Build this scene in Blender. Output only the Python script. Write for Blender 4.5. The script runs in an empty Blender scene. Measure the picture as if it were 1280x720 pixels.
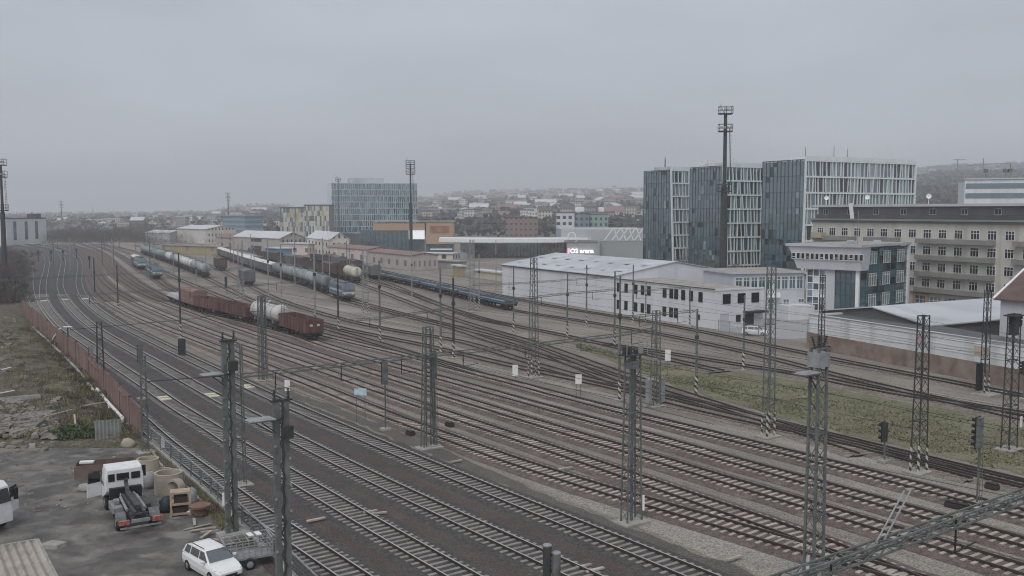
import bpy, math, random, bisect
from mathutils import Vector, Matrix, noise
R = random.Random(7)
SC = bpy.context.scene
COL = SC.collection
# ---------------------------------------------------------------- camera model
H, F, PX, PY, HV = 20.0, 1200.0, 640.0, 360.0, 264.0
PIT = math.atan((PY - HV) / F)
CP, SP = math.cos(PIT), math.sin(PIT)
def ray(u, v):
    a = (u - PX) / F; b = (PY - v) / F
    return Vector((a, CP + b * SP, -SP + b * CP))
def G(u, v, z=0.0):
    d = ray(u, v); t = (z - H) / d.z
    return Vector((d.x * t, d.y * t, z))
def P(u, v, Y):
    d = ray(u, v); t = Y / d.y
    return Vector((d.x * t, Y, H + d.z * t))
def hz(Y, v):
    d = ray(640, v); return H + d.z * Y / d.y
cam = bpy.data.cameras.new('camera'); cam.sensor_width = 36; cam.lens = F / 1280 * 36
cam.clip_start = 0.5; cam.clip_end = 20000
co = bpy.data.objects.new('camera', cam); COL.objects.link(co)
co.location = (0, 0, H); co.rotation_euler = (math.pi / 2 - PIT, 0, 0); SC.camera = co
HEAD = Vector((-.596, .803, 0)); RZH = math.atan2(.803, -.596); PERP = Vector((.803, .596, 0))
RZP = math.atan2(PERP.y, PERP.x); RZH = math.atan2(HEAD.y, HEAD.x)

# ---------------------------------------------------------------- materials
def mat(name, c, r=.85, var=.15, sc=.6, metal=0.0, dirt=None, bump=0.0, bsc=8.0, rnd=0.0, streak=False, spec=.4, speck=0):
    m = bpy.data.materials.new(name); m.use_nodes = True
    N = m.node_tree.nodes; L = m.node_tree.links
    b = N['Principled BSDF']; b.inputs['Roughness'].default_value = r; b.inputs['Metallic'].default_value = metal
    b.inputs['Specular IOR Level'].default_value = spec
    g = N.new('ShaderNodeNewGeometry')
    def nz(scale, det=5, dist=0.0, stretch=False):
        n = N.new('ShaderNodeTexNoise'); n.inputs['Scale'].default_value = scale; n.inputs['Detail'].default_value = det
        n.inputs['Distortion'].default_value = dist
        if stretch:
            mp = N.new('ShaderNodeMapping'); mp.inputs['Scale'].default_value = (1, 1, .08)
            if stretch == 'A': mp.vector_type = 'TEXTURE'; mp.inputs['Rotation'].default_value = (0, 0, RZH); mp.inputs['Scale'].default_value = (14, 1, 1)
            L.new(g.outputs['Position'], mp.inputs['Vector']); L.new(mp.outputs['Vector'], n.inputs['Vector'])
        else:
            L.new(g.outputs['Position'], n.inputs['Vector'])
        return n
    n1 = nz(sc)
    mr = N.new('ShaderNodeMapRange'); mr.inputs[1].default_value = .3; mr.inputs[2].default_value = .7
    mr.inputs[3].default_value = 1 - var; mr.inputs[4].default_value = 1 + var
    L.new(n1.outputs['Fac'], mr.inputs[0])
    val = mr.outputs[0]
    if rnd:
        oi = N.new('ShaderNodeObjectInfo'); m2 = N.new('ShaderNodeMapRange')
        m2.inputs[3].default_value = 1 - rnd; m2.inputs[4].default_value = 1 + rnd
        L.new(oi.outputs['Random'], m2.inputs[0]); mu = N.new('ShaderNodeMath'); mu.operation = 'MULTIPLY'
        L.new(val, mu.inputs[0]); L.new(m2.outputs[0], mu.inputs[1]); val = mu.outputs[0]
    vm = N.new('ShaderNodeVectorMath'); vm.operation = 'SCALE'; vm.inputs[0].default_value = c
    L.new(val, vm.inputs['Scale']); out = vm.outputs[0]
    if dirt:
        for (c2, amt, ds, *along) in (dirt if isinstance(dirt, list) else [dirt]):
            n2 = nz(ds, 6, .6, 'A' if along else streak)
            m3 = N.new('ShaderNodeMapRange'); m3.inputs[1].default_value = .48; m3.inputs[2].default_value = .68
            m3.inputs[4].default_value = amt; L.new(n2.outputs['Fac'], m3.inputs[0])
            mx = N.new('ShaderNodeMix'); mx.data_type = 'RGBA'
            L.new(m3.outputs[0], mx.inputs[0]); L.new(out, mx.inputs[6]); mx.inputs[7].default_value = (*c2, 1)
            out = mx.outputs[2]
    if speck:      # single stones: fine light and dark grains
        n3 = nz(speck * 1.7, 2, 0); m5 = N.new('ShaderNodeMapRange'); m5.inputs[1].default_value = .36; m5.inputs[2].default_value = .66; m5.inputs[3].default_value = .62; m5.inputs[4].default_value = 1.38
        L.new(n3.outputs['Fac'], m5.inputs[0]); v3 = N.new('ShaderNodeVectorMath'); v3.operation = 'SCALE'; L.new(out, v3.inputs[0]); L.new(m5.outputs[0], v3.inputs['Scale']); out = v3.outputs[0]
    L.new(out, b.inputs['Base Color'])
    if bump:
        n4 = nz(bsc, 4); bp = N.new('ShaderNodeBump'); bp.inputs['Strength'].default_value = bump
        bp.inputs['Distance'].default_value = .05
        L.new(n4.outputs['Fac'], bp.inputs['Height']); L.new(bp.outputs[0], b.inputs['Normal'])
    return m
def mat_stripe(name, c1, c2, per=.5):
    m = bpy.data.materials.new(name); m.use_nodes = True
    N = m.node_tree.nodes; L = m.node_tree.links; b = N['Principled BSDF']; b.inputs['Roughness'].default_value = .7
    g = N.new('ShaderNodeNewGeometry'); s = N.new('ShaderNodeSeparateXYZ'); L.new(g.outputs['Position'], s.inputs[0])
    a = N.new('ShaderNodeMath'); a.operation = 'ADD'; L.new(s.outputs[2], a.inputs[0])
    ml = N.new('ShaderNodeMath'); ml.operation = 'MULTIPLY'; ml.inputs[1].default_value = 1.0; L.new(s.outputs[0], ml.inputs[0])
    L.new(ml.outputs[0], a.inputs[1])
    d = N.new('ShaderNodeMath'); d.operation = 'DIVIDE'; d.inputs[1].default_value = per; L.new(a.outputs[0], d.inputs[0])
    f = N.new('ShaderNodeMath'); f.operation = 'FRACT'; L.new(d.outputs[0], f.inputs[0])
    gt = N.new('ShaderNodeMath'); gt.operation = 'GREATER_THAN'; gt.inputs[1].default_value = .5; L.new(f.outputs[0], gt.inputs[0])
    mx = N.new('ShaderNodeMix'); mx.data_type = 'RGBA'; L.new(gt.outputs[0], mx.inputs[0])
    mx.inputs[6].default_value = (*c1, 1); mx.inputs[7].default_value = (*c2, 1); L.new(mx.outputs[2], b.inputs['Base Color'])
    return m
def mat_winwall(name, c, wc=(.05, .055, .06), px=2.6, pz=3.0, fx=.45, fz=.5, rnd=.25):
    """rendered wall with small dark windows, for far houses a few pixels tall"""
    m = mat(name, c, .9, .12, .3, rnd=rnd)
    N = m.node_tree.nodes; L = m.node_tree.links; b = N['Principled BSDF']
    src = b.inputs['Base Color'].links[0].from_socket
    tc = N.new('ShaderNodeTexCoord'); s = N.new('ShaderNodeSeparateXYZ'); L.new(tc.outputs['Object'], s.inputs[0])
    def M(op, a, bb):
        n = N.new('ShaderNodeMath'); n.operation = op
        for i, x in enumerate((a, bb)):
            if x is None: continue
            if isinstance(x, (int, float)): n.inputs[i].default_value = x
            else: L.new(x, n.inputs[i])
        return n.outputs[0]
    hx = M('ADD', s.outputs[0], s.outputs[1])
    wx = M('LESS_THAN', M('FRACT', M('DIVIDE', hx, px), None), fx)
    zz = M('FRACT', M('DIVIDE', s.outputs[2], pz), None)
    wz = M('MULTIPLY', M('GREATER_THAN', zz, .3), M('LESS_THAN', zz, .3 + fz))
    fac = M('MULTIPLY', wx, wz)
    mx = N.new('ShaderNodeMix'); mx.data_type = 'RGBA'; L.new(fac, mx.inputs[0]); L.new(src, mx.inputs[6])
    mx.inputs[7].default_value = (*wc, 1); L.new(mx.outputs[2], b.inputs['Base Color'])
    return m
def mat_emit(name, c, s):
    m = bpy.data.materials.new(name); m.use_nodes = True; b = m.node_tree.nodes['Principled BSDF']
    b.inputs['Base Color'].default_value = (*c, 1); b.inputs['Emission Color'].default_value = (*c, 1); b.inputs['Emission Strength'].default_value = s
    return m

m_ground = mat('ground_earth', (.245, .217, .188), .95, .25, .05, dirt=[((.17, .165, .115), .5, .035), ((.40, .37, .33), .55, .3, 1), ((.15, .125, .105), .6, .45, 1), ((.12, .11, .095), .4, 1.6)], bump=.6, bsc=3, speck=4.5)
m_bed_main = mat('dark_ballast_ground', (.084, .062, .056), .95, .25, .25, dirt=[((.075, .07, .068), .6, .12), ((.115, .092, .083), .5, .5, 1), ((.055, .048, .045), .5, 1.5), ((.14, .12, .108), .3, 3.5)], bump=.8, bsc=6, speck=5)
m_path = mat('pale_gravel', (.225, .195, .163), .95, .2, .3, dirt=[((.2, .18, .145), .6, .12), ((.23, .2, .14), .5, .3, 1), ((.15, .13, .11), .4, 1.5)], bump=.6, bsc=6, speck=5)
m_service = mat('grey_gravel', (.105, .097, .087), .95, .2, .3, dirt=[((.14, .118, .088), .5, .15), ((.1, .093, .085), .5, .5, 1), ((.16, .145, .13), .3, 2.5)], bump=.7, bsc=6, speck=5)
m_grass = mat('winter_grass', (.17, .168, .1), .95, .25, .12, dirt=[((.13, .1, .075), .7, .09), ((.12, .135, .065), .6, .2), ((.25, .21, .15), .5, .25, 1), ((.08, .07, .045), .5, 1.2)], bump=1, bsc=4, speck=3)
m_asphalt = mat('worn_asphalt', (.115, .108, .1), .9, .2, .2, dirt=[((.2, .185, .165), .6, .22), ((.05, .047, .045), .55, .13), ((.3, .285, .26), .6, .5), ((.055, .05, .046), .6, .9)], bump=.5, bsc=5)
m_forecourt = mat('pale_concrete_paving', (.34, .34, .34), .9, .12, .2, dirt=((.22, .22, .215), .4, .2))
m_bank = mat('bank_soil', (.105, .088, .062), .95, .3, .35, dirt=[((.1, .11, .045), .8, .22), ((.22, .19, .15), .55, .45), ((.045, .038, .028), .8, .6), ((.045, .04, .03), .6, 1.7)], bump=1, bsc=4, speck=3)
m_bal_dark = mat('track_ballast_dark', (.07, .066, .064), .95, .3, 2.5, dirt=((.11, .094, .087), .4, .3), bump=.8, bsc=12, speck=6)
m_bal_rust = mat('track_ballast_rusty', (.125, .096, .084), .95, .3, 2.0, dirt=[((.095, .072, .062), .6, .25), ((.23, .19, .165), .4, .8)], bump=.8, bsc=12, speck=6)
m_bal_pale = mat('track_ballast_pale', (.2, .168, .145), .95, .3, 1.5, dirt=[((.13, .11, .095), .55, .2)], bump=.8, bsc=12, speck=5)
m_slp_conc = mat('concrete_sleepers', (.27, .255, .235), .9, .25, 1.3, dirt=((.16, .15, .14), .6, .7))
m_slp_pink = mat('weathered_sleepers', (.42, .365, .325), .9, .25, .8, dirt=((.2, .165, .145), .7, .5))
m_slp_wood = mat('timber_sleepers', (.2, .165, .145), .9, .35, .8, dirt=((.34, .31, .28), .6, .4))
m_rail_top = mat('polished_rail_head', (.43, .42, .41), .4, .1, .5, metal=.25)
m_rail_side = mat('rusty_rail_side', (.045, .033, .028), .8, .2, 1)
m_rail_old = mat('dull_rail_head', (.12, .1, .092), .5, .2, .5, metal=.3)
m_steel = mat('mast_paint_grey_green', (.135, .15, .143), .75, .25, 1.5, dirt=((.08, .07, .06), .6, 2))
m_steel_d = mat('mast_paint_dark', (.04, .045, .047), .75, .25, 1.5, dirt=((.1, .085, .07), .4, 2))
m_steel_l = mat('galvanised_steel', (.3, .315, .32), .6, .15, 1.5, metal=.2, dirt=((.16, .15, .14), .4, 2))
m_black = mat('black_paint', (.018, .018, .02), .55, .1, 2)
m_conc = mat('concrete', (.34, .325, .3), .9, .15, 1, dirt=((.2, .19, .17), .5, 1.5))
m_stripe = mat_stripe('yellow_black_stripes', (.55, .52, .42), (.045, .045, .045), .62)
m_white = mat('white_enamel', (.78, .78, .76), .5, .05, 2, dirt=((.5, .49, .45), .3, 3))
m_insul = mat('brown_insulator', (.1, .05, .035), .3, .1, 2)
m_redbrown = mat('red_brown_fence', (.2, .128, .113), .85, .25, .5, dirt=[((.15, .1, .09), .6, .5), ((.28, .21, .19), .45, .8)], streak=True)

# ---------------------------------------------------------------- mesh builder
class MB:
    def __init__(s): s.v = []; s.f = []; s.m = []
    def poly(s, pts, mi=0):
        n = len(s.v); s.v += [tuple(p) for p in pts]; s.f.append(tuple(range(n, n + len(pts)))); s.m.append(mi)
    def hexa(s, p, mi=0):        # 8 points: bottom 4 ccw, top 4 ccw
        n = len(s.v); s.v += [tuple(q) for q in p]
        for f in ((3, 2, 1, 0), (4, 5, 6, 7), (0, 1, 5, 4), (1, 2, 6, 5), (2, 3, 7, 6), (3, 0, 4, 7)):
            s.f.append(tuple(n + i for i in f)); s.m.append(mi)
    def box(s, x0, x1, y0, y1, z0, z1, mi=0):
        s.hexa([(x0, y0, z0), (x1, y0, z0), (x1, y1, z0), (x0, y1, z0), (x0, y0, z1), (x1, y0, z1), (x1, y1, z1), (x0, y1, z1)], mi)
    def rbox(s, c, sx, sy, sz, rz=0, mi=0):   # centred in xy, resting at c.z
        ca, sa = math.cos(rz), math.sin(rz); c = Vector(c)
        p = []
        for z in (0, sz):
            for (a, b) in ((-1, -1), (1, -1), (1, 1), (-1, 1)):
                x, y = a * sx / 2, b * sy / 2
                p.append((c.x + ca * x - sa * y, c.y + sa * x + ca * y, c.z + z))
        s.hexa(p, mi)
    def bar(s, a, b, w, h=None, mi=0, up=(0, 0, 1)):
        a = Vector(a); b = Vector(b); h = h or w; d = (b - a)
        if d.length < 1e-6: return
        d.normalize(); up = Vector(up)
        if abs(d.dot(up)) > .98: up = PERP.copy()
        x = d.cross(up).normalized(); y = x.cross(d).normalized()
        q = [(-1, -1), (1, -1), (1, 1), (-1, 1)]
        s.hexa([a + x * (i * w / 2) + y * (j * h / 2) for i, j in q] + [b + x * (i * w / 2) + y * (j * h / 2) for i, j in q], mi)
    def tube(s, a, b, r0, r1=None, n=8, mi=0, cap=True):
        a = Vector(a); b = Vector(b); r1 = r0 if r1 is None else r1; d = (b - a).normalized()
        up = Vector((0, 0, 1)) if abs(d.z) < .95 else Vector((1, 0, 0))
        x = d.cross(up).normalized(); y = x.cross(d).normalized(); k = len(s.v)
        for (c, r) in ((a, r0), (b, r1)):
            for i in range(n):
                t = 2 * math.pi * i / n; s.v.append(tuple(c + x * (r * math.cos(t)) + y * (r * math.sin(t))))
        for i in range(n):
            j = (i + 1) % n; s.f.append((k + i, k + j, k + n + j, k + n + i)); s.m.append(mi)
        if cap:
            s.f.append(tuple(k + i for i in range(n))[::-1]); s.m.append(mi)
            s.f.append(tuple(k + n + i for i in range(n))); s.m.append(mi)
    def rev(s, a, d, prof, n=16, mi=0):       # revolve profile [(t along d, radius)]
        a = Vector(a); d = Vector(d).normalized(); up = Vector((0, 0, 1)) if abs(d.z) < .95 else Vector((1, 0, 0))
        x = d.cross(up).normalized(); y = x.cross(d).normalized(); k = len(s.v)
        for (t, r) in prof:
            for i in range(n):
                w = 2 * math.pi * i / n; s.v.append(tuple(a + d * t + x * (r * math.cos(w)) + y * (r * math.sin(w))))
        for p in range(len(prof) - 1):
            for i in range(n):
                j = (i + 1) % n; s.f.append((k + p * n + i, k + p * n + j, k + (p + 1) * n + j, k + (p + 1) * n + i)); s.m.append(mi)
    def prism(s, poly, z0, z1, mi=0, mtop=None):
        n = len(poly)
        b = [(p[0], p[1], z0) for p in poly]; t = [(p[0], p[1], z1) for p in poly]
        s.poly(t, mi if mtop is None else mtop); s.poly(b[::-1], mi)
        for i in range(n):
            j = (i + 1) % n; s.poly([b[i], b[j], t[j], t[i]], mi)
    def loft(s, rings, mi=0, cap=True):
        k = len(s.v); n = len(rings[0])
        for r in rings: s.v += [tuple(p) for p in r]
        for a in range(len(rings) - 1):
            for i in range(n):
                j = (i + 1) % n; s.f.append((k + a * n + i, k + a * n + j, k + (a + 1) * n + j, k + (a + 1) * n + i)); s.m.append(mi)
        if cap:
            s.f.append(tuple(k + i for i in range(n))[::-1]); s.m.append(mi)
            e = k + (len(rings) - 1) * n; s.f.append(tuple(e + i for i in range(n))); s.m.append(mi)
    def build(s, name, mats, parent=None, world=True, smooth=False, loc=None, bevel=0):
        if not isinstance(mats, (list, tuple)): mats = [mats]
        o = Vector((0, 0, 0))
        if parent is not None and world: o = Vector(ORG[parent.name])
        elif parent is None and loc is not None and world: o = Vector(loc)
        me = bpy.data.meshes.new(name)
        me.from_pydata([(p[0] - o.x, p[1] - o.y, p[2] - o.z) for p in s.v], [], s.f)
        for m in mats: me.materials.append(m)
        if len(mats) > 1: me.polygons.foreach_set('material_index', s.m)
        if smooth: me.polygons.foreach_set('use_smooth', [True] * len(me.polygons))
        me.update()
        ob = bpy.data.objects.new(name, me); COL.objects.link(ob)
        if parent is not None: ob.parent = parent; ORG[ob.name] = o
        else:
            ORG[ob.name] = o; ob.location = o if loc is not None and world else (loc or (0, 0, 0))
        if bevel:
            bv = ob.modifiers.new('bevel', 'BEVEL'); bv.width = bevel; bv.segments = 2; bv.limit_method = 'ANGLE'
        return ob
ORG = {}
def tag(o, label, cat, group=None):
    o['label'] = label; o['category'] = cat
    if group: o['group'] = group
    return o
def thing(name, label, cat, loc=(0, 0, 0), rz=0, group=None):
    o = bpy.data.objects.new(name, None); COL.objects.link(o); o.empty_display_size = .5
    o.location = loc; o.rotation_euler = (0, 0, rz); ORG[o.name] = Vector(loc) if rz == 0 else Vector((0, 0, 0))
    return tag(o, label, cat, group)
def struct(o): o['kind'] = 'structure'; return o
def kids(o): return [c for c in KID.get(o.name, [])]
KID = {}
def index_kids():
    KID.clear()
    for o in COL.objects:
        if o.parent: KID.setdefault(o.parent.name, []).append(o)
def dup(root, loc, rz, label=None, group=None, kid=None):
    r = root.copy(); COL.objects.link(r); r.location = loc; r.rotation_euler = (0, 0, rz)
    if label: r['label'] = label
    if group: r['group'] = group
    for ch in KID.get(root.name, []):
        c = ch.copy(); COL.objects.link(c); c.parent = r
        for g in KID.get(ch.name, []):
            d = g.copy(); COL.objects.link(d); d.parent = c
    return r

# ---------------------------------------------------------------- terrain
RU = [-400, 0, 60, 250, 320, 345, 400, 470, 520, 600, 680, 800, 1000, 1137, 1200, 1290, 1700]
RV = [268, 268, 267.5, 266, 259, 259, 263, 254, 247, 240, 237, 236, 228, 212, 207, 205, 206]
RR = 3500.0
def interp(x, xs, ys):
    if x <= xs[0]: return ys[0]
    if x >= xs[-1]: return ys[-1]
    i = bisect.bisect(xs, x) - 1; t = (x - xs[i]) / (xs[i + 1] - xs[i]); t = t * t * (3 - 2 * t)
    return ys[i] + t * (ys[i + 1] - ys[i])
def zt(x, y):
    if y < 300: return 0.0
    u = PX + F * x / (y / CP) * 1.0
    zr = 20 + (HV - interp(u, RU, RV)) / F * RR
    st = 560.0 if u < 1050 else 560.0
    s = (y - st) / (RR - st)
    if s <= 0: return 0.0
    s = min(s, 1.25)
    bump = noise.noise(Vector((x * .0016, y * .0016, 3.1))) * 14 * min(1, s * 1.6)
    k = s if s < 1 else 1 - (s - 1) * 1.5
    return max(0, zr * k + bump * (1 if zr > 25 else .25))
g = MB(); na = 180; rings = [4, 30, 80, 160, 300, 420, 560]
while rings[-1] < 6500: rings.append(rings[-1] * 1.07)
idx = []
for r in rings:
    row = []
    for i in range(na):
        a = 2 * math.pi * i / na; x, y = r * math.sin(a), r * math.cos(a)
        g.v.append((x, y, zt(x, y) - .02)); row.append(len(g.v) - 1)
    idx.append(row)
for a in range(len(rings) - 1):
    for i in range(na):
        j = (i + 1) % na; g.f.append((idx[a][j], idx[a][i], idx[a + 1][i], idx[a + 1][j])); g.m.append(0)
g.f.append(tuple(idx[0][::-1])); g.m.append(0)
struct(g.build('ground', m_ground, smooth=True))
def sheet(name, pix, m, z=.004, jit=1.0):
    q = [G(u, v, z) for (u, v) in pix]; pts = []
    for A, B in zip(q, q[1:] + q[:1]):
        n = min(160, max(1, int((B - A).length / 1.0))) if A.y < 220 else 1
        for i in range(n):
            p = A.lerp(B, i / n); w = Vector((noise.noise(p * .5), noise.noise(p * .5 + Vector((50, 0, 0))), 0)) * .55 + Vector((noise.noise(p * 1.7), noise.noise(p * 1.7 + Vector((50, 0, 0))), 0)) * .3
            pts.append(p + w * jit)
    b = MB(); b.poly(pts); return struct(b.build(name, m))
# ---------------------------------------------------------------- ground sheets
sheet('main_line_ground', [(4, 306), (60, 309), (95, 322), (103, 340), (113, 371), (160, 403), (230, 440), (350, 492), (440, 528), (620, 606), (890, 720),
      (1010, 775), (300, 775), (262, 622), (196, 560), (172, 543), (150, 516), (112, 470), (80, 439), (40, 404), (18, 372), (12, 340)], m_bed_main, .004)
sheet('service_path', [(95, 322), (103, 322), (114, 352), (135, 376), (230, 431), (330, 468), (420, 505), (560, 562), (690, 620), (900, 700), (1050, 758),
      (1010, 775), (890, 720), (620, 606), (440, 528), (350, 492), (230, 440), (160, 403), (113, 371), (103, 340)], m_path, .005)
sheet('walkway_gravel', [(330, 478), (420, 508), (560, 564), (690, 622), (900, 702), (1050, 762),
      (1000, 770), (890, 718), (620, 604), (440, 526), (350, 490)], m_service, .011)
sheet('grass_strip', [(700, 424), (760, 432), (830, 452), (900, 462), (1000, 476), (1100, 497), (1290, 530), (1500, 568), (1500, 650), (1290, 596), (1180, 570), (1070, 546),
      (980, 522), (900, 500), (850, 484), (800, 466), (740, 442)], m_grass, .006)
sheet('yard_paving', [(-160, 575), (0, 566), (70, 552), (120, 552), (160, 545), (195, 566), (262, 630), (300, 672), (380, 760), (-300, 800)], m_asphalt, .007)
sheet('forecourt', [(895, 413), (945, 420), (975, 424), (1008, 423), (1010, 397), (960, 387), (900, 380)], m_forecourt, .006, .2)
b = MB(); rg = random.Random(77)
for k in range(14000):
    u = rg.uniform(720, 1285); lo = interp(u, [700, 760, 830, 1000, 1100, 1290], [426, 434, 454, 479, 500, 534]); hi = interp(u, [700, 740, 800, 850, 980, 1070, 1290], [428, 440, 464, 482, 519, 543, 593])
    v = lo + (hi - lo) * rg.random() ** .8; p = G(u, v)
    if noise.noise(p * .2) < -.3 + .15 * rg.random(): continue
    w = Vector((rg.uniform(-1, 1), rg.uniform(-1, 1), 0)) * .1; b.poly([p - w, p + w, p + Vector((rg.uniform(-.2, .2), rg.uniform(-.2, .2), rg.uniform(.06, .22)))])
    b.m[-1] = rg.choice((0, 0, 1))
o = b.build('strip_grass', [mat('dry_blades', (.185, .175, .105), .9, .35, .6), mat('green_blades', (.15, .162, .085), .9, .3, .6)]); o['kind'] = 'stuff'
# embankment: bumpy rough ground between the yard and the red fence
g = MB(); nu, nv = 70, 60; ids = []
for j in range(nv + 1):
    v = 372 + (560 - 372) * (j / nv) ** .8; row = []
    ur = interp(v, [372, 395, 406, 441, 472, 518, 545, 570], [24, 33, 41, 80, 112, 151, 172, 190])
    ul = -170
    for i in range(nu + 1):
        u = ul + (ur - ul) * i / nu; p = G(u, v, .0)
        e = min(1, (nu - i) / 8, j / 6, (nv - j) / 8, i / 4)
        h = (.45 + 1.0 * noise.noise(p * .11) + .55 * noise.noise(p * .4) + .22 * noise.noise(p * 1.1)) * e
        p.z = .03 + max(0, h); g.v.append(tuple(p)); row.append(len(g.v) - 1)
    ids.append(row)
for j in range(nv):
    for i in range(nu):
        g.f.append((ids[j + 1][i], ids[j + 1][i + 1], ids[j][i + 1], ids[j][i])); g.m.append(0)
struct(g.build('embankment', m_bank, smooth=True))

# ---------------------------------------------------------------- tracks
TR = {}
def crom(pts, n=14):
    out = []
    P_ = [pts[0] * 2 - pts[1]] + pts + [pts[-1] * 2 - pts[-2]]
    for i in range(1, len(P_) - 2):
        a, b, c, d = P_[i - 1], P_[i], P_[i + 1], P_[i + 2]
        for k in range(n):
            t = k / n
            out.append(.5 * ((2 * b) + (c - a) * t + (2 * a - 5 * b + 4 * c - d) * t * t + (3 * b - a - 3 * c + d) * t ** 3))
    out.append(P_[-2]); return out
def track_line(pix):
    pp = crom([Vector((u, v, 0)) for u, v in pix])
    w = [G(p.x, p.y) for p in pp]
    d = (w[-1] - w[-6]).normalized(); w.append(w[-1] + d * 30)
    # near->far resample
    w = w[::-1]
    acc = [0]
    for a, b in zip(w, w[1:]): acc.append(acc[-1] + (b - a).length)
    out = []; s = 0
    while s < acc[-1]:
        i = max(0, bisect.bisect(acc, s) - 1); i = min(i, len(w) - 2)
        t = (s - acc[i]) / max(1e-6, acc[i + 1] - acc[i]); p = w[i].lerp(w[i + 1], t); out.append(p)
        s += 2.0 if p.y < 220 else 5.0
    for _ in range(6):
        out = [out[0]] + [(a + b * 2 + c) / 4 for a, b, c in zip(out, out[1:], out[2:])] + [out[-1]]
    return out
def sweep(b, line, offs, z0, z1, hw, mis):
    """rectangular section swept along line at lateral offset, with bottom z0, top z1; materials side/top"""
    n = len(line); secs = []
    for i, p in enumerate(line):
        d = (line[min(n - 1, i + 1)] - line[max(0, i - 1)]).normalized(); nn = Vector((-d.y, d.x, 0))
        c = p + nn * offs
        secs.append((c - nn * hw, c + nn * hw))
    for (l0, r0), (l1, r1) in zip(secs, secs[1:]):
        a = lambda q, z: (q.x, q.y, z)
        b.poly([a(l0, z1), a(r0, z1), a(r1, z1), a(l1, z1)], mis[1])
        b.poly([a(l0, z0), a(l0, z1), a(l1, z1), a(l1, z0)], mis[0])
        b.poly([a(r0, z1), a(r0, z0), a(r1, z0), a(r1, z1)], mis[0])
    for (l, r), k in ((secs[0], 1), (secs[-1], -1)):
        b.poly([(l.x, l.y, z0), (r.x, r.y, z0), (r.x, r.y, z1), (l.x, l.y, z1)][::k], mis[0])
def bedstrip(b, line, zt_, w0, w1):
    n = len(line); secs = []
    for i, p in enumerate(line):
        d = (line[min(n - 1, i + 1)] - line[max(0, i - 1)]).normalized(); nn = Vector((-d.y, d.x, 0))
        j0 = .12 * noise.noise(p * .3); j1 = .12 * noise.noise(p * .3 + Vector((9, 9, 9)))
        secs.append([p - nn * (w1 + j0), p - nn * w0, p + nn * w0, p + nn * (w1 + j1)])
    for A, B in zip(secs, secs[1:]):
        for k, (z_a, z_b) in enumerate(((.0, zt_), (zt_, zt_), (zt_, .0))):
            b.poly([(A[k].x, A[k].y, z_a), (A[k + 1].x, A[k + 1].y, z_b), (B[k + 1].x, B[k + 1].y, z_b), (B[k].x, B[k].y, z_a)])
RAILZ = .30
def track(key, pix, style, label):
    line = track_line(pix); k = len(TR); dz = .004 * k
    TR[key] = line
    t = thing('railway_track', label, 'railway track', (line[0].x, line[0].y, 0))
    bed, slp, top, side = {'main': (m_bal_dark, m_slp_conc, m_rail_top, m_rail_side), 'side': (m_bal_rust, m_slp_pink, m_rail_old, m_rail_side),
                     'old': (m_bal_pale, m_slp_wood, m_rail_old, m_rail_side)}[style]
    b = MB(); bedstrip(b, line, .09 + dz, 1.5, 2.0); b.build('ballast_bed', bed, t)
    for sgn in (-1, 1):
        b = MB(); sweep(b, line, sgn * .755, .1 + dz, RAILZ + dz, .05 if style == 'main' else .045, (0, 1))
        b.build('rail', [side, top], t)
    b = MB(); s = 0; rng = random.Random(k)
    L = []
    for i in range(len(line) - 1):
        a, c = line[i], line[i + 1]; ln = (c - a).length; d = (c - a).normalized()
        while s < ln:
            p = a + d * s
            if p.y < (230 if style == 'main' else 210): L.append((p, d))
            s += .64
        s -= ln
    for p, d in L:
        nn = Vector((-d.y, d.x, 0)); z = .09 + dz; top_ = z + .045 + rng.uniform(-.01, .01)
        hw = .12; e = 1.3 + rng.uniform(-.03, .03)
        sk = d * rng.uniform(-.02, .02)
        q = [p - nn * e - d * hw - sk, p + nn * e - d * hw + sk, p + nn * e + d * hw + sk, p - nn * e + d * hw - sk]
        pts = [(x.x, x.y, z - .02) for x in q] + [(x.x, x.y, top_) for x in q]
        b.hexa(pts)
    if L: b.build('sleeper_row', slp, t)
    return line
track('T0', [(22, 312), (34, 322), (38, 340), (38, 365), (48, 392), (75, 424), (115, 463), (150, 502), (200, 551), (237, 580), (284, 615), (320, 643), (371, 676), (435, 720)], 'main',
      'nearest track, running along the mesh railing beside the truck yard')
track('A', [(10, 305), (35, 309.5), (52, 316), (59, 326), (57, 342), (53.5, 360), (56, 380), (70, 400), (87, 416), (118, 437), (133, 450), (187, 486.5), (223, 512), (267, 539), (298, 560), (350, 590), (417, 630), (480, 668), (570, 720)], 'main',
      'main track with pale rails passing directly behind the two thick twin-channel masts')
track('B', [(30, 305), (56, 310), (72, 316), (79, 326), (77, 342), (75, 358), (81, 374), (97, 394), (125, 416), (170, 442), (188, 452), (230, 476), (277, 502.5), (315, 523), (365, 549.5), (440, 588), (520, 627), (620, 674), (710, 716)], 'main',
      'pale-railed main track leaving the bottom edge at the twin post tops')
track('C', [(45, 305.5), (72, 310), (90, 317), (99, 327), (99.5, 342), (99, 358), (107, 375), (127, 393), (152, 408.5), (180, 422), (224, 444), (291, 476), (346, 502), (420, 534.5), (500, 569.5), (660, 636), (820, 702), (880, 727)], 'main',
      'pale-railed main track bordering the grey gravel walkway')
track('D', [(62, 305.5), (84, 310.5), (100, 318), (108, 328), (111, 341), (116, 355), (128, 370), (152, 386), (190, 404), (277.5, 438), (360, 470.5), (410, 490), (500, 527), (580, 555.6), (607, 567), (740, 611), (880, 651), (900, 656.5), (1005, 689), (1100, 716)], 'side',
      'rusty siding just beyond the grey gravel walkway, merging with its neighbour lower right')
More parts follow.
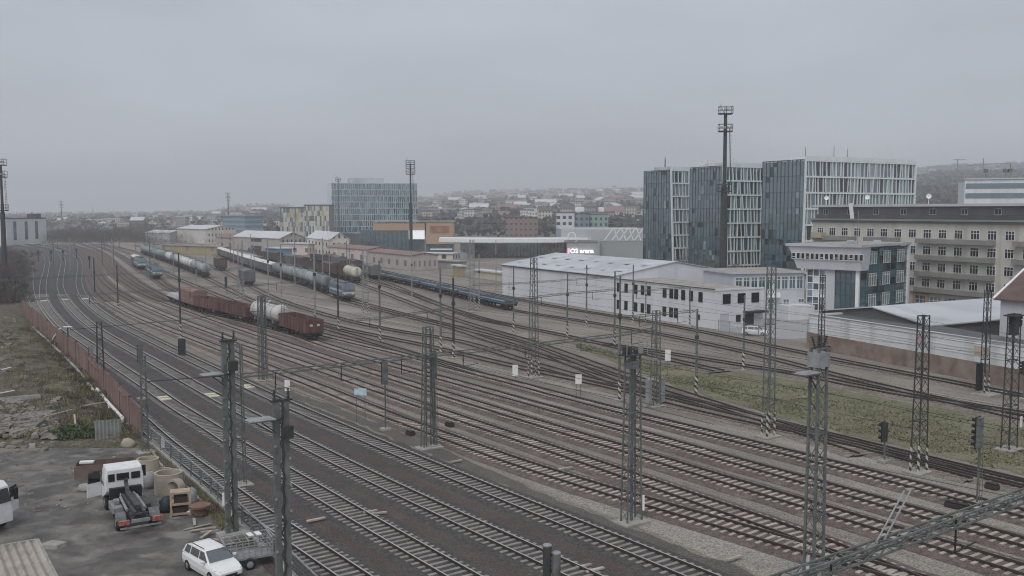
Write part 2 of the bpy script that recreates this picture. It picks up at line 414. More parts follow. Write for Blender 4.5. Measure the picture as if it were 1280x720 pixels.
track('E', [(75, 305.5), (94, 310.5), (109, 318), (117, 328), (122, 340), (130, 352), (145, 364), (190, 387), (277.5, 421), (400, 463.5), (480, 492), (580, 527), (690, 564), (800, 602), (880, 631), (970, 661), (1030, 683), (1110, 717)], 'side',
      'second rusty siding from the grey gravel walkway')
track('F', [(88, 305.5), (104, 310.5), (118, 317), (128, 325), (136, 336), (148, 347), (166, 359), (190, 372), (277.5, 404), (400, 445.5), (480, 471), (580, 502), (740, 552), (765, 558.5), (880, 595), (1060, 649.5), (1232, 702)], 'side',
      'third rusty siding from the grey gravel walkway, with a grassy strip on its far side')
track('G', [(100, 305), (114, 309.5), (127, 316), (138, 325), (149, 336), (165, 349), (190, 364.5), (222, 379.5), (252, 390), (310, 404), (377, 422), (400, 431), (480, 455), (580, 482.5), (740, 527.5), (840, 556), (880, 568), (1060, 619), (1280, 682)], 'side',
      'siding on which the row of red-brown open wagons stands')
track('J', [(120, 305), (135, 308.5), (158, 316), (182, 328), (213, 345), (250, 361), (290, 377), (340, 393.5), (400, 410), (440, 421), (480, 433)], 'old',
      'faint track between the row of red-brown wagons and the left tank wagons')
track('H', [(112, 305), (126, 309.5), (143, 316), (158, 325), (176, 337), (199, 351), (222, 365), (300, 391), (350, 405), (400, 419), (460, 434), (529, 450.6), (560, 460), (640, 480), (740, 507), (900, 547.5), (1060, 588), (1163, 615), (1280, 646)], 'side',
      'siding that leads from the near blue locomotive past the red-brown wagons')
track('M', [(128, 305.5), (152, 310.5), (175, 317), (215, 330.5), (257, 348), (281, 360), (315, 377), (360, 393), (400, 405), (450, 417), (529, 433), (575, 444), (657, 463), (728, 478), (770, 487), (835, 504), (900, 520), (1000, 542), (1060, 556), (1280, 610)], 'old',
      'track carrying the long row of grey tank wagons furthest to the left')
track('N', [(168, 307), (205, 314), (240, 325), (278, 339), (321, 363), (360, 380), (430, 401), (500, 416), (575, 428), (640, 448), (720, 472), (800, 491), (900, 513), (995, 537), (1060, 553)], 'old',
      'track with the single short brown covered wagon between the two tank trains')
track('O', [(188, 305), (226, 310), (265, 317.5), (320, 338), (390, 360.5), (436, 378), (500, 395), (567, 412), (620, 430), (672, 445), (720, 459), (775, 477), (835, 495), (890, 510)], 'old',
      'track carrying the white-roofed wagons and the grey-blue locomotive')
track('P', [(200, 304.8), (238, 309.8), (278, 320), (330, 338), (385, 356), (412, 366), (470, 385), (545, 404), (600, 418), (655, 433), (690, 447)], 'old',
      'faint track squeezed between the pale-roofed wagons and the cream tank row')
track('V', [(248, 306), (300, 313), (368, 327), (420, 339), (465, 353), (500, 364), (560, 386), (620, 404), (700, 420), (740, 429)], 'old',
      'faint track between the cream tank row and the far dark wagons')
track('Q', [(212, 304.5), (250, 309.5), (290, 317), (350, 330), (400, 342), (447, 355), (500, 375), (572, 402), (663, 429), (720, 449), (770, 467), (840, 490)], 'old',
      'track carrying the brown wagons that end in a cream tank wagon')
track('K', [(270, 307), (330, 315), (400, 329), (470, 350), (530, 374), (597, 400), (664, 413), (710, 422), (740, 430), (800, 438), (880, 451), (960, 464), (1011, 472), (1060, 483), (1143, 498), (1280, 520)], 'old',
      'track bordering the far edge of the grass strip')
track('R', [(290, 307.5), (360, 320), (430, 336), (480, 350), (540, 364), (600, 379.5), (638, 389), (720, 402), (800, 415), (880, 431), (955, 448), (1010, 462), (1060, 475), (1145, 495)], 'old',
      'track on which the row of low blue wagons stands')
track('S', [(310, 307), (360, 314), (420, 326), (480, 340), (560, 357), (640, 374), (700, 386), (800, 402), (880, 417), (960, 434), (1009, 444), (1060, 455), (1143, 471), (1215, 485), (1280, 498)], 'old',
      'farthest track, running close past the white warehouse and the brick-footed parapet wall')
def tpos(key, u, v=None):
    """arc position on a track of the spot whose picture column is u"""
    best = None; line = TR[key]; s = 0
    for i, p in enumerate(line):
        if i: s += (p - line[i - 1]).length
        if p.y < 20: continue
        d = p.y * CP + (H - p.z) * SP
        uu = PX + F * p.x / d
        vv = PY - F * ((p.z - H) * CP + p.y * SP) / d
        e = abs(uu - u) + (abs(vv - v) * 2 if v else 0)
        if best is None or e < best[0]: best = (e, s)
    return best[1]
def tat(key, s):
    line = TR[key]; acc = 0
    for i in range(len(line) - 1):
        ln = (line[i + 1] - line[i]).length
        if acc + ln >= s:
            d = (line[i + 1] - line[i]).normalized(); return line[i] + d * (s - acc), d
        acc += ln
    d = (line[-1] - line[-2]).normalized(); return line[-1], d
# pale mats between the rails
m_mat = mat('pale_yellow_plate', (.62, .58, .44), .7, .1, 2)
k = 0
for key, (u, v), lab in (('A', (205, 499), 'left'), ('B', (265, 497), 'middle'), ('C', (310, 486), 'right')):
    s = tpos(key, u, v)
    for j in (0, 1):
        p, d = tat(key, s + j * 1.35 - .6)
        b = MB(); b.rbox((p.x, p.y, .10), .8, 1.1, .12, math.atan2(d.y, d.x))
        o = b.build('track_plate', m_mat, None, loc=(p.x, p.y, .1), bevel=.015)
        tag(o, f'pale yellow plate between rails, {"nearer" if j == 0 else "farther"} of the {lab} pair by twin-channel mast', 'track plate', 'pale plates between the rails')
for key, (u, v), lab in (('A', (54, 377), 'leftmost'), ('B', (81, 375.5), 'middle'), ('C', (106, 374), 'rightmost')):
    s = tpos(key, u, v); p, d = tat(key, s)
    b = MB(); b.rbox((p.x, p.y, .10), 1.6, 1.3, .12, math.atan2(d.y, d.x))
    tag(b.build('track_plate', m_mat, None, loc=(p.x, p.y, .1)), f'small pale far plate between rails, {lab} of three beyond the red-brown fence', 'track plate', 'pale plates between the rails')
# ---------------------------------------------------------------- masts, poles, beams, signals
def lattice(u, vb, vt, w0, w1, label, stripes=False, m=m_steel, rz=None, group='lattice catenary masts', foot=True, seg=.85, d0=None, leg=.08, hh=None):
    p = G(u, vb); h = hh or hz(p.y, vt); rz = RZP if rz is None else rz
    t = thing('lattice_mast', label, 'catenary mast', (p.x, p.y, 0), 0, group)
    ca, sa = math.cos(rz), math.sin(rz)
    d0 = d0 or w0 * .55; d1 = min(w1, d0 * .8)
    def cor(i, z):
        f = z / h; w = (w0 + (w1 - w0) * f) / 2; d = (d0 + (d1 - d0) * f) / 2
        a, b = ((-1, -1), (1, -1), (1, 1), (-1, 1))[i]
        return Vector((p.x + ca * a * w - sa * b * d, p.y + sa * a * w + ca * b * d, z))
    zs = 2.2 if stripes else 0.12
    b = MB()
    for i in range(4): b.bar(cor(i, zs), cor(i, h), leg, leg)
    n = max(4, int((h - .3) / seg))
    for i in range(4):
        j = (i + 1) % 4
        for k in range(n):
            z0 = .2 + (h - .3) * k / n; z1 = .2 + (h - .3) * (k + 1) / n
            a, c = (i, j) if k % 2 else (j, i)
            b.bar(cor(a, z0), cor(c, z1), .032, .032)
    for z in (h * .33, h * .66, h - .05):
        for i in range(4): b.bar(cor(i, z), cor((i + 1) % 4, z), .06)
    b.build('lattice_frame', m, t)
    if stripes:
        b = MB()
        for i in range(4): b.bar(cor(i, .1), cor(i, 2.2), leg + .05, leg + .05)
        b.build('striped_foot', m_stripe, t)
    if foot:
        b = MB(); b.rbox((p.x, p.y, -.02), w0 + .9, d0 + .9, .16, rz); b.build('foundation', m_conc, t, bevel=.03)
    return t, p, h
def pole(u, vb, vt, r, label, stripe=True, m=m_steel, group='slender poles between the tracks', arm=0, twin=0):
    p = G(u, vb); h = hz(p.y, vt)
    t = thing('catenary_pole', label, 'pole', (p.x, p.y, 0), 0, group)
    b = MB(); offs = (-twin / 2, twin / 2) if twin else (0,)
    for o in offs:
        q = p + PERP * o
        b.tube(q, q + Vector((0, 0, h)), r * 1.15, r * .8, 8)
    if twin:
        z = 1
        while z < h: b.bar(p - PERP * twin / 2 + Vector((0, 0, z)), p + PERP * twin / 2 + Vector((0, 0, z)), .06); z += 1.1
    b.build('pole_shaft', m, t)
    b = MB(); b.tube(p + Vector((0, 0, h * .66)), p + Vector((0, 0, h * .70)), r * 1.7, r * 1.7, 8); b.build('collar', m_steel_d, t)
    if stripe:
        b = MB()
        for o in offs:
            q = p + PERP * o; b.tube(q + Vector((0, 0, .1)), q + Vector((0, 0, 2.3)), r * 1.3, r * 1.3, 8)
        b.build('striped_sleeve', m_stripe, t)
    b = MB(); b.rbox((p.x, p.y, -.02), 1.0 + twin, 1.0, .18, RZP); b.build('foundation', m_conc, t)
    if arm:
        b = MB(); a = p + Vector((0, 0, h * .62)); e = a + PERP * arm + Vector((0, 0, .25))
        b.tube(a, e, .05, .05, 6); b.tube(a + Vector((0, 0, 1.1)), e + PERP * -.6, .035, .035, 6); b.build('cantilever_arm', m_steel_l, t)
        b = MB(); b.rev(a.lerp(e, .1), e - a, [(0, .04), (0, .11), (.15, .05), (.15, .11), (.3, .05), (.3, .11), (.45, .04)], 8); b.build('insulator', m_insul, t)
    return t, p, h
def insul(b, a, d, n=4, r=.1):
    prof = []
    for k in range(n): prof += [(k * .13, .035), (k * .13 + .04, r), (k * .13 + .08, .035)]
    b.rev(a, d, prof, 8)

# two thick twin-channel masts on the left, with lamp arms
def channel_mast(u, vb, vt, label, lampv):
    p = G(u, vb); h = hz(p.y, vt); t = thing('channel_mast', label, 'catenary mast', (p.x, p.y, 0), 0, 'twin-channel masts by the yard railing')
    b = MB(); w = .31
    for s in (-1, 1):
        c = p + PERP * (s * .235)
        b.rbox((c.x, c.y, 0), w * .9, .05, h, RZP)
        for e in (-1, 1):
            q = c + PERP * (e * w * .42) + HEAD * .11; b.rbox((q.x, q.y, 0), .04, .22, h, RZP)
    b.build('steel_channel', m_steel, t)
    b = MB(); z = .6; k = 0
    while z < h - .3:
        a = p + PERP * (-.11 if k % 2 else .11) + HEAD * -.05 + Vector((0, 0, z)); c = p + PERP * (.11 if k % 2 else -.11) + HEAD * -.05 + Vector((0, 0, z + .55))
        b.bar(a, c, .05, .05); z += .55; k += 1
    for z in [x * 1.3 + .9 for x in range(int(h / 1.3) - 1)]:
        for s in (-1, 1):
            q = p + PERP * (s * .37) - HEAD * .06 + Vector((0, 0, z + .3 * (s + 1))); b.rbox((q.x, q.y, q.z), .09, .09, .1, RZP, 1)
    b.build('batten_lacing', [m_steel_d, m_steel_l], t)
    b = MB(); b.rbox((p.x, p.y, -.02), 1.7, 1.3, .35, RZP); b.build('foundation', m_conc, t, bevel=.04)
    zl = hz(p.y, lampv); a = p + Vector((0, 0, zl)); e = a - PERP * 1.5
    b = MB(); b.bar(a, e, .07); b.bar(a - Vector((0, 0, .9)), a.lerp(e, .7), .05); b.build('lamp_arm', m_steel_d, t)
    b = MB(); c = a - PERP * 1.05; b.loft([[c + PERP * (x * sx) + HEAD * (y * sy) + Vector((0, 0, z)) for x, y in ((-1, -1), (1, -1), (1, 1), (-1, 1))] for sx, sy, z in ((.62, .34, .04), (.66, .38, .12), (.5, .25, .2))])
    b.build('lamp_head', m_steel_l, t)
    b = MB()
    for s in (-1, 1): insul(b, p + PERP * (s * .35) + Vector((0, 0, h)), (0, 0, 1), 4, .12)
    b.bar(p - PERP * .55 + Vector((0, 0, h - .1)), p + PERP * .55 + Vector((0, 0, h - .1)), .1)
    q = p + PERP * .15 - HEAD * .3 + Vector((0, 0, h - 1.9)); b.rbox((q.x, q.y, q.z), .5, .35, .6, RZP)
    b.build('switch_gear', m_steel_d, t)
    return t, p, h
channel_mast(291, 672, 424, 'thick grey twin-channel mast with lamp arm, standing at the railing by the wooden rack', 468)
channel_mast(357, 776, 498, 'thick grey twin-channel mast by the caged trailer, cut by the bottom edge', 524)
t, p, h = lattice(1016, 744, 434, .82, .66, 'grey box lattice mast with flat lamp arm, cut by the bottom edge right of centre', m=m_steel, d0=.6, leg=.12, group='lattice catenary masts')
zl = hz(p.y, 467); a = p + Vector((0, 0, zl)); b = MB(); b.bar(a, a - PERP * 1.3, .06); b.bar(a - Vector((0, 0, .9)), a - PERP * .8, .05); b.build('lamp_arm', m_steel_d, t)
b = MB(); c = a - PERP * .9; b.loft([[c + PERP * (x * sx) + HEAD * (y * sy) + Vector((0, 0, z)) for x, y in ((-1, -1), (1, -1), (1, 1), (-1, 1))] for sx, sy, z in ((.62, .34, .04), (.66, .38, .12), (.5, .25, .2))]); b.build('lamp_head', m_steel_l, t)
b = MB(); b.rbox((p.x, p.y, h - 1.0), .95, .7, .75, RZP); b.build('switch_box', m_steel_l, t)
b = MB()
for s in (-1, 0, 1): insul(b, p + PERP * (s * .35) + Vector((0, 0, h)), (s * .3, 0, 1), 5, .12)
b.build('insulator', m_steel_d, t)
t, p, h = lattice(789, 653, 442, 1.25, .85, 'lattice mast whose top carries a platform of small switch boxes, white plate at foot', m=m_steel, d0=.6)
b = MB(); b.rbox((p.x, p.y, 0.1), .17, .12, h - .2, RZP); b.build('centre_channel', m_steel, t)
b = MB(); b.rbox((p.x, p.y, h - .1), 1.7, .8, .08, RZP); b.build('platform', m_steel_d, t)
for s in (-.7, -.3, .25, .7):
    q = p + PERP * s; b = MB(); b.rbox((q.x, q.y, h - .02), .2, .25, .5 if s != .25 else .25, RZP); b.build('switch_unit', m_steel_d if s < .3 else m_steel_l, t)
q = p + PERP * -.1; b = MB(); b.rbox((q.x, q.y, h - .95), .75, .6, .5, RZP); b.build('switch_box', m_steel, t)
for s in (-.9, .9):
    b = MB()
    for e in (-1, 1): q = p + PERP * s + HEAD * e * .4; b.bar(q + Vector((0, 0, h)), q + Vector((0, 0, h + .75)), .04)
    b.bar(p + PERP * s + HEAD * .4 + Vector((0, 0, h + .75)), p + PERP * s - HEAD * .4 + Vector((0, 0, h + .75)), .04); b.build('railing', m_steel_l, t)
b = MB(); b.bar(p + PERP * .6 + Vector((0, 0, h - .4)), p + PERP * 2.1 + Vector((0, 0, h - .55)), .12)
b.build('side_arm', m_steel_l, t)
t, p, h = lattice(536, 560, 408, 1.25, .75, 'lattice mast with a signal on its side, just beyond the gravel walkway left of centre', m=m_steel, d0=.5)
b = MB()
for s in (-.22, .22): q = p + PERP * s; b.rbox((q.x, q.y, .1), .1, .1, h - .1, RZP)
b.build('centre_channel', m_steel, t)
lattice(960, 546, 332, 1.05, .6, 'tall lattice mast with striped feet at the near edge of the grass strip', stripes=True)
lattice(1148, 590, 394, 1.2, .72, 'dark lattice mast with striped feet between the grass strip and the rusty tracks', stripes=True, m=m_steel_d)
t, p, h = lattice(1230, 492, 362, 1.0, .55, 'lattice mast with striped feet on a pale base close to the brick wall', stripes=True, m=m_steel_d)
for k in range(3):
    q = p - PERP * (.85 + .3 * k); b = MB(); b.rbox((q.x, q.y, .5), .2, .35, 3.0, RZP); b.build('dark_cabinet', m_black, t)
b = MB(); b.rbox((p.x + .3, p.y - .5, -.02), 4.0, 2.2, .22, RZP); b.build('concrete_pad', m_conc, t)
t, p, h = lattice(1261, 562, 392, 1.35, 1.0, 'lattice mast topped by dark switch gear beside the right edge of the picture', m=m_steel_d, d0=.7)
b = MB(); b.rbox((p.x, p.y, h - .2), 1.7, 1.0, .1, RZP); b.rbox((p.x, p.y, h - 1.8), .6, .6, 1.6, RZP); b.build('switch_gear', m_steel_d, t)
b = MB(); b.rbox((p.x + .75, p.y - .35, 2.0), .3, .06, .9, RZP); b.build('number_plate', m_white, t)
t, p, h = lattice(819, 508, 388, 1.0, .6, 'lattice mast with two pale cabinets on its feet, left of the grass strip')
b = MB()
for s in (-1, 1): q = p + PERP * s * .95; b.rbox((q.x, q.y, .35), .55, .4, 2.6, RZP)
b.build('cabinet', m_steel_l, t, bevel=.02)
lattice(667, 472, 322, 1.15, .55, 'tall lattice mast with striped feet before the white warehouse, beside a white number board', stripes=True)
t, p, h = lattice(1026, 446, 344, .9, .55, 'lattice mast in front of the corner of the brick-footed parapet wall', m=m_steel_d)
t, p, h = lattice(329, 476, 370, 1.0, .8, 'lattice mast just in front of the red-brown wagons', d0=.5)
b = MB(); b.rbox((p.x, p.y, .1), .25, .4, h, RZP); b.build('centre_channel', m_steel, t)
lattice(299, 607, 430, .9, .7, 'lattice mast half hidden behind the thick twin-channel mast by the pallets', d0=.5)
lattice(182, 566, 445, .5, .4, 'slim lattice mast at the end of the red-brown fence above the yard', d0=.3, m=m_steel, leg=.06)
lattice(126, 468, 402, .8, .55, 'dark lattice mast standing behind the red-brown fence', d0=.4, m=m_steel_d)
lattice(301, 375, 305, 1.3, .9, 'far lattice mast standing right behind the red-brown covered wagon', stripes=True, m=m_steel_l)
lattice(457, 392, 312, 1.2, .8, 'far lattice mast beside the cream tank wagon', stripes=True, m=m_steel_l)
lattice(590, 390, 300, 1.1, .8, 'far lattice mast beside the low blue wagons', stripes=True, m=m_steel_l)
PL = [(226, 423, 316, .14, 'dark pole with striped foot in front of the red-brown covered wagon', m_steel_d), (148, 394, 331, .14, 'dark pole with striped foot beside the pale gravel strip', m_steel_d),
      (119, 379, 322, .14, 'slim pole with white striped foot at the head of the pale gravel strip', m_steel_d),
      (336, 383, 300, .13, 'slender grey pole behind the red-brown open wagons, left of two', m_steel_l), (352, 386, 305, .13, 'slender grey pole behind the red-brown open wagons, right of two', m_steel_l),
      (369, 357, 290, .14, 'slender grey pole beside the white-roofed wagons', m_steel_l), (394, 408, 312, .17, 'pale grey pole in front of the blue-grey tank wagons', m_steel_l),
      (423, 414, 331, .15, 'dark pole with striped foot beside the grey locomotive', m_steel_d), (475, 427, 326, .15, 'grey pole with striped foot between the cream tank wagon and the low blue wagons', m_steel),
      (551, 441, 336, .14, 'grey pole with striped foot just left of the dark striped pole', m_steel), (567, 448, 347, .16, 'dark pole with wide striped foot near the centre', m_steel_d),
      (599, 386, 318, .13, 'thin grey pole beyond the low blue wagons', m_steel_l), (642, 416, 334, .13, 'striped-foot pole at the near end of the low blue wagons', m_steel),
      (709, 426, 341, .13, 'striped-foot pole in front of the blank part of the white warehouse', m_steel), (733, 409, 331, .13, 'striped-foot pole close to the blank wall of the white warehouse', m_steel),
      (768, 433, 339, .14, 'striped-foot pole in front of the corner where the warehouse windows start', m_steel), (774, 501, 345, .12, 'tall thin pole with striped foot beside the switch-box mast', m_steel),
      (791, 405, 331, .13, 'pole close to the first windows of the white warehouse', m_steel), (807, 403, 353, .1, 'short thin pole against the windowed warehouse wall', m_steel),
      (862, 408, 360, .12, 'short pole against the last windows of the warehouse wall', m_steel), (870, 496, 386, .13, 'striped-foot pole standing on the corner of the grass strip', m_steel),
      (929, 463, 369, .12, 'striped-foot pole in front of the white parked car by the warehouse', m_steel),
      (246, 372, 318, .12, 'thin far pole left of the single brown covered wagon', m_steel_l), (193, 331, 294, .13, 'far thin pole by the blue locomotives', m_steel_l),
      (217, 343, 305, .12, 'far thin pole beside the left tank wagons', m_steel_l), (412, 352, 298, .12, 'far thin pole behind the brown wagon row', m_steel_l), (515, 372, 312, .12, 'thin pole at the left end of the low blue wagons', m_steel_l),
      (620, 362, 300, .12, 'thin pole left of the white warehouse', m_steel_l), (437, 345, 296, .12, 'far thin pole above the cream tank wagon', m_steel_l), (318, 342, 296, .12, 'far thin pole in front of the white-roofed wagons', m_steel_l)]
for u, vb, vt, r, lab, m in PL: pole(u, vb, vt, r, lab, vb > 372, m, arm=0)
for i in range(26):
    key = R.choice(list('ABDEFGHMNOQKRS')); ln = [p for p in TR[key] if 250 < p.y < 560]; p = R.choice(ln); n_ = 2.6 if i % 2 else -2.4
    p = Vector((p.x + n_, p.y + .5, 0)); hh = R.uniform(9.5, 12.5); b = MB(); b.tube(p, p + Vector((0, 0, hh)), .17, .12, 6); b.bar(p + Vector((0, 0, hh * .7)), p + Vector((2.2, .8, hh * .72)), .08)
    tag(b.build('catenary_pole', m_steel if i % 3 else m_steel_l, None, loc=p), 'thin far catenary pole standing among the distant curving tracks', 'pole', 'far thin poles among the curving tracks')
# twin post tops at the bottom edge
q = Vector((1.03, 24.7, 0)); t = thing('twin_post', 'pair of smooth grey-green tubular posts rising from the bottom edge', 'post', q)
for s, hh in ((-.1, 11.25), (.14, 11.05)):
    c = q + Vector((s, -.05 * s, 0)); b = MB(); b.rev(c, (0, 0, 1), [(0, .115), (hh - .08, .115), (hh - .03, .10), (hh, .06), (hh, .001)], 20); b.build('tube', m_steel_d if s < 0 else m_steel, t, smooth=False)
    b = MB(); b.rev(c + Vector((0, 0, hh - .05)), (0, 0, 1), [(0, .12), (.03, .12), (.05, .09), (.07, .001)], 20); b.build('cap', m_steel_l, t)
# small posts far left
for u, v in ((48, 327), (64, 327), (79, 326), (96, 324), (112, 336)):
    p = G(u, v); b = MB(); b.tube(p, p + Vector((0, 0, 4.2)), .16, .13, 6); b.rbox((p.x, p.y, 3.2), .6, .5, 1.2)
    o = b.build('signal_post', m_black, None, loc=p); tag(o, 'small black signal post among the far curving main tracks', 'signal post', 'far signal posts')

# portal beams and span wires
def beam(pts, z, w, label, m=m_steel, drops=0, step=1.0):
    W = [P_ if isinstance(P_, Vector) else G(P_[0], P_[1], z) for P_ in pts]
    a = W[0]; t = thing('portal_beam', label, 'portal beam', a, 0, 'beams spanning the tracks')
    b = MB()
    for A, B in zip(W, W[1:]):
        d = (B - A).normalized(); n = Vector((-d.y, d.x, 0)); L = (B - A).length
        c4 = [n * (w / 2) + Vector((0, 0, w / 2)), n * (-w / 2) + Vector((0, 0, w / 2)), n * (-w / 2) - Vector((0, 0, w / 2)), n * (w / 2) - Vector((0, 0, w / 2))]
        th = .07 if w > .3 else .042
        for c in c4: b.bar(A + c, B + c, th)
        k = max(2, int(L / step))
        for i in range(k):
            s0, s1 = L * i / k, L * (i + 1) / k
            for f in range(4):
                x, y = (f, (f + 1) % 4) if i % 2 else ((f + 1) % 4, f)
                b.bar(A + d * s0 + c4[x], A + d * s1 + c4[y], th * .6)
    b.build('lattice_girder', m, t)
    for j in range(drops):
        f = (j + .5) / drops; q = W[0].lerp(W[-1], f); l = 1.3
        b = MB(); b.tube(q, q - Vector((0, 0, l)), .035, .035, 6); insul(b, q - Vector((0, 0, l * .5)), (0, 0, -1), 3, .09)
        b.bar(q - Vector((0, 0, l)), q - Vector((0, 0, l)) + PERP * 1.6 + Vector((0, 0, .1)), .04); b.build('dropper', m_black, t)
    return t
A = G(300, 470, 8); M10 = G(819, 411, 8)
beam([A, G(537, 444, 8)], 8, .27, 'lattice beam spanning from the twin-channel mast to the mast beyond the gravel walkway', drops=3)
beam([G(537, 444, 8), G(668, 431, 8), G(774, 418.5, 8), M10], 8, .27, 'lattice beam spanning the middle tracks to the mast with pale cabinets', drops=4)
Bq = [(Vector((1.2, 24.75, 8)) + (Vector((.806, .592, 0)) * s)) for s in (0, 32)]
t = beam(Bq, 8, .4, 'heavy grey lattice beam crossing the bottom right corner', m=m_steel, drops=4, step=.95)
b = MB()
for s in (14.6, 15.1):
    q = Bq[0] + Vector((.806, .592, 0)) * s; b.tube(q + Vector((0, 0, .2)), q + HEAD * .4 + PERP * 2.4 + Vector((0, 0, 1.6)), .035, .035, 6)
b.build('strut', m_steel_l, t)
beam([(40, 374), (150, 366), (226, 361), (301, 357.5), (394, 351)], 7.2, .26, 'thin beam crossing the left tracks above the pole by the covered wagon', drops=3)
beam([(0, 350.5), (119, 344), (226, 339), (330, 333)], 7.2, .26, 'thin far beam crossing the curving main tracks', drops=0)
beam([(590, 356), (642, 354.5), (733, 348.5), (760, 346)], 7.5, .26, 'thin beam running past the blank wall of the white warehouse', drops=2)
beam([(642, 374), (709, 367), (770, 362)], 7.5, .26, 'short thin beam joining the striped poles left of the warehouse windows', drops=2)
beam([(772, 365.5), (862, 359)], 7.0, .24, 'short thin beam in front of the warehouse windows', drops=2)
beam([(774, 397), (870, 388.5)], 7.4, .26, 'short thin beam ending at the pole on the grass strip corner', drops=2)
beam([(423, 401), (475, 398), (551, 387), (567, 386)], 7.0, .24, 'thin beam joining the striped poles left of centre', drops=2)
m_wire = m_black
def wire(pts, label, r=.022, group='overhead wires', sag=.0):
    b = MB()
    for A, B in zip(pts, pts[1:]):
        n = 8
        q = [A.lerp(B, i / n) - Vector((0, 0, sag * 4 * (i / n) * (1 - i / n))) for i in range(n + 1)]
        for x, y in zip(q, q[1:]): b.tube(x, y, r, r, 4, cap=False)
    o = b.build('overhead_wire', m_wire, None, loc=pts[0]); return tag(o, label, 'wire', group)
wire([P(182, 477, 79), P(290, 469, 72)], 'dark span wire from the fence-end mast to the twin-channel mast', .035)
wire([P(88, 412, 130), P(226, 400, 151), P(329, 388, 114)], 'dark span wire from behind the red fence to the mast before the wagons', .04)
wire([P(819, 455, 98), P(929, 461, 110), P(1016, 468, 90)], 'thin wire crossing above the grass strip', .02)
for key, lab in (('T0', 'nearest'), ('A', 'second'), ('B', 'third'), ('C', 'fourth'), ('D', 'fifth'), ('E', 'sixth'), ('F', 'seventh'), ('G', 'red-brown wagon'), ('H', 'ninth'), ('M', 'left tank wagon'), ('O', 'grey-blue locomotive'), ('K', 'grass strip'), ('R', 'blue wagon'), ('S', 'farthest')):
    L = TR[key]
    for z, sg_, r, nm_ in ((5.7, 0, .014, 'lower contact wire'), (7.0, .35, .015, 'upper carrying wire')):
        sel = [Vector((p.x, p.y, z)) for i, p in enumerate(L) if i % 22 == 0 and 30 < p.y < 230]
        if len(sel) > 1: wire(sel, f'{nm_} strung above the {lab} track', r, sag=sg_)

# colour-light signals
def signal(u, vb, vt, vh, label, wd=.5, m=m_steel_d, ladder=True, nl=4, faceto=1):
    """post base vb, head spans vt..vh"""
    p = G(u, vb); zt_, zh = hz(p.y, vt), hz(p.y, vh)
    t = thing('light_signal', label, 'railway signal', (p.x, p.y, 0), 0, 'colour-light signals')
    if vb - vh > 3:
        b = MB(); b.tube(p, p + Vector((0, 0, zh + .3)), .07, .06, 8); 
        if ladder:
            for s in (-.17, .17): b.bar(p + PERP * s - HEAD * .25, p + PERP * s - HEAD * .18 + Vector((0, 0, zh)), .03)
            z = .4
            while z < zh: b.bar(p - PERP * .17 - HEAD * .22 + Vector((0, 0, z)), p + PERP * .17 - HEAD * .22 + Vector((0, 0, z)), .025); z += .35
        b.build('post', m_steel, t)
        b = MB(); b.rbox((p.x, p.y, 0), .9, .7, .25, RZP); b.build('foundation', m_conc, t, bevel=.03)
    b = MB(); b.rbox((p.x, p.y, zh), wd, .22, zt_ - zh, RZP); b.build('signal_head', m, t, bevel=.02)
    f = HEAD * faceto
    b = MB(); q = p + f * .14; b.rbox((q.x, q.y, zh - .05), wd + .1, .05, zt_ - zh + .1, RZP)
    n = nl
    for k in range(n):
        z = zh + (zt_ - zh) * (k + .5) / n; c = q + Vector((0, 0, z))
        b.tube(c, c + f * .38, .13, .13, 8, cap=False)
    b.build('visor_plate', m_black, t)
    return t, p
signal(482, 538, 452, 480, 'black colour-light signal on a post beside the gravel walkway, left of centre', m=m_steel)
signal(1105, 578, 528, 552, 'small black signal with visors on a low post at the edge of the grass strip', nl=3)
signal(1221, 632, 522, 560, 'tall black signal with long visors in front of the grass strip', m=m_steel, nl=5, wd=.6)
signal(543, 559, 440, 474, 'black signal hung on the mast just beyond the gravel walkway', m=m_steel)
signal(177, 500, 432, 452, 'black signal on a post near the red-brown fence', ladder=False, m=m_steel)
signal(228, 446, 424, 443, 'low black double signal by the pale gravel strip', ladder=False, wd=.9)
signal(283, 368, 346, 360, 'small far black signal standing right of the left tank wagons')
signal(1279, 500, 452, 468, 'black signal cut by the right edge in front of the pale parapet wall')
signal(114, 452, 434, 446, 'low black signal with pale back behind the red-brown fence', ladder=False, m=m_steel_l)

# boards
def board(u, vb, vt, vm, wpx, label, m=m_white, legs=1, face=0.0, text=None):
    p = G(u, vb); z0, z1 = hz(p.y, vm), hz(p.y, vt); w = wpx * p.y / F
    t = thing('trackside_board', label, 'sign board', (p.x, p.y, 0), 0, 'white boards beside the tracks')
    b = MB(); r = math.radians(-8) + face
    ex = Vector((math.cos(r), math.sin(r), 0))
    for s in ((0,) if legs == 1 else (-.35, .35)): b.tube(p + ex * s * w + Vector((0, .06, 0)), p + ex * s * w + Vector((0, .06, z1 - .05)), .035, .035, 6)
    b.build('post', m_steel, t)
    b = MB(); b.rbox((p.x, p.y, z0), w, .04, z1 - z0, r); b.build('panel', m, t)
    if text:
        c = bpy.data.curves.new('board_text', 'FONT'); c.body = text; c.align_x = 'CENTER'; c.align_y = 'CENTER'; c.size = (z1 - z0) * .5; c.extrude = .004
        o = bpy.data.objects.new('lettering', c); COL.objects.link(o); o.parent = t
        o.location = (0, -.03, (z0 + z1) / 2); o.rotation_euler = (math.pi / 2, 0, r); c.materials.append(m_black); ORG[o.name] = p
    return t
board(359.5, 500, 475, 489, 7, 'white board with dark marks on the gravel walkway, leftmost of the white boards')
board(644, 480, 456, 470, 7, 'white number board left of the tall striped lattice mast')
board(723, 496, 468, 480, 8, 'small white board on two legs where the rusty tracks merge', legs=2)
board(834.5, 470, 437, 451, 7, 'plain white board at the corner of the grass strip beside the cabinet mast')
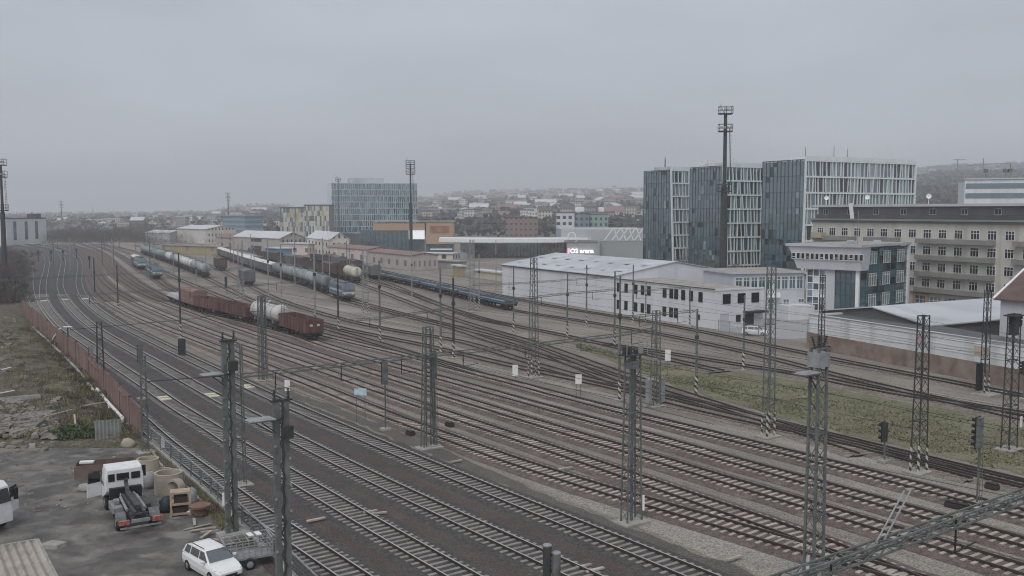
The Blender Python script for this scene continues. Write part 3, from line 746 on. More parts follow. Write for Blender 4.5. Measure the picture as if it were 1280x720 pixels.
board(803, 652, 619, 638, 5, 'narrow white plate at the foot of the switch-box mast')
board(1008, 742, 694, 716, 5.5, 'narrow white plate at the foot of the box lattice mast near the bottom edge')
board(281, 640, 616, 632, 6, 'white plate beside the twin-channel mast at the yard railing')
board(204, 566, 548, 560, 5, 'oval white plate on the mesh railing near the end of the red fence')
m_blue = mat('blue_white_sign', (.45, .62, .68), .5, .25, 3)
t = board(451, 528, 485.5, 494, 16, 'light blue wide sign on two legs beside the gravel walkway', m=m_blue, legs=2, face=.0)
# point machines and lids beside the tracks
for (u, v), lab in (((513, 544), 'near the mast beyond the gravel walkway'), ((562, 533), 'right of the mast beyond the gravel walkway'), ((1190, 634), 'left of two by the tall black signal'), ((1203, 637), 'right of two by the tall black signal'), ((1240, 611), 'behind the tall black signal')):
    p = G(u, v); t = thing('point_machine', f'low dark point machine box on the gravel {lab}', 'point machine', (p.x, p.y, 0), 0, 'point machines')
    b = MB(); b.rbox((p.x, p.y, .02), .9, .55, .3, RZH); b.build('base', m_rail_side, t, bevel=.04)
    b = MB(); b.rbox((p.x, p.y, .32), .8, .45, .12, RZH); b.build('lid', m_black, t, bevel=.03)
for i, (u, v) in enumerate(((1140, 612), (1184, 622), (878, 563), (1002, 497), (530, 534), (505, 530), (566, 521), (579, 527), (707, 586), (918, 698), (730, 708), (744, 713), (395, 650), (463, 640), (474, 642), (570, 577))):
    p = G(u, v, .14); b = MB(); b.rbox((p.x, p.y, .13), .9 + R.random() * .4, .22, .1, RZP + R.uniform(-.3, .3))
    tag(b.build('pale_slab', m_slp_pink, None, loc=p), 'small loose pale concrete piece lying beside the rails', 'concrete piece', 'loose pale pieces among the tracks')

# floodlight masts
def flood(u, Y, vt, r0, label, plats, pw=2.6, ladder=True, m=m_steel_d):
    x = (u - PX) / F * (Y * CP + SP * (H - 0)); h = hz(Y, vt); base = Vector((x, Y, zt(x, Y)))
    t = thing('floodlight_mast', label, 'floodlight mast', base, 0, 'floodlight masts')
    b = MB(); b.rev(base, (0, 0, 1), [(0, r0), (h * .6, r0 * .8), (h * .62, r0 * .5), (h, r0 * .4)], 10); b.build('shaft', m, t)
    if ladder:
        b = MB()
        for s in (-.3, .3): b.bar(base + Vector((r0 + .5, s, h * .62)), base + Vector((r0 * .5 + .5, s, h * .93)), .07)
        z = h * .62
        while z < h * .93: b.bar(base + Vector((r0 + .45, -.3, z)), base + Vector((r0 + .45, .3, z)), .07); z += .8
        b.build('ladder', m, t)
    for f in plats:
        z = h * f
        b = MB(); b.rbox((base.x, base.y, z), pw, pw * .6, .25); b.build('platform', m, t)
        b = MB()
        for sx in (-1, 0, 1):
            for sy in (-1, 1): q = base + Vector((sx * pw / 2, sy * pw * .3, z + .25)); b.bar(q, q + Vector((0, 0, 1.5)), .09)
        for sx in (-1, 1): b.bar(base + Vector((sx * pw / 2, -pw * .3, z + 1.75)), base + Vector((sx * pw / 2, pw * .3, z + 1.75)), .09)
        for sy in (-1, 1):
            for zz in (.9, 1.75): b.bar(base + Vector((-pw / 2, sy * pw * .3, z + zz)), base + Vector((pw / 2, sy * pw * .3, z + zz)), .09)
        b.build('railing', m, t)
        if f > .7:
            for i in range(4):
                q = base + Vector((-pw / 2 + pw * (i + .5) / 4, -pw * .3 - .2, z + .9 - .2)); b = MB(); b.rbox(q, .45, .35, .5); b.build('floodlight', m_steel_l, t)
    b = MB(); q = base + Vector((-.2, 0, h)); b.tube(q, q + Vector((-1.2, 0, 2.6)), .06, .03, 5); b.build('antenna', m, t)
    return t
flood(903, 222, 143, .95, 'tall dark floodlight mast standing in front of the glass office complex', (.58, .905, 1.0), 3.0)
flood(514, 381, 206, .75, 'dark floodlight mast beside the white billboard and the orange building', (.9, .955, 1.0), 3.4)
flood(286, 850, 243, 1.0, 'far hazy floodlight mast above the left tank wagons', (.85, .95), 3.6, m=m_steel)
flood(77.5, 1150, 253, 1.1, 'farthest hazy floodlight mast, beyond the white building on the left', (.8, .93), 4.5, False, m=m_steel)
flood(7, 262, 207, .75, 'floodlight mast at the left edge above the bare trees', (.62, .9, 1.0), 2.6)
flood(424, 470, 224, .5, 'slim mast in front of the pale glass office block in the distance', (.97,), 2.4, False, m=m_steel)
# ---------------------------------------------------------------- rolling stock (local frame: x along the track, z from rail head)
def wm(name, c, **k): return mat(name, c, k.pop('r', .7), k.pop('var', .18), k.pop('sc', .5), rnd=k.pop('rnd', .12), streak=True, **k)
m_wred = wm('wagon_red_brown', (.135, .062, .052), dirt=[((.08, .055, .047), .8, .7), ((.25, .17, .145), .5, 1.1)])
m_wred2 = wm('wagon_faded_red', (.25, .15, .13), dirt=((.16, .115, .1), .6, .7))
m_wbrn = wm('wagon_dark_brown', (.1, .065, .058), dirt=((.06, .05, .045), .6, .7))
m_wtank = wm('tank_blue_grey', (.27, .295, .31), dirt=[((.09, .09, .085), .6, .6), ((.32, .33, .33), .4, .9)], rnd=.3)
m_wteal = wm('tank_pale_teal', (.3, .35, .355), dirt=((.14, .15, .15), .6, .6))
m_wtnkw = wm('tank_off_white', (.62, .61, .59), dirt=((.25, .24, .22), .5, .6))
m_wcream = wm('tank_cream', (.55, .52, .42), dirt=((.3, .27, .2), .4, .6))
m_wroof = wm('wagon_pale_roof', (.72, .7, .65), dirt=((.34, .32, .28), .5, .8))
m_wgrey = wm('wagon_grey', (.13, .135, .14), dirt=((.2, .19, .18), .4, .6), rnd=.3)
m_wblue = wm('wagon_blue', (.1, .145, .185), dirt=[((.12, .125, .13), .7, .5), ((.04, .05, .06), .5, .9)], rnd=.4)
m_wlb = wm('wagon_blue_floor', (.36, .39, .43), dirt=((.2, .22, .24), .5, .5), rnd=.3)
m_wtarp = wm('wagon_pale_grey', (.42, .42, .4), dirt=((.24, .24, .23), .5, .8))
m_under = mat('underframe_dark', (.035, .032, .03), .8, .2, 1)
m_loco_b = wm('loco_blue', (.13, .175, .205), dirt=((.1, .12, .14), .4, .7))
m_loco_w = wm('loco_white_stripe', (.5, .56, .56), dirt=((.3, .32, .32), .4, .7))
m_loco_g = wm('loco_grey_blue', (.13, .15, .185), dirt=((.08, .08, .085), .5, .7))
m_carg = mat('car_glass', (.06, .075, .08), .1, .1, 1, spec=.6); m_carg.node_tree.nodes['Principled BSDF'].inputs['IOR'].default_value = 2.2
m_winb = mat('dark_window_glass', (.015, .018, .02), .12, .1, 1, spec=.6)
def under(t, L, truck=None):
    tr = truck or L * .34
    b = MB(); b.box(-L / 2, L / 2, -.9, .9, .85, 1.08); b.box(-L / 2, L / 2, -.18, .18, .6, .85)
    b.box(-L / 2 - .02, -L / 2 + .15, -1.3, 1.3, .75, 1.15); b.box(L / 2 - .15, L / 2 + .02, -1.3, 1.3, .75, 1.15)
    b.build('underframe', m_under, t, world=False)
    for s in (-1, 1):
        b = MB(); c = s * tr
        for y in (-.95, .95): b.box(c - 1.35, c + 1.35, y - .1, y + .1, .42, .72)
        b.box(c - .25, c + .25, -.95, .95, .5, .85); bo = b.build('bogie', m_under, t, world=False)
        for dx in (-.9, .9):
            for y in (-.755, .755):
                b = MB(); b.tube((c + dx, y - .07, .46), (c + dx, y + .07, .46), .46, .46, 14); w = b.build('wheel', m_rail_side, bo, world=False)
            b = MB(); b.tube((c + dx, -.75, .46), (c + dx, .75, .46), .08, .08, 6, cap=False); b.build('axle', m_under, bo, world=False)
    for s in (-1, 1):
        for y in (-.88, .88):
            b = MB(); b.tube((s * L / 2, y, 1.0), (s * (L / 2 + .5), y, 1.0), .1, .1, 8); b.tube((s * (L / 2 + .5), y, 1.0), (s * (L / 2 + .56), y, 1.0), .24, .24, 10); b.build('buffer', m_under, t, world=False)
def gondola(m, L=12.6, h=2.0, zb=1.1, label='', cat='open wagon', fl=None, ribs=True, rim=None):
    t = thing('open_wagon', label, cat, (0, 0, -500), 0.0001)
    under(t, L); w = 1.4; z0, z1 = zb, zb + h
    b = MB(); b.box(-L / 2, L / 2, -w, w, z0 - .02, z0 + .06)
    b.build('wagon_floor', fl or m_wbrn, t, world=False)
    for s in (-1, 1):
        b = MB(); y = s * w; b.box(-L / 2, L / 2, min(y, y - s * .07), max(y, y - s * .07), z0, z1)
        b.box(-L / 2, L / 2, min(y - s * .02, y + s * .07), max(y - s * .02, y + s * .07), z1 - .13, z1 + .03, 1)
        b.box(-L / 2, L / 2, min(y, y + s * .05), max(y, y + s * .05), z0, z0 + .16)
        if ribs:
            n = 9
            for i in range(n + 1):
                x = -L / 2 + .06 + (L - .12) * i / n; b.box(x - .06, x + .06, min(y, y + s * .1), max(y, y + s * .1), z0 + .02, z1 - .14)
        b.build('side_wall', [m, rim or m], t, world=False)
        b = MB(); x = s * L / 2; b.box(min(x, x - s * .07), max(x, x - s * .07), -w + .072, w - .072, z0 + .07, z1 + .02)
        for yy in (-.9, -.3, .3, .9): b.box(min(x, x + s * .1), max(x, x + s * .1), yy - .06, yy + .06, z0, z1)
        b.build('end_wall', m, t, world=False)
        if h > 1.5:
            for yy in (-.55, .6):
                b = MB(); x2 = x + s * .105; b.box(min(x2, x2 + s * .01), max(x2, x2 + s * .01), yy - .22, yy + .22, z0 + 1.0, z0 + 1.35); b.build('marking_panel', m_wroof, t, world=False)
    return t
def tanker(m, L=12.6, r=1.42, label=''):
    t = thing('tank_wagon', label, 'tank wagon', (0, 0, -500), 0.0001); under(t, L)
    zc = 1.35 + r; e = L / 2 - .5
    b = MB(); b.rev((-e, 0, zc), (1, 0, 0), [(0, .02), (.06, r * .5), (.2, r * .8), (.42, r * .97), (.6, r), (2 * e - .6, r), (2 * e - .42, r * .97), (2 * e - .2, r * .8), (2 * e - .06, r * .5), (2 * e, .02)], 22)
    b.build('tank', m, t, world=False, smooth=True)
    b = MB()
    for x in (-e * .7, -e * .25, e * .25, e * .7): b.rev((x - .05, 0, zc), (1, 0, 0), [(0, r + .01), (0, r + .035), (.1, r + .035), (.1, r + .01)], 22)
    for s in (-1, 1): b.box(s * e * .7 - .3, s * e * .7 + .3, -1.1, 1.1, 1.08, 1.7)
    b.build('tank_band', m_wgrey, t, world=False)
    b = MB(); b.box(-e * .75, e * .75, -.35, .35, zc + r + .1, zc + r + .16)
    for x in (-e * .7, -e * .35, 0, e * .35, e * .7):
        for y in (-.38, .38): b.bar((x, y, zc + r + .12), (x, y, zc + r + .75), .05)
    for y in (-.38, .38): b.bar((-e * .72, y, zc + r + .75), (e * .72, y, zc + r + .75), .05)
    b.build('roof_walkway', m_wgrey, t, world=False)
    b = MB(); b.tube((.3, 0, zc + r - .05), (.3, 0, zc + r + .35), .35, .35, 12); b.build('dome_hatch', m, t, world=False)
    b = MB()
    for y in (-.25, .25): b.bar((e + .12, y, 1.1), (e + .12, y, zc + r + .3), .05)
    for k in range(8): b.bar((e + .12, -.25, 1.3 + k * .38), (e + .12, .25, 1.3 + k * .38), .04)
    b.build('ladder', m_wgrey, t, world=False)
    return t
def covered(m, mr, L=13, label='', h=2.5):
    t = thing('covered_wagon', label, 'covered wagon', (0, 0, -500), 0.0001); under(t, L); w = 1.42
    b = MB(); b.box(-L / 2, L / 2, -w, w, 1.1, 1.1 + h)
    for i in range(11):
        x = -L / 2 + .06 + (L - .12) * i / 10
        for s in (-1, 1): b.box(x - .05, x + .05, min(s * w, s * (w + .05)), max(s * w, s * (w + .05)), 1.12, 1.08 + h)
    b.build('body', m, t, world=False)
    b = MB(); pr = [(w + .06) * math.cos(math.pi * k / 10) for k in range(11)]
    rr = [[(x, pr[k], 1.1 + h + .55 * math.sin(math.pi * k / 10)) for k in range(11)] for x in (-L / 2 - .05, L / 2 + .05)]
    b.loft(rr); b.build('roof', mr, t, world=False)
    for s in (-1, 1):
        for x in (-2.2, 2.2): b = MB(); b.box(x - 1.1, x + 1.1, min(s * (w + .05), s * (w + .1)), max(s * (w + .05), s * (w + .1)), 1.2, .95 + h); b.build('sliding_door', m, t, world=False)
    return t
def flat(L=13, label=''):
    t = thing('flat_wagon', label, 'flat wagon', (0, 0, -500), 0.0001); under(t, L)
    b = MB(); b.box(-L / 2, L / 2, -1.35, 1.35, 1.09, 1.3); b.build('deck', m_wtarp, t, world=False)
    b = MB(); b.loft([[(-L / 2 + .6, -1.1, 1.31), (-L / 2 + .6, 1.1, 1.31), (-L / 2 + .9, .9, 1.85), (-L / 2 + .9, -.9, 1.85)], [(L / 2 - .6, -1.1, 1.31), (L / 2 - .6, 1.1, 1.31), (L / 2 - .9, .9, 1.8), (L / 2 - .9, -.9, 1.8)]]); b.build('covered_load', m_wtarp, t, world=False)
    return t
def loco(mb, mw, L=16, label=''):
    t = thing('locomotive', label, 'locomotive', (0, 0, -500), 0.0001); under(t, L, L * .28); w = 1.45
    b = MB(); P0 = lambda x, zs: [(x, -w, 1.0), (x, w, 1.0), (x, w, zs), (x, w * .75, zs + .45), (x, -w * .75, zs + .45), (x, -w, zs)]
    b.loft([P0(-L / 2, 2.1), P0(-L / 2 + .55, 3.3), P0(L / 2 - .55, 3.3), P0(L / 2, 2.1)]); b.build('body', mb, t, world=False)
    b = MB(); b.box(-L / 2 + .6, L / 2 - .6, -w - .02, w + .02, 1.95, 2.35); b.box(L / 2 - .1, L / 2 + .03, -w + .05, w - .05, 1.6, 2.0); b.box(-L / 2 - .03, -L / 2 + .1, -w + .05, w - .05, 1.6, 2.0); b.build('stripe', mw, t, world=False)
    for s in (-1, 1):
        b = MB()
        for y0, y1 in ((-1.25, -.08), (.08, 1.25)): b.poly([(s * (L / 2 - .03 + .03), y0, 2.25), (s * (L / 2 - .03 + .03), y1, 2.25), (s * (L / 2 - .5 + .05), y1 * .9, 3.25), (s * (L / 2 - .5 + .05), y0 * .9, 3.25)])
        b.build('windscreen', m_winb, t, world=False)
        for y in (-.9, .9): b = MB(); b.tube((s * (L / 2 + .02), y, 1.5), (s * (L / 2 + .1), y, 1.5), .14, .14, 10); b.build('headlight', m_wroof, t, world=False)
        b = MB(); x = s * L * .36
        b.bar((x, -.4, 3.8), (x + s * 1.1, -.4, 4.4), .05); b.bar((x, .4, 3.8), (x + s * 1.1, .4, 4.4), .05); b.bar((x + s * 1.1, -.8, 4.42), (x + s * 1.1, .8, 4.42), .07); b.build('pantograph', m_under, t, world=False)
    b = MB(); b.box(-L * .3, L * .3, -.8, .8, 3.74, 4.0); b.build('roof_equipment', m_wgrey, t, world=False)
    return t
CACHE = {}
def stock(kind):
    f = {'gon': lambda: gondola(m_wred), 'gonf': lambda: gondola(m_wred, 12.6, 1.75), 'gonb': lambda: gondola(m_wbrn, 12.6, 1.7), 'gonlow': lambda: gondola(m_wblue, 13, .62, 1.15, fl=m_wlb, rim=m_wlb),
         'tank': lambda: tanker(m_wtank), 'tankt': lambda: tanker(m_wteal), 'tankw': lambda: tanker(m_wtnkw), 'tankc': lambda: tanker(m_wcream, 12.6, 1.5),
         'covr': lambda: covered(m_wred2, m_wred2, 11), 'covw': lambda: covered(m_wgrey, m_wroof, 13, h=2.3), 'covb': lambda: covered(m_wbrn, m_wbrn, 13), 'covg': lambda: covered(m_wgrey, m_wgrey, 13),
         'flat': lambda: flat(), 'loco': lambda: loco(m_loco_b, m_loco_w), 'locog': lambda: loco(m_loco_g, m_loco_w, 13)}[kind]
    first = kind not in CACHE
    if first: CACHE[kind] = f(); index_kids()
    return CACHE[kind], first
LEN = {'gon': 13.7, 'gonf': 13.7, 'gonb': 13.7, 'gonlow': 14.9, 'tank': 13.7, 'tankt': 13.7, 'tankw': 13.7, 'tankc': 13.7, 'covr': 12.2, 'covw': 14.2, 'covb': 14.2, 'covg': 14.2, 'flat': 14.2, 'loco': 17.2, 'locog': 14.2}
def train(key, u, v, items, group, dzr=0.0):
    """items from the near end (near end at picture spot u,v) outwards: (kind, label)"""
    s = tpos(key, u, v); z = RAILZ + .004 * list(TR).index(key)
    p0, _ = tat(key, s); p1, _ = tat(key, s + 5); sg = 1 if p1.y > p0.y else -1
    for kind, lab in items:
        L = LEN[kind]; s += sg * L / 2
        p, d = tat(key, s); pa, _ = tat(key, s - 4); pb, _ = tat(key, s + 4); d = (pb - pa).normalized() * -sg
        root, first = stock(kind); rz = math.atan2(d.y, d.x)
        if first:
            root.location = (p.x, p.y, z); root.rotation_euler = (0, 0, rz); root['label'] = lab; root['group'] = group
        else: dup(root, (p.x, p.y, z), rz, lab, group)
        s += sg * L / 2
train('G', 394, 429, [('gon', 'red-brown open wagon with ribbed sides, nearest of the short brown row'), ('tankw', 'off-white tank wagon between red-brown open wagons'), ('gonf', 'red-brown open wagon directly behind the off-white tank wagon'),
      ('gonf', 'red-brown open wagon coupled to the faded red covered wagon'), ('covr', 'faded red covered wagon with pale roof in the short brown row'), ('flat', 'low flat wagon with pale grey load at the far end of the short brown row')], 'wagons of the short red-brown row')
ords = ['nearest', 'second', 'third', 'fourth', 'fifth', 'sixth', 'seventh', 'eighth', 'ninth', 'tenth', 'eleventh', 'twelfth', 'thirteenth', 'fourteenth', 'fifteenth', 'sixteenth']
k1 = ['tank', 'tankt', 'tankw', 'tankw', 'tankw', 'tank', 'tankw', 'tank', 'tankt', 'tankt', 'tank', 'tank', 'tank']
nm = {'tank': 'blue-grey tank wagon', 'tankt': 'pale teal tank wagon', 'tankw': 'off-white tank wagon', 'covw': 'grey covered wagon with pale roof', 'gonb': 'dark brown open wagon', 'covb': 'dark brown covered wagon', 'covg': 'grey covered wagon', 'gonlow': 'low blue open wagon', 'tankc': 'cream tank wagon', 'gon': 'red-brown open wagon'}
train('M', 258, 348, [(k, f'{nm[k]}, {ords[i]} from the near end of the left tank wagon row') for i, k in enumerate(k1)], 'wagons of the left tank row')
train('O', 437, 379, [('locog', 'grey-blue locomotive at the head of the blue-grey tank wagons')], 'locomotives')
k2 = ['tank', 'tank', 'tankt', 'tankt', 'tank', 'covw', 'covw', 'covw', 'covw', 'covw', 'covw', 'covw', 'covw', 'covw', 'covw']
train('O', 411, 367, [(k, f'{nm[k]}, {ords[i]} from the near end of the pale-roofed row') for i, k in enumerate(k2)], 'wagons of the pale-roofed row')
k3 = ['tankc', 'gonb', 'covb', 'gonb', 'gonb', 'covb', 'covg', 'gonb', 'covb', 'gonb', 'gonb', 'covb']
train('Q', 449, 356, [(k, f'{nm[k]}, {ords[i]} from near end of the cream-tank row') for i, k in enumerate(k3)], 'wagons of the brown row')
train('K', 471, 350.5, [(k, f'{nm[k]}, {ords[i]} of the dark row beyond the cream tank') for i, k in enumerate(['covg', 'gonb', 'covb', 'gonb', 'covg', 'covb', 'gonb', 'gonb'])], 'wagons of the far dark row')
train('R', 640, 389.5, [('gonlow', f'low blue open wagon, {ords[i]} from the near end of the blue row') for i in range(8)], 'low blue wagons')
train('P', 372, 352, [(k, f'{nm[k]}, {ords[i]} of the short row behind the pale-roofed wagons') for i, k in enumerate(['covb', 'gonb', 'gon', 'gonb', 'covg', 'tankw', 'tankt', 'gonb'])], 'wagons of the hidden middle row')
train('H', 198, 350, [('loco', 'blue locomotive with white stripe standing alone, nearer of two')], 'locomotives')
train('H', 186, 337.5, [('loco', 'blue locomotive with white stripe, farther of two'), ('covw', 'grey covered wagon with pale roof behind the farther blue locomotive')], 'locomotives')
train('N', 279, 340, [('covb', 'dark brown covered wagon standing alone between the two tank wagon rows')], 'lone wagons')
train('N', 312, 358, [('covg', 'dark grey covered wagon near the end of the pale-roofed row')], 'lone wagons')

# ---------------------------------------------------------------- road vehicles
m_carw = mat('white_car_paint', (.8, .81, .8), .3, .03, 1, spec=.5)
m_tyre = mat('tyre_rubber', (.02, .02, .02), .9, .1, 2)
m_rim = mat('wheel_rim', (.4, .41, .42), .4, .1, 2, metal=.5)
m_lightr = mat('red_lens', (.36, .09, .07), .35, .35, 6, dirt=((.5, .4, .36), .6, 5))
m_lightw = mat('clear_lens', (.7, .72, .72), .15, .1, 4)
def wheel(t, x, y, r, w, name='wheel'):
    s = 1 if y > 0 else -1
    b = MB(); b.rev((x, y - w / 2, r), (0, 1, 0), [(0, r * .6), (.02, r * .92), (w * .25, r), (w * .75, r), (w - .02, r * .92), (w, r * .6)], 20); o = b.build(name, m_tyre, t, world=False)
    b = MB(); b.rev((x, y + s * (w / 2 - .03), r), (0, s, 0), [(0, r * .62), (.01, r * .55), (.03, r * .2), (.035, .001)], 14); b.build('rim', m_rim, o, world=False)
def car(label, loc, rz, cat='car'):
    t = thing('parked_car', label, cat, loc, rz, 'white parked cars')
    # lower body stations x: (x, half width, z low, z belt)
    st = [(-2.12, .70, .42, .86), (-2.02, .80, .3, .97), (-1.4, .86, .22, 1.0), (0, .88, .2, .97), (.9, .87, .2, .94), (1.5, .84, .24, .86), (1.95, .76, .3, .74), (2.1, .62, .4, .62)]
    def ring(x, w, a, z): return [(x, -w * .94, a), (x, w * .94, a), (x, w, a + (z - a) * .35), (x, w * .99, a + (z - a) * .75), (x, w * .9, z), (x, -w * .9, z), (x, -w * .99, a + (z - a) * .75), (x, -w, a + (z - a) * .35)]
    b = MB(); b.loft([ring(*s) for s in st])
    # greenhouse
    gh = [(-2.0, .74, .95, .97), (-1.78, .66, .95, 1.36), (-1.2, .63, .95, 1.49), (0, .63, .95, 1.5), (.35, .62, .93, 1.44), (1.05, .72, .9, .95)]
    b.loft([[(x, -.8, a), (x, .8, a), (x, w, z), (x, -w, z)] for x, w, a, z in gh])
    body = b.build('body', m_carw, t, world=False, bevel=.02); 
    b = MB(); b.poly([(.4, -.58, 1.435), (.4, .58, 1.435), (1.03, .70, .99), (1.03, -.70, .99)]); ws = b.build('windscreen', m_carg, t, world=False); ws.location = (.015, 0, .02)
    b = MB(); b.poly([(-1.83, -.6, 1.36), (-1.83, .6, 1.36), (-2.03, .68, 1.03), (-2.03, -.68, 1.03)][::-1]); o = b.build('rear_window', m_winb, t, world=False); o.location = (-.012, 0, .012)
    for s in (-1, 1):
        for x0, x1, tx0, tx1 in ((-1.75, -1.15, -1.6, -1.1), (-1.05, -.1, -1.02, -.12), (-.02, .92, -.04, .36)):
            b = MB(); y = lambda z: s * (.81 - (z - .95) * .31)
            b.poly([(x0, y(1.02), 1.02), (x1, y(1.0), 1.0), (tx1, y(1.41), 1.41), (tx0, y(1.41), 1.41)]); b.build('side_window', m_carg, t, world=False)
        b = MB(); b.tube((-1.5, s * .55, 1.53), (.15, s * .55, 1.53), .02, .02, 6); b.build('roof_rail', m_rail_side, t, world=False)
        b = MB(); b.rbox((.72, s * .95, .95), .16, .2, .14); b.build('mirror', m_carw, t, world=False, bevel=.03)
        b = MB(); b.poly([(1.72, s * .80, .62), (2.06, s * .55, .58), (2.0, s * .55, .74), (1.68, s * .78, .78)]); o = b.build('headlight', m_lightw, t, world=False); o.location = (.02, s * .015, .012)
        b = MB(); b.rbox((-2.06, s * .68, .72), .1, .16, .22); b.build('tail_light', m_lightr, t, world=False)
        for x in (-1.3, 1.3): wheel(t, x, s * .8, .31, .2)
    b = MB(); b.box(2.06, 2.13, -.35, .35, .4, .52); b.build('grille', m_black, t, world=False)
    return t
c0 = G(266, 716); dv = Vector((.70, -.71, 0))
car0 = car('white hatchback car parked by the railing at the bottom edge', (c0.x, c0.y, .01), math.atan2(dv.y, dv.x)); index_kids()
p = G(944, 419); dup(car0, (p.x, p.y, .01), math.radians(-25), 'white car parked on the forecourt beyond the far tracks beside the warehouse')
m_cab = mat('truck_white', (.74, .75, .75), .4, .06, 1.5, dirt=((.5, .49, .46), .3, 2))
m_frame = mat('truck_frame_dark', (.05, .055, .06), .6, .25, 2, dirt=((.16, .15, .14), .5, 3))
m_mud = mat('mudguard_grey', (.15, .155, .16), .6, .2, 2, dirt=((.08, .075, .07), .5, 3))
m_fgrey = mat('truck_grey', (.27, .28, .29), .6, .2, 2, dirt=((.14, .13, .12), .5, 3))
def truck(label, loc, rz, door=True):
    t = thing('hook_lift_truck', label, 'truck', loc, rz, 'trucks in the yard')
    b = MB()
    cab = [(1.75, 1.18, 1.45, 2.85), (1.9, 1.22, 1.25, 3.0), (3.1, 1.22, .8, 3.02), (3.5, 1.2, .6, 2.75), (3.72, 1.18, .5, 1.75), (3.75, 1.12, .5, 1.0)]
    b.loft([[(x, -w, a), (x, w, a), (x, w, a + (z - a) * .6), (x, w * .9, z), (x, -w * .9, z), (x, -w, a + (z - a) * .6)] for x, w, a, z in cab]); b.build('cab', m_cab, t, world=False, bevel=.04)
    b = MB()
    for y0, y1 in ((-.98, -.42), (-.28, .5), ): b.box(1.71, 1.76, y0, y1, 2.15, 2.6)
    b.build('rear_window', m_winb, t, world=False)
    b = MB(); b.box(1.71, 1.76, .62, 1.02, 2.1, 2.6); b.build('corner_window', m_winb, t, world=False)
    b = MB(); b.poly([(3.53, -1.0, 2.62), (3.53, 1.0, 2.62), (3.74, 1.08, 1.78), (3.74, -1.08, 1.78)]); o = b.build('windscreen', m_winb, t, world=False); o.location = (.02, 0, .02)
    for s in (-1, 1):
        b = MB(); b.poly([(2.2, s * 1.225, 1.75), (3.45, s * 1.225, 1.7), (3.3, s * 1.16, 2.5), (2.25, s * 1.13, 2.6)]); o = b.build('side_window', m_winb, t, world=False); o.location = (0, s * .015, 0)
        b = MB(); b.rbox((3.55, s * 1.55, 1.75), .14, .24, .75); b.bar((3.5, s * 1.15, 2.5), (3.55, s * 1.5, 2.4), .05); b.build('mirror', m_black, t, world=False)
        for x in (2.75, -2.2): wheel(t, x, s * 1.0, .5, .32 if x > 0 else .55)
        b = MB(); rr = [(-2.2 + .62 * math.cos(a), .5 + .62 * math.sin(a)) for a in [math.pi * k / 8 for k in range(9)]]
        for (xa, za), (xb, zb) in zip(rr, rr[1:]): b.bar((xa, s * 1.0, za), (xb, s * 1.0, zb), .62, .03, up=(0, 1, 0) if False else (0, 0, 1))
        b.build('mudguard', m_mud, t, world=False)
        b = MB(); b.box(-3.78, -3.6, s * .98 - .3, s * .98 + .3, .72, 1.0); b.build('tail_light', m_lightr, t, world=False)
        b = MB(); b.box(-.9, 1.1, min(s * .55, s * 1.15), max(s * .55, s * 1.15), .55, 1.05); b.build('tank_box', m_fgrey if s > 0 else m_frame, t, world=False, bevel=.03)
        b = MB(); b.box(-3.6, 1.7, s * .42 - .06, s * .42 + .06, .85, 1.12); b.build('chassis_rail', m_frame, t, world=False)
    b = MB(); b.box(-3.7, -3.62, -1.2, 1.2, .45, .55); b.box(-3.72, -3.6, -.55, .55, .78, .98)
    b.build('bumper_bar', m_fgrey, t, world=False)
    b = MB(); b.bar((-3.4, -.28, 1.28), (1.0, -.28, 1.32), .16, .2); b.bar((-3.4, .28, 1.28), (1.0, .28, 1.32), .16, .2)
    b.bar((-2.6, 0, 1.42), (.8, 0, 1.5), .3, .28); b.bar((.8, 0, 1.5), (1.35, 0, 2.2), .22, .25); b.bar((1.35, 0, 2.2), (1.05, 0, 2.35), .15, .15)
    for x in (-3.3, -2.2, -1.0, .2): b.box(x - .08, x + .08, -.5, .5, 1.14, 1.24)
    b.build('hook_arm', m_frame, t, world=False)
    for s in (-1, 1):
        b = MB(); b.tube((-2.2, s * .55, 1.2), (.4, s * .5, 1.35), .09, .09, 8); b.tube((.4, s * .5, 1.35), (1.0, s * .4, 1.42), .05, .05, 8); b.build('hydraulic_ram', m_fgrey, t, world=False)
    b = MB(); b.box(-.2, .3, .65, 1.0, 1.06, 1.35); b.build('toolbox', m_fgrey, t, world=False, bevel=.03)
    b = MB(); b.box(1.35, 1.7, -1.0, 1.0, .9, 1.7); b.build('engine_cover', m_black, t, world=False)
    if door:
        a = math.radians(65); hx, hy = 3.3, 1.24
        b = MB(); ca, sa = -math.cos(a), math.sin(a)
        q = lambda r, z, o=0: (hx + ca * r, hy + sa * r + o, z)
        b.hexa([q(0, .9), q(1.0, .9), q(1.0, .9, .06), q(0, .9, .06), q(0, 1.8), q(1.0, 1.8), q(1.0, 1.8, .06), q(0, 1.8, .06)]); o = b.build('door', m_cab, t, world=False)
        b = MB(); b.hexa([q(.05, 1.83), q(.95, 1.83), q(.95, 1.83, .04), q(.05, 1.83, .04), q(.1, 2.5), q(.85, 2.55), q(.85, 2.55, .04), q(.1, 2.5, .04)]); b.build('door_window', m_winb, o, world=False)
    return t
ta, tb = G(177, 668), G(143, 618)
d = (tb - ta).normalized(); c = ta + d * 3.75
tr0 = truck('white hook-lift truck without a container, one cab door open, standing in the yard', (c.x, c.y, .01), math.atan2(d.y, d.x)); index_kids()
p = G(-36, 664); d2 = Vector((.55, -.83, 0)); dup(tr0, (p.x - 1.5, p.y + 1.2, .01), math.atan2(-.45, .9), 'white truck front with black mirror, mostly cut off by the left edge')
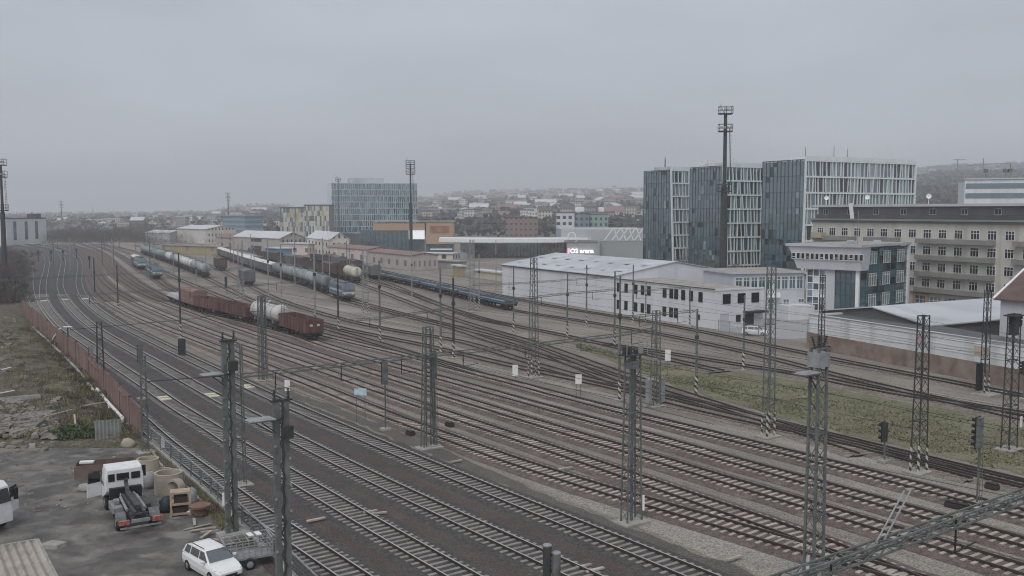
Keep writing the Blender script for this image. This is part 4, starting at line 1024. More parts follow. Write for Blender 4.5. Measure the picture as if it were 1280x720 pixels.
# caged trailer by the car
m_cage = mat('trailer_zinc', (.36, .38, .39), .5, .15, 2, metal=.3)
p = G(308, 706); rz = math.atan2(.9, .75)
t = thing('caged_trailer', 'small grey mesh-sided trailer with white lids, tilted beside the white car', 'trailer', (p.x, p.y, 0), RZP - .15)
b = MB(); b.box(-1.35, 1.35, -.75, .75, .55, .62); b.build('floor', m_fgrey, t, world=False)
for nme, (x0, x1, y0, y1) in (('a', (-1.35, 1.35, -.75, -.72)), ('b', (-1.35, 1.35, .72, .75)), ('c', (-1.35, -1.32, -.72, .72)), ('d', (1.32, 1.35, -.72, .72))):
    b = MB()
    for z in (.65, .95, 1.3, 1.62): b.bar((x0, y0, z), (x1, y1, z), .04)
    n = 8 if x1 - x0 > 1 else 5
    for i in range(n + 1): b.bar((x0 + (x1 - x0) * i / n, y0 + (y1 - y0) * i / n if x1 - x0 < 1 else y0, .62), (x0 + (x1 - x0) * i / n, y0 + (y1 - y0) * i / n if x1 - x0 < 1 else y0, 1.64), .03)
    b.build('mesh_side', m_cage, t, world=False)
b = MB()
for i in range(7): b.bar((-1.3 + i * .43, -.72, 1.63), (-1.3 + i * .43, .72, 1.63), .03)
b.build('mesh_top', m_cage, t, world=False)
for x in (.25, .7): b = MB(); b.rbox((x, .1, 1.66), .3, .6, .07, .1); b.build('white_lid', m_white, t, world=False, bevel=.02)
for s in (-1, 1): wheel(t, 0, s * .9, .33, .2)
b = MB(); b.bar((-1.35, 0, .55), (-2.2, 0, .5), .09); b.build('drawbar', m_frame, t, world=False)
# ---------------------------------------------------------------- red fence, railing, yard things
BL = [(28, 392), (41, 406), (60, 422.5), (80, 441), (96, 456), (112, 472), (131, 495), (151, 518), (163, 533), (176, 549)]
W = [G(u, v) for u, v in BL]
t = thing('corrugated_fence', 'red-brown corrugated sheet fence between the soil bank and the main tracks', 'fence', (W[0].x, W[0].y, 0))
for i, (A, B) in enumerate(zip(W, W[1:])):
    d = (B - A).normalized(); n = Vector((d.y, -d.x, 0)); L = (B - A).length; k = max(2, int(L / .5)); hgt = 2.9 + .12 * math.sin(i * 2.1)
    b = MB()
    for j in range(k):
        a0, a1 = L * j / k, L * (j + 1) / k; m_ = (a0 + a1) / 2
        q = [A + d * a0, A + d * (a0 + (a1 - a0) * .35) + n * .07, A + d * (a0 + (a1 - a0) * .65) + n * .07, A + d * a1]
        for x, y in zip(q, q[1:]):
            b.hexa([x, y, y - n * .03, x - n * .03] + [z + Vector((0, 0, hgt)) for z in (x, y, y - n * .03, x - n * .03)])
    b.build('fence_panel', m_redbrown, t)
    b = MB(); b.rbox((A.x, A.y, 0), .14, .14, hgt + .12); b.build('fence_post', m_rail_side, t)
    if i in (5, 7): b = MB(); b.bar(A + n * .12 + Vector((0, 0, hgt - .4)), A.lerp(B, .7) + n * .12 + Vector((0, 0, hgt - .5)), .12); b.build('rail_beam', m_redbrown, t)
# pale pipes along the fence foot
for j, (seg, lab) in enumerate((([(41, 409), (60, 426), (79, 444), (95, 460), (110, 477)], 'long pale pipe lying along the foot of the red-brown fence'), ([(106, 474), (116, 487)], 'short pale pole propped beside the foot of the red-brown fence'), ([(121, 486), (137, 505), (153, 522)], 'pale pole along the near end of the red-brown fence'))):
    q = [G(u, v, .55) for u, v in seg]; b = MB()
    for x, y in zip(q, q[1:]): b.tube(x, y, .16, .16, 8)
    for x in q: b.rbox((x.x, x.y, 0), .3, .3, .5)
    tag(b.build('pipe', m_conc if j == 0 else m_white, None, loc=q[0]), lab, 'pipe', 'pale pipes by the fence')
p = G(72, 432); b = MB(); b.bar(p + Vector((-.6, 0, 1.0)), p + Vector((.5, 0, 2.6)), .7, .12); b.tube(p, p + Vector((0, 0, 1.4)), .05, .05, 6)
tag(b.build('tilted_panel', m_white, None, loc=p), 'small tilted white panel standing on the pipe by the red-brown fence', 'panel')
# street lamp over fence
p = G(86, 447); t = thing('street_lamp', 'small lamp post with pale flat head rising behind the red-brown fence', 'street lamp', (p.x, p.y, 0))
b = MB(); z = hz(p.y, 409); b.tube(p, p + Vector((0, 0, z)), .12, .08, 8); b.build('post', m_steel_d, t)
b = MB(); b.rbox((p.x, p.y, z), 1.1, .5, .12, .1); b.build('lamp_head', m_white, t, bevel=.03)
# mesh railing
RL = [(189, 555), (214, 577), (239, 599), (264, 621), (282, 638), (303, 659), (325, 681), (346, 702), (380, 737), (420, 778)]
W = [G(u, v) for u, v in RL]
t = thing('mesh_railing', 'low grey mesh railing on a kerb between the truck yard and the nearest track', 'railing', (W[0].x, W[0].y, 0))
b = MB()
for A, B in zip(W, W[1:]): b.bar(A + Vector((0, 0, .08)), B + Vector((0, 0, .08)), .35, .3)
b.build('kerb', m_conc, t)
for A, B in zip(W, W[1:]):
    b = MB(); b.rbox((A.x, A.y, .1), .1, .1, 1.35); b.build('railing_post', m_steel, t)
    M_ = A.lerp(B, .5); b = MB(); b.rbox((M_.x, M_.y, .1), .1, .1, 1.35); b.build('railing_post', m_steel, t)
    b = MB(); b.bar(A + Vector((0, 0, 1.42)), B + Vector((0, 0, 1.42)), .09, .06); b.bar(A + Vector((0, 0, .35)), B + Vector((0, 0, .35)), .05)
    b.build('railing_bar', m_steel_l, t)
    b = MB(); k = int((B - A).length / .28)
    for j in range(1, k):
        q = A.lerp(B, j / k); b.bar(q + Vector((0, 0, .35)), q + Vector((0, 0, 1.4)), .018)
    for z in (.6, .85, 1.1): b.bar(A + Vector((0, 0, z)), B + Vector((0, 0, z)), .016)
    b.build('mesh_infill', m_steel, t)
# hose along the kerb
q = [G(u, v, .1) for u, v in ((192, 566), (199, 578), (208, 587), (222, 600), (238, 612), (252, 627))]; b = MB()
for x, y in zip(q, q[1:]): b.tube(x, y, .09, .09, 6)
tag(b.build('hose', m_conc, None, loc=q[0]), 'pale hose lying along the weedy kerb behind the concrete rings', 'hose')
# concrete rings
m_ring = mat('concrete_ring', (.4, .35, .28), .9, .15, 1, dirt=((.25, .22, .18), .5, 1.2))
def ring_thing(u, v, r, h, lab, z=0, m=m_ring, side=False):
    p = G(u, v); b = MB()
    if side: b.rev(p + Vector((0, -h / 2, r)), (.3, 1, 0), [(0, r), (h, r), (h, r * .78), (0, r * .78), (0, r)], 22)
    else: b.rev(p + Vector((0, 0, z)), (0, 0, 1), [(0, r), (h, r), (h, r * .82), (0, r * .82), (0, r)], 24)
    return tag(b.build('concrete_ring', m, None, loc=p), lab, 'concrete ring', 'concrete rings by the railing')
ring_thing(185.5, 602, .85, 1.0, 'lower concrete ring of the two stacked beside the truck cab')
ring_thing(185.5, 602, .8, .75, 'upper concrete ring of the two stacked beside the truck cab', 1.01)
ring_thing(202, 604, .78, 1.0, 'single concrete ring standing behind the largest ring')
ring_thing(211, 616, .98, 1.5, 'largest tan concrete ring standing beside the pallets')
ring_thing(218, 620, .62, .6, 'tan concrete ring lying on its side against the largest ring', side=True)
# crates, pallets, bins
m_wood = mat('pale_timber', (.42, .33, .25), .9, .2, 1.5, dirt=((.25, .2, .15), .4, 2))
m_dkbag = mat('dark_bag', (.03, .035, .045), .6, .2, 2)
p = G(226, 643); t = thing('wooden_rack', 'pale wooden crate rack with dark openings standing by the concrete rings', 'crate', (p.x, p.y, 0), .35)
b = MB()
for x in (-.6, .6):
    for y in (-.45, .45): b.box(x - .06, x + .06, y - .06, y + .06, 0, 1.65)
b.build('leg', m_wood, t, world=False)
for z in (.1, .75, 1.5): b = MB(); b.box(-.62, .62, -.47, .47, z, z + .12); b.build('shelf', m_wood, t, world=False)
b = MB(); b.box(-.5, .5, -.35, .4, .23, .6); b.box(-.4, .45, -.35, .4, .88, 1.3); b.build('contents', m_rail_side, t, world=False)
p = G(250, 645); b = MB(); b.rev(p + Vector((0, 0, .02)), (0, 0, 1), [(0, .3), (.1, .38), (.6, .42), (.62, .7), (.75, .72), (.78, .001)], 14)
tag(b.build('rusty_drum', mat('rust', (.2, .12, .085), .9, .25, 2), None, loc=p), 'rusty brown round-topped drum at the near end of the heap', 'drum')
for (u, v, sx, sy, sz, mm, lab) in ((208, 640, .9, .8, 1.1, m_dkbag, 'dark bag bulging beside the wooden rack'), (184, 610, 1.3, 1.1, 1.2, m_fgrey, 'crumpled grey tarpaulin bundle below the stacked rings'), (240, 630, .8, .7, 1.2, m_fgrey, 'grey bundle behind the wooden rack'), (160, 559, 1.2, .7, .8, m_ring, 'pale bulk sack at the end of the corrugated sheet'), (213, 636, .9, .6, .7, m_wood, 'tan broken board pile beside the dark bag'), (236, 643, .7, .5, .4, m_white, 'pale plastic lump at the foot of the wooden rack'), (108, 613, 1.3, .9, .5, m_conc, 'pale rubble lump on the yard beside the truck cab')):
    p = G(u, v); b = MB(); rg = random.Random(int(u * 7 + v)); n = 10
    rings = []
    for k, (f, rr) in enumerate(((0, .85), (.25, 1), (.6, .95), (.85, .7), (1, .25))):
        rings.append([(p.x + sx / 2 * rr * math.cos(6.283 * i / n) * rg.uniform(.8, 1.15), p.y + sy / 2 * rr * math.sin(6.283 * i / n) * rg.uniform(.8, 1.15), f * sz * rg.uniform(.92, 1.05) if f else 0) for i in range(n)])
    b.loft(rings); tag(b.build('bundle', mm, None, loc=p, smooth=True), lab, 'bundle')
# steel tub behind the truck
m_rtub = mat('rusty_tub', (.14, .1, .085), .85, .3, 1, dirt=((.26, .24, .21), .5, .8))
a, c = G(93, 600), G(168, 594); d = (c - a).normalized(); n = Vector((-d.y, d.x, 0)); L = (c - a).length
t = thing('steel_tub', 'long rusty steel tub lying on the yard behind the truck cab', 'steel tub', a)
b = MB()
for (o0, o1) in ((0, .08), (1.72, 1.8)): b.hexa([a + n * o0, c + n * o0, c + n * o1, a + n * o1] + [x + Vector((0, 0, 1.0)) for x in (a + n * o0, c + n * o0, c + n * o1, a + n * o1)])
for s in (a, c - d * .08): b.hexa([s + n * .08, s + d * .08 + n * .08, s + d * .08 + n * 1.72, s + n * 1.72] + [x + Vector((0, 0, 1.0)) for x in (s + n * .08, s + d * .08 + n * .08, s + d * .08 + n * 1.72, s + n * 1.72)])
b.build('tub_wall', m_rtub, t)
b = MB(); b.hexa([a + n * .08 + d * .08, c + n * .08 - d * .08, c + n * 1.72 - d * .08, a + n * 1.72 + d * .08] + [x + Vector((0, 0, .15)) for x in (a + n * .08 + d * .08, c + n * .08 - d * .08, c + n * 1.72 - d * .08, a + n * 1.72 + d * .08)]); b.build('tub_floor', m_wred, t)
q = a + n * .9 + d * .8; b = MB(); b.rbox((q.x, q.y, 1.02), 1.0, .5, .12, .2); tag(b.build('white_board', m_white, None, loc=(q.x, q.y, 1.02)), 'white board lying across the end of the rusty tub', 'board')
# corrugated sheet at the bank end
a, c = G(119, 553), G(152, 550); d = (c - a).normalized(); L = (c - a).length; b = MB(); k = 14
for j in range(k):
    x0 = a + d * (L * j / k); x1 = a + d * (L * (j + 1) / k); y = Vector((0, -.07 if j % 2 else 0, 0)); y2 = Vector((0, 0 if j % 2 else -.07, 0))
    b.hexa([x0 + y, x1 + y2, x1 + y2 + Vector((0, .03, 0)), x0 + y + Vector((0, .03, 0))] + [q + Vector((0, 0, 1.9)) for q in (x0 + y, x1 + y2, x1 + y2 + Vector((0, .03, 0)), x0 + y + Vector((0, .03, 0)))])
tag(b.build('corrugated_sheet', mat('grey_sheet', (.22, .23, .22), .7, .2, 1), None, loc=a), 'upright grey corrugated sheet closing the yard below the bank', 'metal sheet')
# rubble (uncountable), planks
m_rub = mat('rubble_stone', (.22, .2, .175), .95, .35, .7, dirt=((.12, .11, .09), .5, .6))
b = MB(); rg = random.Random(5)
for k in range(1500):
    if k < 700: u, v = rg.uniform(-120, 75), 535 + rg.gauss(0, 12)
    elif k < 1000: u, v = rg.uniform(-120, 22), rg.uniform(395, 470)
    else: u, v = rg.uniform(-100, 160), rg.uniform(400, 640)
    if v > 640 or v < 388 or u > interp(v, [385, 406, 441, 472, 518, 560, 640], [20, 36, 72, 100, 140, 180, 235]): continue
    p = G(u, v); s = rg.uniform(.12, .45) * (1.15 if k < 1000 else .5); rz = rg.uniform(0, 3); z = (.45 + noise.noise(p * .11) + .55 * noise.noise(p * .4)) if v < 552 else 0
    z = max(0, z)
    o = [Vector((rg.uniform(-1, 1), rg.uniform(-1, 1), rg.uniform(-.4, .4))) * .28 * s for _ in range(8)]
    pts = []
    for i, (x, y, zz) in enumerate(((-1, -1, 0), (1, -1, 0), (1, 1, 0), (-1, 1, 0), (-.7, -.7, .6), (.7, -.7, .6), (.7, .7, .6), (-.7, .7, .6))):
        x, y = x * s * .9, y * s * .6; pts.append((p.x + x * math.cos(rz) - y * math.sin(rz) + o[i].x, p.y + x * math.sin(rz) + y * math.cos(rz) + o[i].y, z - .05 + zz * s + o[i].z))
    b.hexa(pts)
o = b.build('rubble', m_rub); o['kind'] = 'stuff'
m_slab = mat('broken_concrete', (.21, .2, .185), .95, .25, .5, dirt=[((.12, .11, .095), .7, .35), ((.29, .28, .26), .4, .9)], bump=.6, bsc=5, speck=4)
rg = random.Random(12)
for k in range(11):
    u, v = ((8, 508), (28, 505), (40, 514), (14, 522), (34, 527), (-12, 515), (-20, 530), (6, 536), (28, 538), (46, 524), (-40, 520))[k]; p = G(u, v, 0); rz = rg.uniform(-.3, .3) + .2; s = rg.uniform(1.5, 2.3); zz = .55 + .2 * rg.random(); tl = rg.uniform(-.15, .2)
    q = [Vector((p.x + s * x * math.cos(rz) - s * .7 * y * math.sin(rz), p.y + s * x * math.sin(rz) + s * .7 * y * math.cos(rz), zz + tl * x)) for x, y in ((-1 + rg.uniform(-.2, .2), -1), (1, -1 + rg.uniform(-.2, .3)), (1 + rg.uniform(-.3, .1), 1), (-1, 1 + rg.uniform(-.3, .2)))]
    b = MB(); b.hexa([x - Vector((0, 0, .7)) for x in q] + q); tag(b.build('concrete_slab', m_slab, None, loc=p), 'broken grey concrete slab lying on the bank above the rubble', 'concrete slab', 'broken slabs on the bank')
for i, (u0, v0, u1, v1, lab) in enumerate(((55, 521, 90, 512, 'long pale plank lying on the grassy bank'), (105, 507, 134, 502, 'thin pale branch lying near the fence end'), (93, 518, 94, 531, 'short pale stake standing on the grassy bank'), (-8, 493, 18, 488, 'white plank on the rubble at the left edge'), (2, 462, 14, 459, 'white board on the bank at the left edge'))):
    a = G(u0, v0, .9); c = G(u1, v1, 1.0); b = MB(); b.bar(a, c, .16, .08); tag(b.build('plank', m_wood if i < 3 else m_white, None, loc=a), lab, 'plank', 'planks on the bank')
# low weeds and bush on the bank: leaves of a bush
m_leaf = mat('bush_leaf', (.075, .105, .04), .8, .35, 2); m_leaf2 = mat('dry_grass', (.19, .17, .09), .9, .3, 2)
def bush(c, rx, ry, h, n, m, lab, seed=1, ls=.16, stems=True):
    rg = random.Random(seed); t = thing('bush', lab, 'bush', c, 0, 'bushes on the bank')
    b = MB()
    for k in range(n):
        a = rg.uniform(0, 6.283); r = rg.random() ** .5; z = h * rg.random() ** .8 * (1 - .5 * r * r) * (.7 + .5 * noise.noise(Vector((math.cos(a) * 2, math.sin(a) * 2, seed))))
        q = Vector(c) + Vector((rx * r * math.cos(a), ry * r * math.sin(a), max(.03, z)))
        v1 = Vector((rg.uniform(-1, 1), rg.uniform(-1, 1), rg.uniform(-.6, 1))).normalized() * ls * rg.uniform(.6, 1.4); v2 = Vector((rg.uniform(-1, 1), rg.uniform(-1, 1), rg.uniform(-.5, .5))).normalized() * ls * .5
        b.poly([q - v1, q + v2, q + v1, q - v2])
    b.build('foliage', m, t)
    b = MB()
    for k in range(7):
        a = rg.uniform(0, 6.283); b.tube(Vector(c), Vector(c) + Vector((rx * .6 * math.cos(a), ry * .6 * math.sin(a), h * .7)), .03, .01, 4)
    b.build('stem', m_wbrn, t)
bush(G(96, 547), 2.6, 1.6, 1.6, 2200, m_leaf, 'green bush at the foot of the bank beside the corrugated sheet', 3)
bush(G(58, 515), 2.2, 1.5, .9, 900, m_leaf, 'low green bush on the bank beside the broken slab', 4)
b = MB(); rg = random.Random(11)
for k in range(9000):
    v = rg.uniform(405, 552); ur = interp(v, [385, 406, 441, 472, 518, 560], [20, 38, 76, 107, 147, 180]); u = ur - 160 * rg.random() ** 1.3
    p = G(u, v); z = max(0, .45 + noise.noise(p * .11) + .55 * noise.noise(p * .4))
    if noise.noise(p * .16) < -.1: continue
    hgt = rg.uniform(.15, .5); q = p + Vector((0, 0, z)); w = Vector((rg.uniform(-1, 1), rg.uniform(-1, 1), 0)) * .07; tip = q + Vector((rg.uniform(-.3, .3), rg.uniform(-.3, .3), hgt))
    b.poly([q - w, q + w, tip])
for k in range(2500):
    f = rg.random(); i = min(len(W) - 2, int(f * 6)); q = W[i].lerp(W[i + 1], rg.random()) + Vector((-.8, -.6, 0)) * rg.uniform(.2, 1.3); w = Vector((rg.uniform(-1, 1), rg.uniform(-1, 1), 0)) * .05
    b.poly([q - w, q + w, q + Vector((rg.uniform(-.2, .2), rg.uniform(-.2, .2), rg.uniform(.1, .4)))])
o = b.build('grass_tufts', m_leaf2); o['kind'] = 'stuff'
b = MB(); rg = random.Random(31)
for k in range(260):
    v = rg.uniform(412, 545); ur = interp(v, [385, 406, 441, 472, 518, 560], [18, 36, 74, 105, 145, 178]); u = ur - 4 - 75 * rg.random() ** 1.5
    p = G(u, v); z = max(0, .45 + noise.noise(p * .11) + .55 * noise.noise(p * .4)); s_ = rg.uniform(.5, 1.3)
    for j in range(46):
        a = rg.uniform(0, 6.283); r_ = s_ * rg.random() ** .5; c = Vector((p.x + r_ * math.cos(a), p.y + r_ * math.sin(a), z - .05)); d = Vector((rg.gauss(0, .5), rg.gauss(0, .5), 1)).normalized() * rg.uniform(.25, .8) * (1.1 - .6 * r_ / s_); w = Vector((rg.uniform(-1, 1), rg.uniform(-1, 1), 0)) * .035
        b.poly([c - w, c + w, c + d]); b.m[-1] = 0 if k % 3 else 1
o = b.build('bank_brush', [mat('bramble_brown', (.085, .07, .05), .95, .3, 1), mat('bramble_green', (.085, .1, .045), .95, .3, 1)]); o['kind'] = 'stuff'
rg = random.Random(8)
for i, (u, v) in enumerate(((247, 660), (254, 664), (262, 668), (270, 676), (243, 655), (258, 672), (276, 684), (266, 682))):
    p = G(u, v); a = rg.uniform(0, 3); dv_ = Vector((math.cos(a), math.sin(a), 0)) * rg.uniform(.4, .9); b = MB(); b.bar(p - dv_ + Vector((0, 0, .06 + .07 * (i % 3))), p + dv_ + Vector((0, 0, .1 + .07 * (i % 3))), .18, .05)
    tag(b.build('scrap_board', m_wood if i % 2 else m_conc, None, loc=p), 'loose scrap board lying by the railing between the rusty drum and the white car', 'board', 'scrap boards by the railing')
# corrugated shed roof, bottom left
E = G(45, 675, 3.0); dx = Vector((.555, -.832, 0)); dl = Vector((-.832, -.555, 0))
t = thing('site_shed', 'shed with pale corrugated roof at the bottom left corner', 'shed', (E.x, E.y, 0))
b = MB(); LL, WW = 14.0, 9.0; k = 48
for j in range(k):
    a0, a1 = WW * j / k, WW * (j + 1) / k; z0, z1 = (2.93, 3.11) if j % 2 else (3.11, 2.93)
    p0 = E + dl * a0; p1 = E + dl * a1; p0 = Vector((p0.x, p0.y, z0)); p1 = Vector((p1.x, p1.y, z1))
    b.hexa([p0 - Vector((0, 0, .05)), p1 - Vector((0, 0, .05)), p1 + dx * LL - Vector((0, 0, .05)), p0 + dx * LL - Vector((0, 0, .05)), p0, p1, p1 + dx * LL, p0 + dx * LL])
b.build('corrugated_roof', mat('roof_sheet_beige', (.4, .36, .32), .7, .12, .8, dirt=((.2, .17, .14), .6, 1)), t)
b = MB(); a = Vector((E.x, E.y, 0)); q = [a + dx * .25 + dl * .2, a + dl * (WW - .2) + dx * .25, a + dl * (WW - .2) + dx * (LL - .2), a + dl * .2 + dx * (LL - .2)]
b.prism(q, 0, 2.93); b.build('wall', m_fgrey, t)
b = MB(); b.bar(E + Vector((0, 0, -.05)) - dx * .06, E + dl * WW - dx * .06 + Vector((0, 0, -.05)), .14, .18); b.bar(E + Vector((0, 0, -.05)) - dl * .08, E + dx * LL - dl * .08 + Vector((0, 0, -.05)), .12, .22); b.build('eave_trim', m_conc, t)
p = G(66, 684); b = MB(); b.loft([[(p.x + x * sx, p.y + y * sx, z) for x, y in ((-.7, -.35), (.5, -.45), (.8, .2), (-.3, .45))] for sx, z in ((1, 0), (.95, .25), (.7, .33))]); tag(b.build('stone_slab', m_conc, None, loc=p), 'pale flat slab lying beside the corrugated shed roof', 'slab')

# ---------------------------------------------------------------- bare trees
m_bark = mat('winter_bark', (.1, .085, .075), .95, .25, 1.5); m_twig = mat('winter_twigs', (.135, .115, .105), .95, .25, .6)
def tree_mesh(h, seed, spread=.5, dens=1.0):
    rg = random.Random(seed); tb, cb = MB(), MB()
    def br(p, d, L, r, dep):
        q = p + d * L
        (tb if dep == 0 else cb).tube(p, q, r, r * .62, 6 if dep < 2 else 3, cap=False)
        if dep >= 4:
            for k in range(int(7 * dens)):
                e = q + Vector((rg.gauss(0, 1), rg.gauss(0, 1), rg.gauss(.2, .8))) * L * .55; s = p.lerp(q, rg.random())
                w = Vector((rg.uniform(-1, 1), rg.uniform(-1, 1), rg.uniform(-1, 1))) * h * .0032
                cb.poly([s - w, s + w, e])
            return
        for k in range(3 if dep else 5):
            f = rg.uniform(.45, 1) if k else 1; s = p.lerp(q, f); a = rg.uniform(0, 6.283); up = rg.uniform(.25, .9)
            nd = (d * up + Vector((math.cos(a), math.sin(a), rg.uniform(-.1, .5))) * spread).normalized()
            br(s, nd, L * rg.uniform(.6, .85), r * .6, dep + 1)
    br(Vector((0, 0, 0)), Vector((0, 0, 1)), h * .3, h * .018, 0)
    return tb, cb
TREES = []
def tree_proto(h, seed, dens=1.0, m=None):
    t = thing('bare_tree', '', 'tree', (0, 0, -500), 0.0001); a, c = tree_mesh(h, seed, .75, dens)
    a.build('trunk', m_bark, t, world=False); c.build('crown', m or m_twig, t, world=False); return t
TP = [tree_proto(9, 21, 1.3), tree_proto(11, 22, 1.4), tree_proto(8, 23, 1.2)]; index_kids(); used = [False] * 3
def place_tree(p, s, lab, group, k=None):
    k = R.randrange(3) if k is None else k; rz = R.uniform(0, 6.28)
    if not used[k]:
        used[k] = True; o = TP[k]; o.location = p; o.rotation_euler = (0, 0, rz); o['label'] = lab; o['group'] = group
    else: o = dup(TP[k], p, rz, lab, group)
    o.scale = (s * 1.15, s * 1.15, s); return o
for i, (u, v, s) in enumerate(((-6, 372, .9), (14, 366, 1.0), (24, 350, .9), (34, 362, .5), (5, 345, 1.2), (-25, 380, 1.0), (20, 338, 1.1), (-40, 350, 1.2), (30, 334, .9))):
    place_tree(G(u, v), s, 'bare brown tree in the dark thicket around the floodlight mast at the left edge', 'bare trees at the left edge')
for x, y, s, lab in ((55.5, 268, 1.3, 'bare tree against the glass of the middle office block'), (50.5, 286, 1.0, 'bare tree in front of the narrow gridded strip of the glass office'), (61, 262, 1.1, 'bare tree just left of the floodlight mast at the glass offices')):
    place_tree(Vector((x, y, 0)), s, lab, 'bare trees at the glass offices')
for i in range(22):
    u = R.uniform(62, 190); Y = R.uniform(620, 900); x = (u - PX) / F * Y
    place_tree(Vector((x, Y, zt(x, Y))), R.uniform(1.0, 1.5), 'hazy bare tree of the grey treeline beyond the curving main tracks', 'far treeline on the left')
for i in range(10):
    u = (300, 330, 372, 395, 470, 585, 600, 660, 690, 450)[i]; Y = (560, 540, 520, 500, 440, 400, 410, 395, 392, 430)[i]; x = (u - PX) / F * Y
    place_tree(Vector((x, Y, 0)), R.uniform(.6, .9), 'bare tree standing between the yard and the distant buildings', 'bare trees behind the yard')
# ---------------------------------------------------------------- buildings
m_gl = [mat('glass_deep_teal', (.02, .062, .078), .08, .35, .1, spec=.7), mat('glass_mid_teal', (.045, .108, .13), .1, .3, .12, spec=.7), mat('glass_pale', (.2, .27, .285), .15, .25, .3, spec=.7), mat('glass_black', (.012, .016, .02), .08, .2, .2, spec=.6)]
for _m, _i in zip(m_gl, (2.3, 2.3, 2.0, 1.7)): _m.node_tree.nodes['Principled BSDF'].inputs['IOR'].default_value = _i
m_fin = mat('pale_mullion', (.68, .73, .735), .5, .08, .5); m_find = mat('dark_mullion', (.07, .1, .11), .5, .15, .5)
m_render = mat('white_render', (.67, .68, .71), .85, .06, .15, dirt=((.42, .43, .45), .35, .4), streak=True)
m_rend_g = mat('grey_render', (.54, .55, .58), .85, .06, .2, dirt=((.37, .38, .4), .3, .4), streak=True)
m_beige = mat('beige_render', (.59, .565, .51), .9, .12, .15, dirt=[((.32, .29, .25), .6, .25), ((.55, .52, .46), .4, .8)], streak=True)
m_beige_d = mat('balcony_grey', (.25, .24, .225), .9, .12, .3, dirt=((.2, .18, .16), .5, .5), streak=True)
m_roofg = mat('roof_grey_membrane', (.5, .52, .545), .8, .1, .08, dirt=((.28, .3, .31), .5, .12)); m_gravel = mat('roof_gravel', (.33, .31, .28), .95, .25, .7)
m_roofd = mat('roof_dark_felt', (.1, .1, .105), .9, .15, .2, dirt=((.16, .155, .15), .5, .3)); m_tile = mat('roof_tile_brown', (.125, .086, .078), .9, .2, .6)
m_brick = mat('old_brick', (.245, .185, .155), .95, .2, .8, dirt=[((.33, .29, .25), .55, .35), ((.11, .085, .075), .5, .6)], bump=.4, bsc=5); m_par = mat('parapet_white', (.68, .69, .69), .9, .08, .2, dirt=((.33, .33, .32), .6, .35), streak=True)
m_frame_w = mat('window_frame_white', (.8, .81, .81), .6, .05, 1); m_green = mat('green_panel', (.055, .125, .155), .35, .2, .6)
m_orange = mat('orange_render', (.42, .3, .2), .9, .1, .05); m_ply = mat('loggia_tan', (.45, .38, .28), .9, .1, .3)
def text_mesh(name, c):
    q = bpy.data.objects.new('tmp', c); COL.objects.link(q); bpy.context.view_layer.update()
    me = bpy.data.meshes.new_from_object(q.evaluated_get(bpy.context.evaluated_depsgraph_get())); me.name = name
    bpy.data.objects.remove(q); o = bpy.data.objects.new(name, me); COL.objects.link(o); return o
class Fc:
    """facade frame: s along, d outward (towards the viewer), z up; optional lean of the top along s"""
    def __init__(s, p0, p1, lean=0, h=1): s.p0 = Vector((p0[0], p0[1], 0)); p1 = Vector((p1[0], p1[1], 0)); s.L = (p1 - s.p0).length; s.ex = (p1 - s.p0) / s.L; s.n = Vector((s.ex.y, -s.ex.x, 0)); s.lean = lean; s.h = h
    def pt(s, a, d, z): return s.p0 + s.ex * (a + s.lean * z / s.h) + s.n * d + Vector((0, 0, z))
    def box(s, b, a0, a1, d0, d1, z0, z1, mi=0): b.hexa([s.pt(a0, d1, z0), s.pt(a1, d1, z0), s.pt(a1, d0, z0), s.pt(a0, d0, z0), s.pt(a0, d1, z1), s.pt(a1, d1, z1), s.pt(a1, d0, z1), s.pt(a0, d0, z1)], mi)
    def quad(s, b, a0, a1, z0, z1, d, mi=0): b.poly([s.pt(a0, d, z0), s.pt(a1, d, z0), s.pt(a1, d, z1), s.pt(a0, d, z1)], mi)
WCACHE = {}
def window(t, fc, a, z, w, h, name='window', panes=2, fm=None, gm=None, d=.03, rail=.6):
    key = (round(w, 2), round(h, 2), panes, fm.name if fm else '', gm.name if gm else '', rail); fm = fm or m_frame_w; gm = gm or m_winb
    if key not in WCACHE:
        b = MB(); f = .07
        b.box(0, w, -.06, .02, 0, f); b.box(0, w, -.06, .02, h - f, h); b.box(0, f, -.06, .02, f, h - f); b.box(w - f, w, -.06, .02, f, h - f)
        for i in range(1, panes): b.box(w * i / panes - f * .5, w * i / panes + f * .5, -.055, .02, f, h - f)
        if rail: b.box(f, w - f, -.05, .02, h * rail - f / 2, h * rail + f / 2)
        b.poly([(f, -.01, f), (w - f, -.01, f), (w - f, -.01, h - f), (f, -.01, h - f)], 1)
        me = bpy.data.meshes.new(name); me.from_pydata(b.v, [], b.f); me.materials.append(fm); me.materials.append(gm); me.polygons.foreach_set('material_index', b.m); me.update(); WCACHE[key] = me
    o = bpy.data.objects.new(name, WCACHE[key]); COL.objects.link(o); o.parent = t
    p = fc.pt(a, d, z) - ORG[t.name]; o.location = p; o.rotation_euler = (0, 0, math.atan2(fc.ex.y, fc.ex.x)); ORG[o.name] = ORG[t.name]; return o
def sgn_text(t, fc, a, z, txt, size, m, d=.1, name='lettering', ext=.05):
    c = bpy.data.curves.new('lettering', 'FONT'); c.body = txt; c.size = size; c.extrude = ext; c.materials.append(m)
    o = text_mesh(name, c); o.parent = t; o.location = fc.pt(a, d, z) - ORG[t.name]
    o.rotation_euler = (math.pi / 2, 0, math.atan2(fc.ex.y, fc.ex.x)); ORG[o.name] = ORG[t.name]; return o
FD = Vector((.473, -.881, 0)); BD = Vector((.881, .473, 0))   # along the yard towards the camera; away from the yard

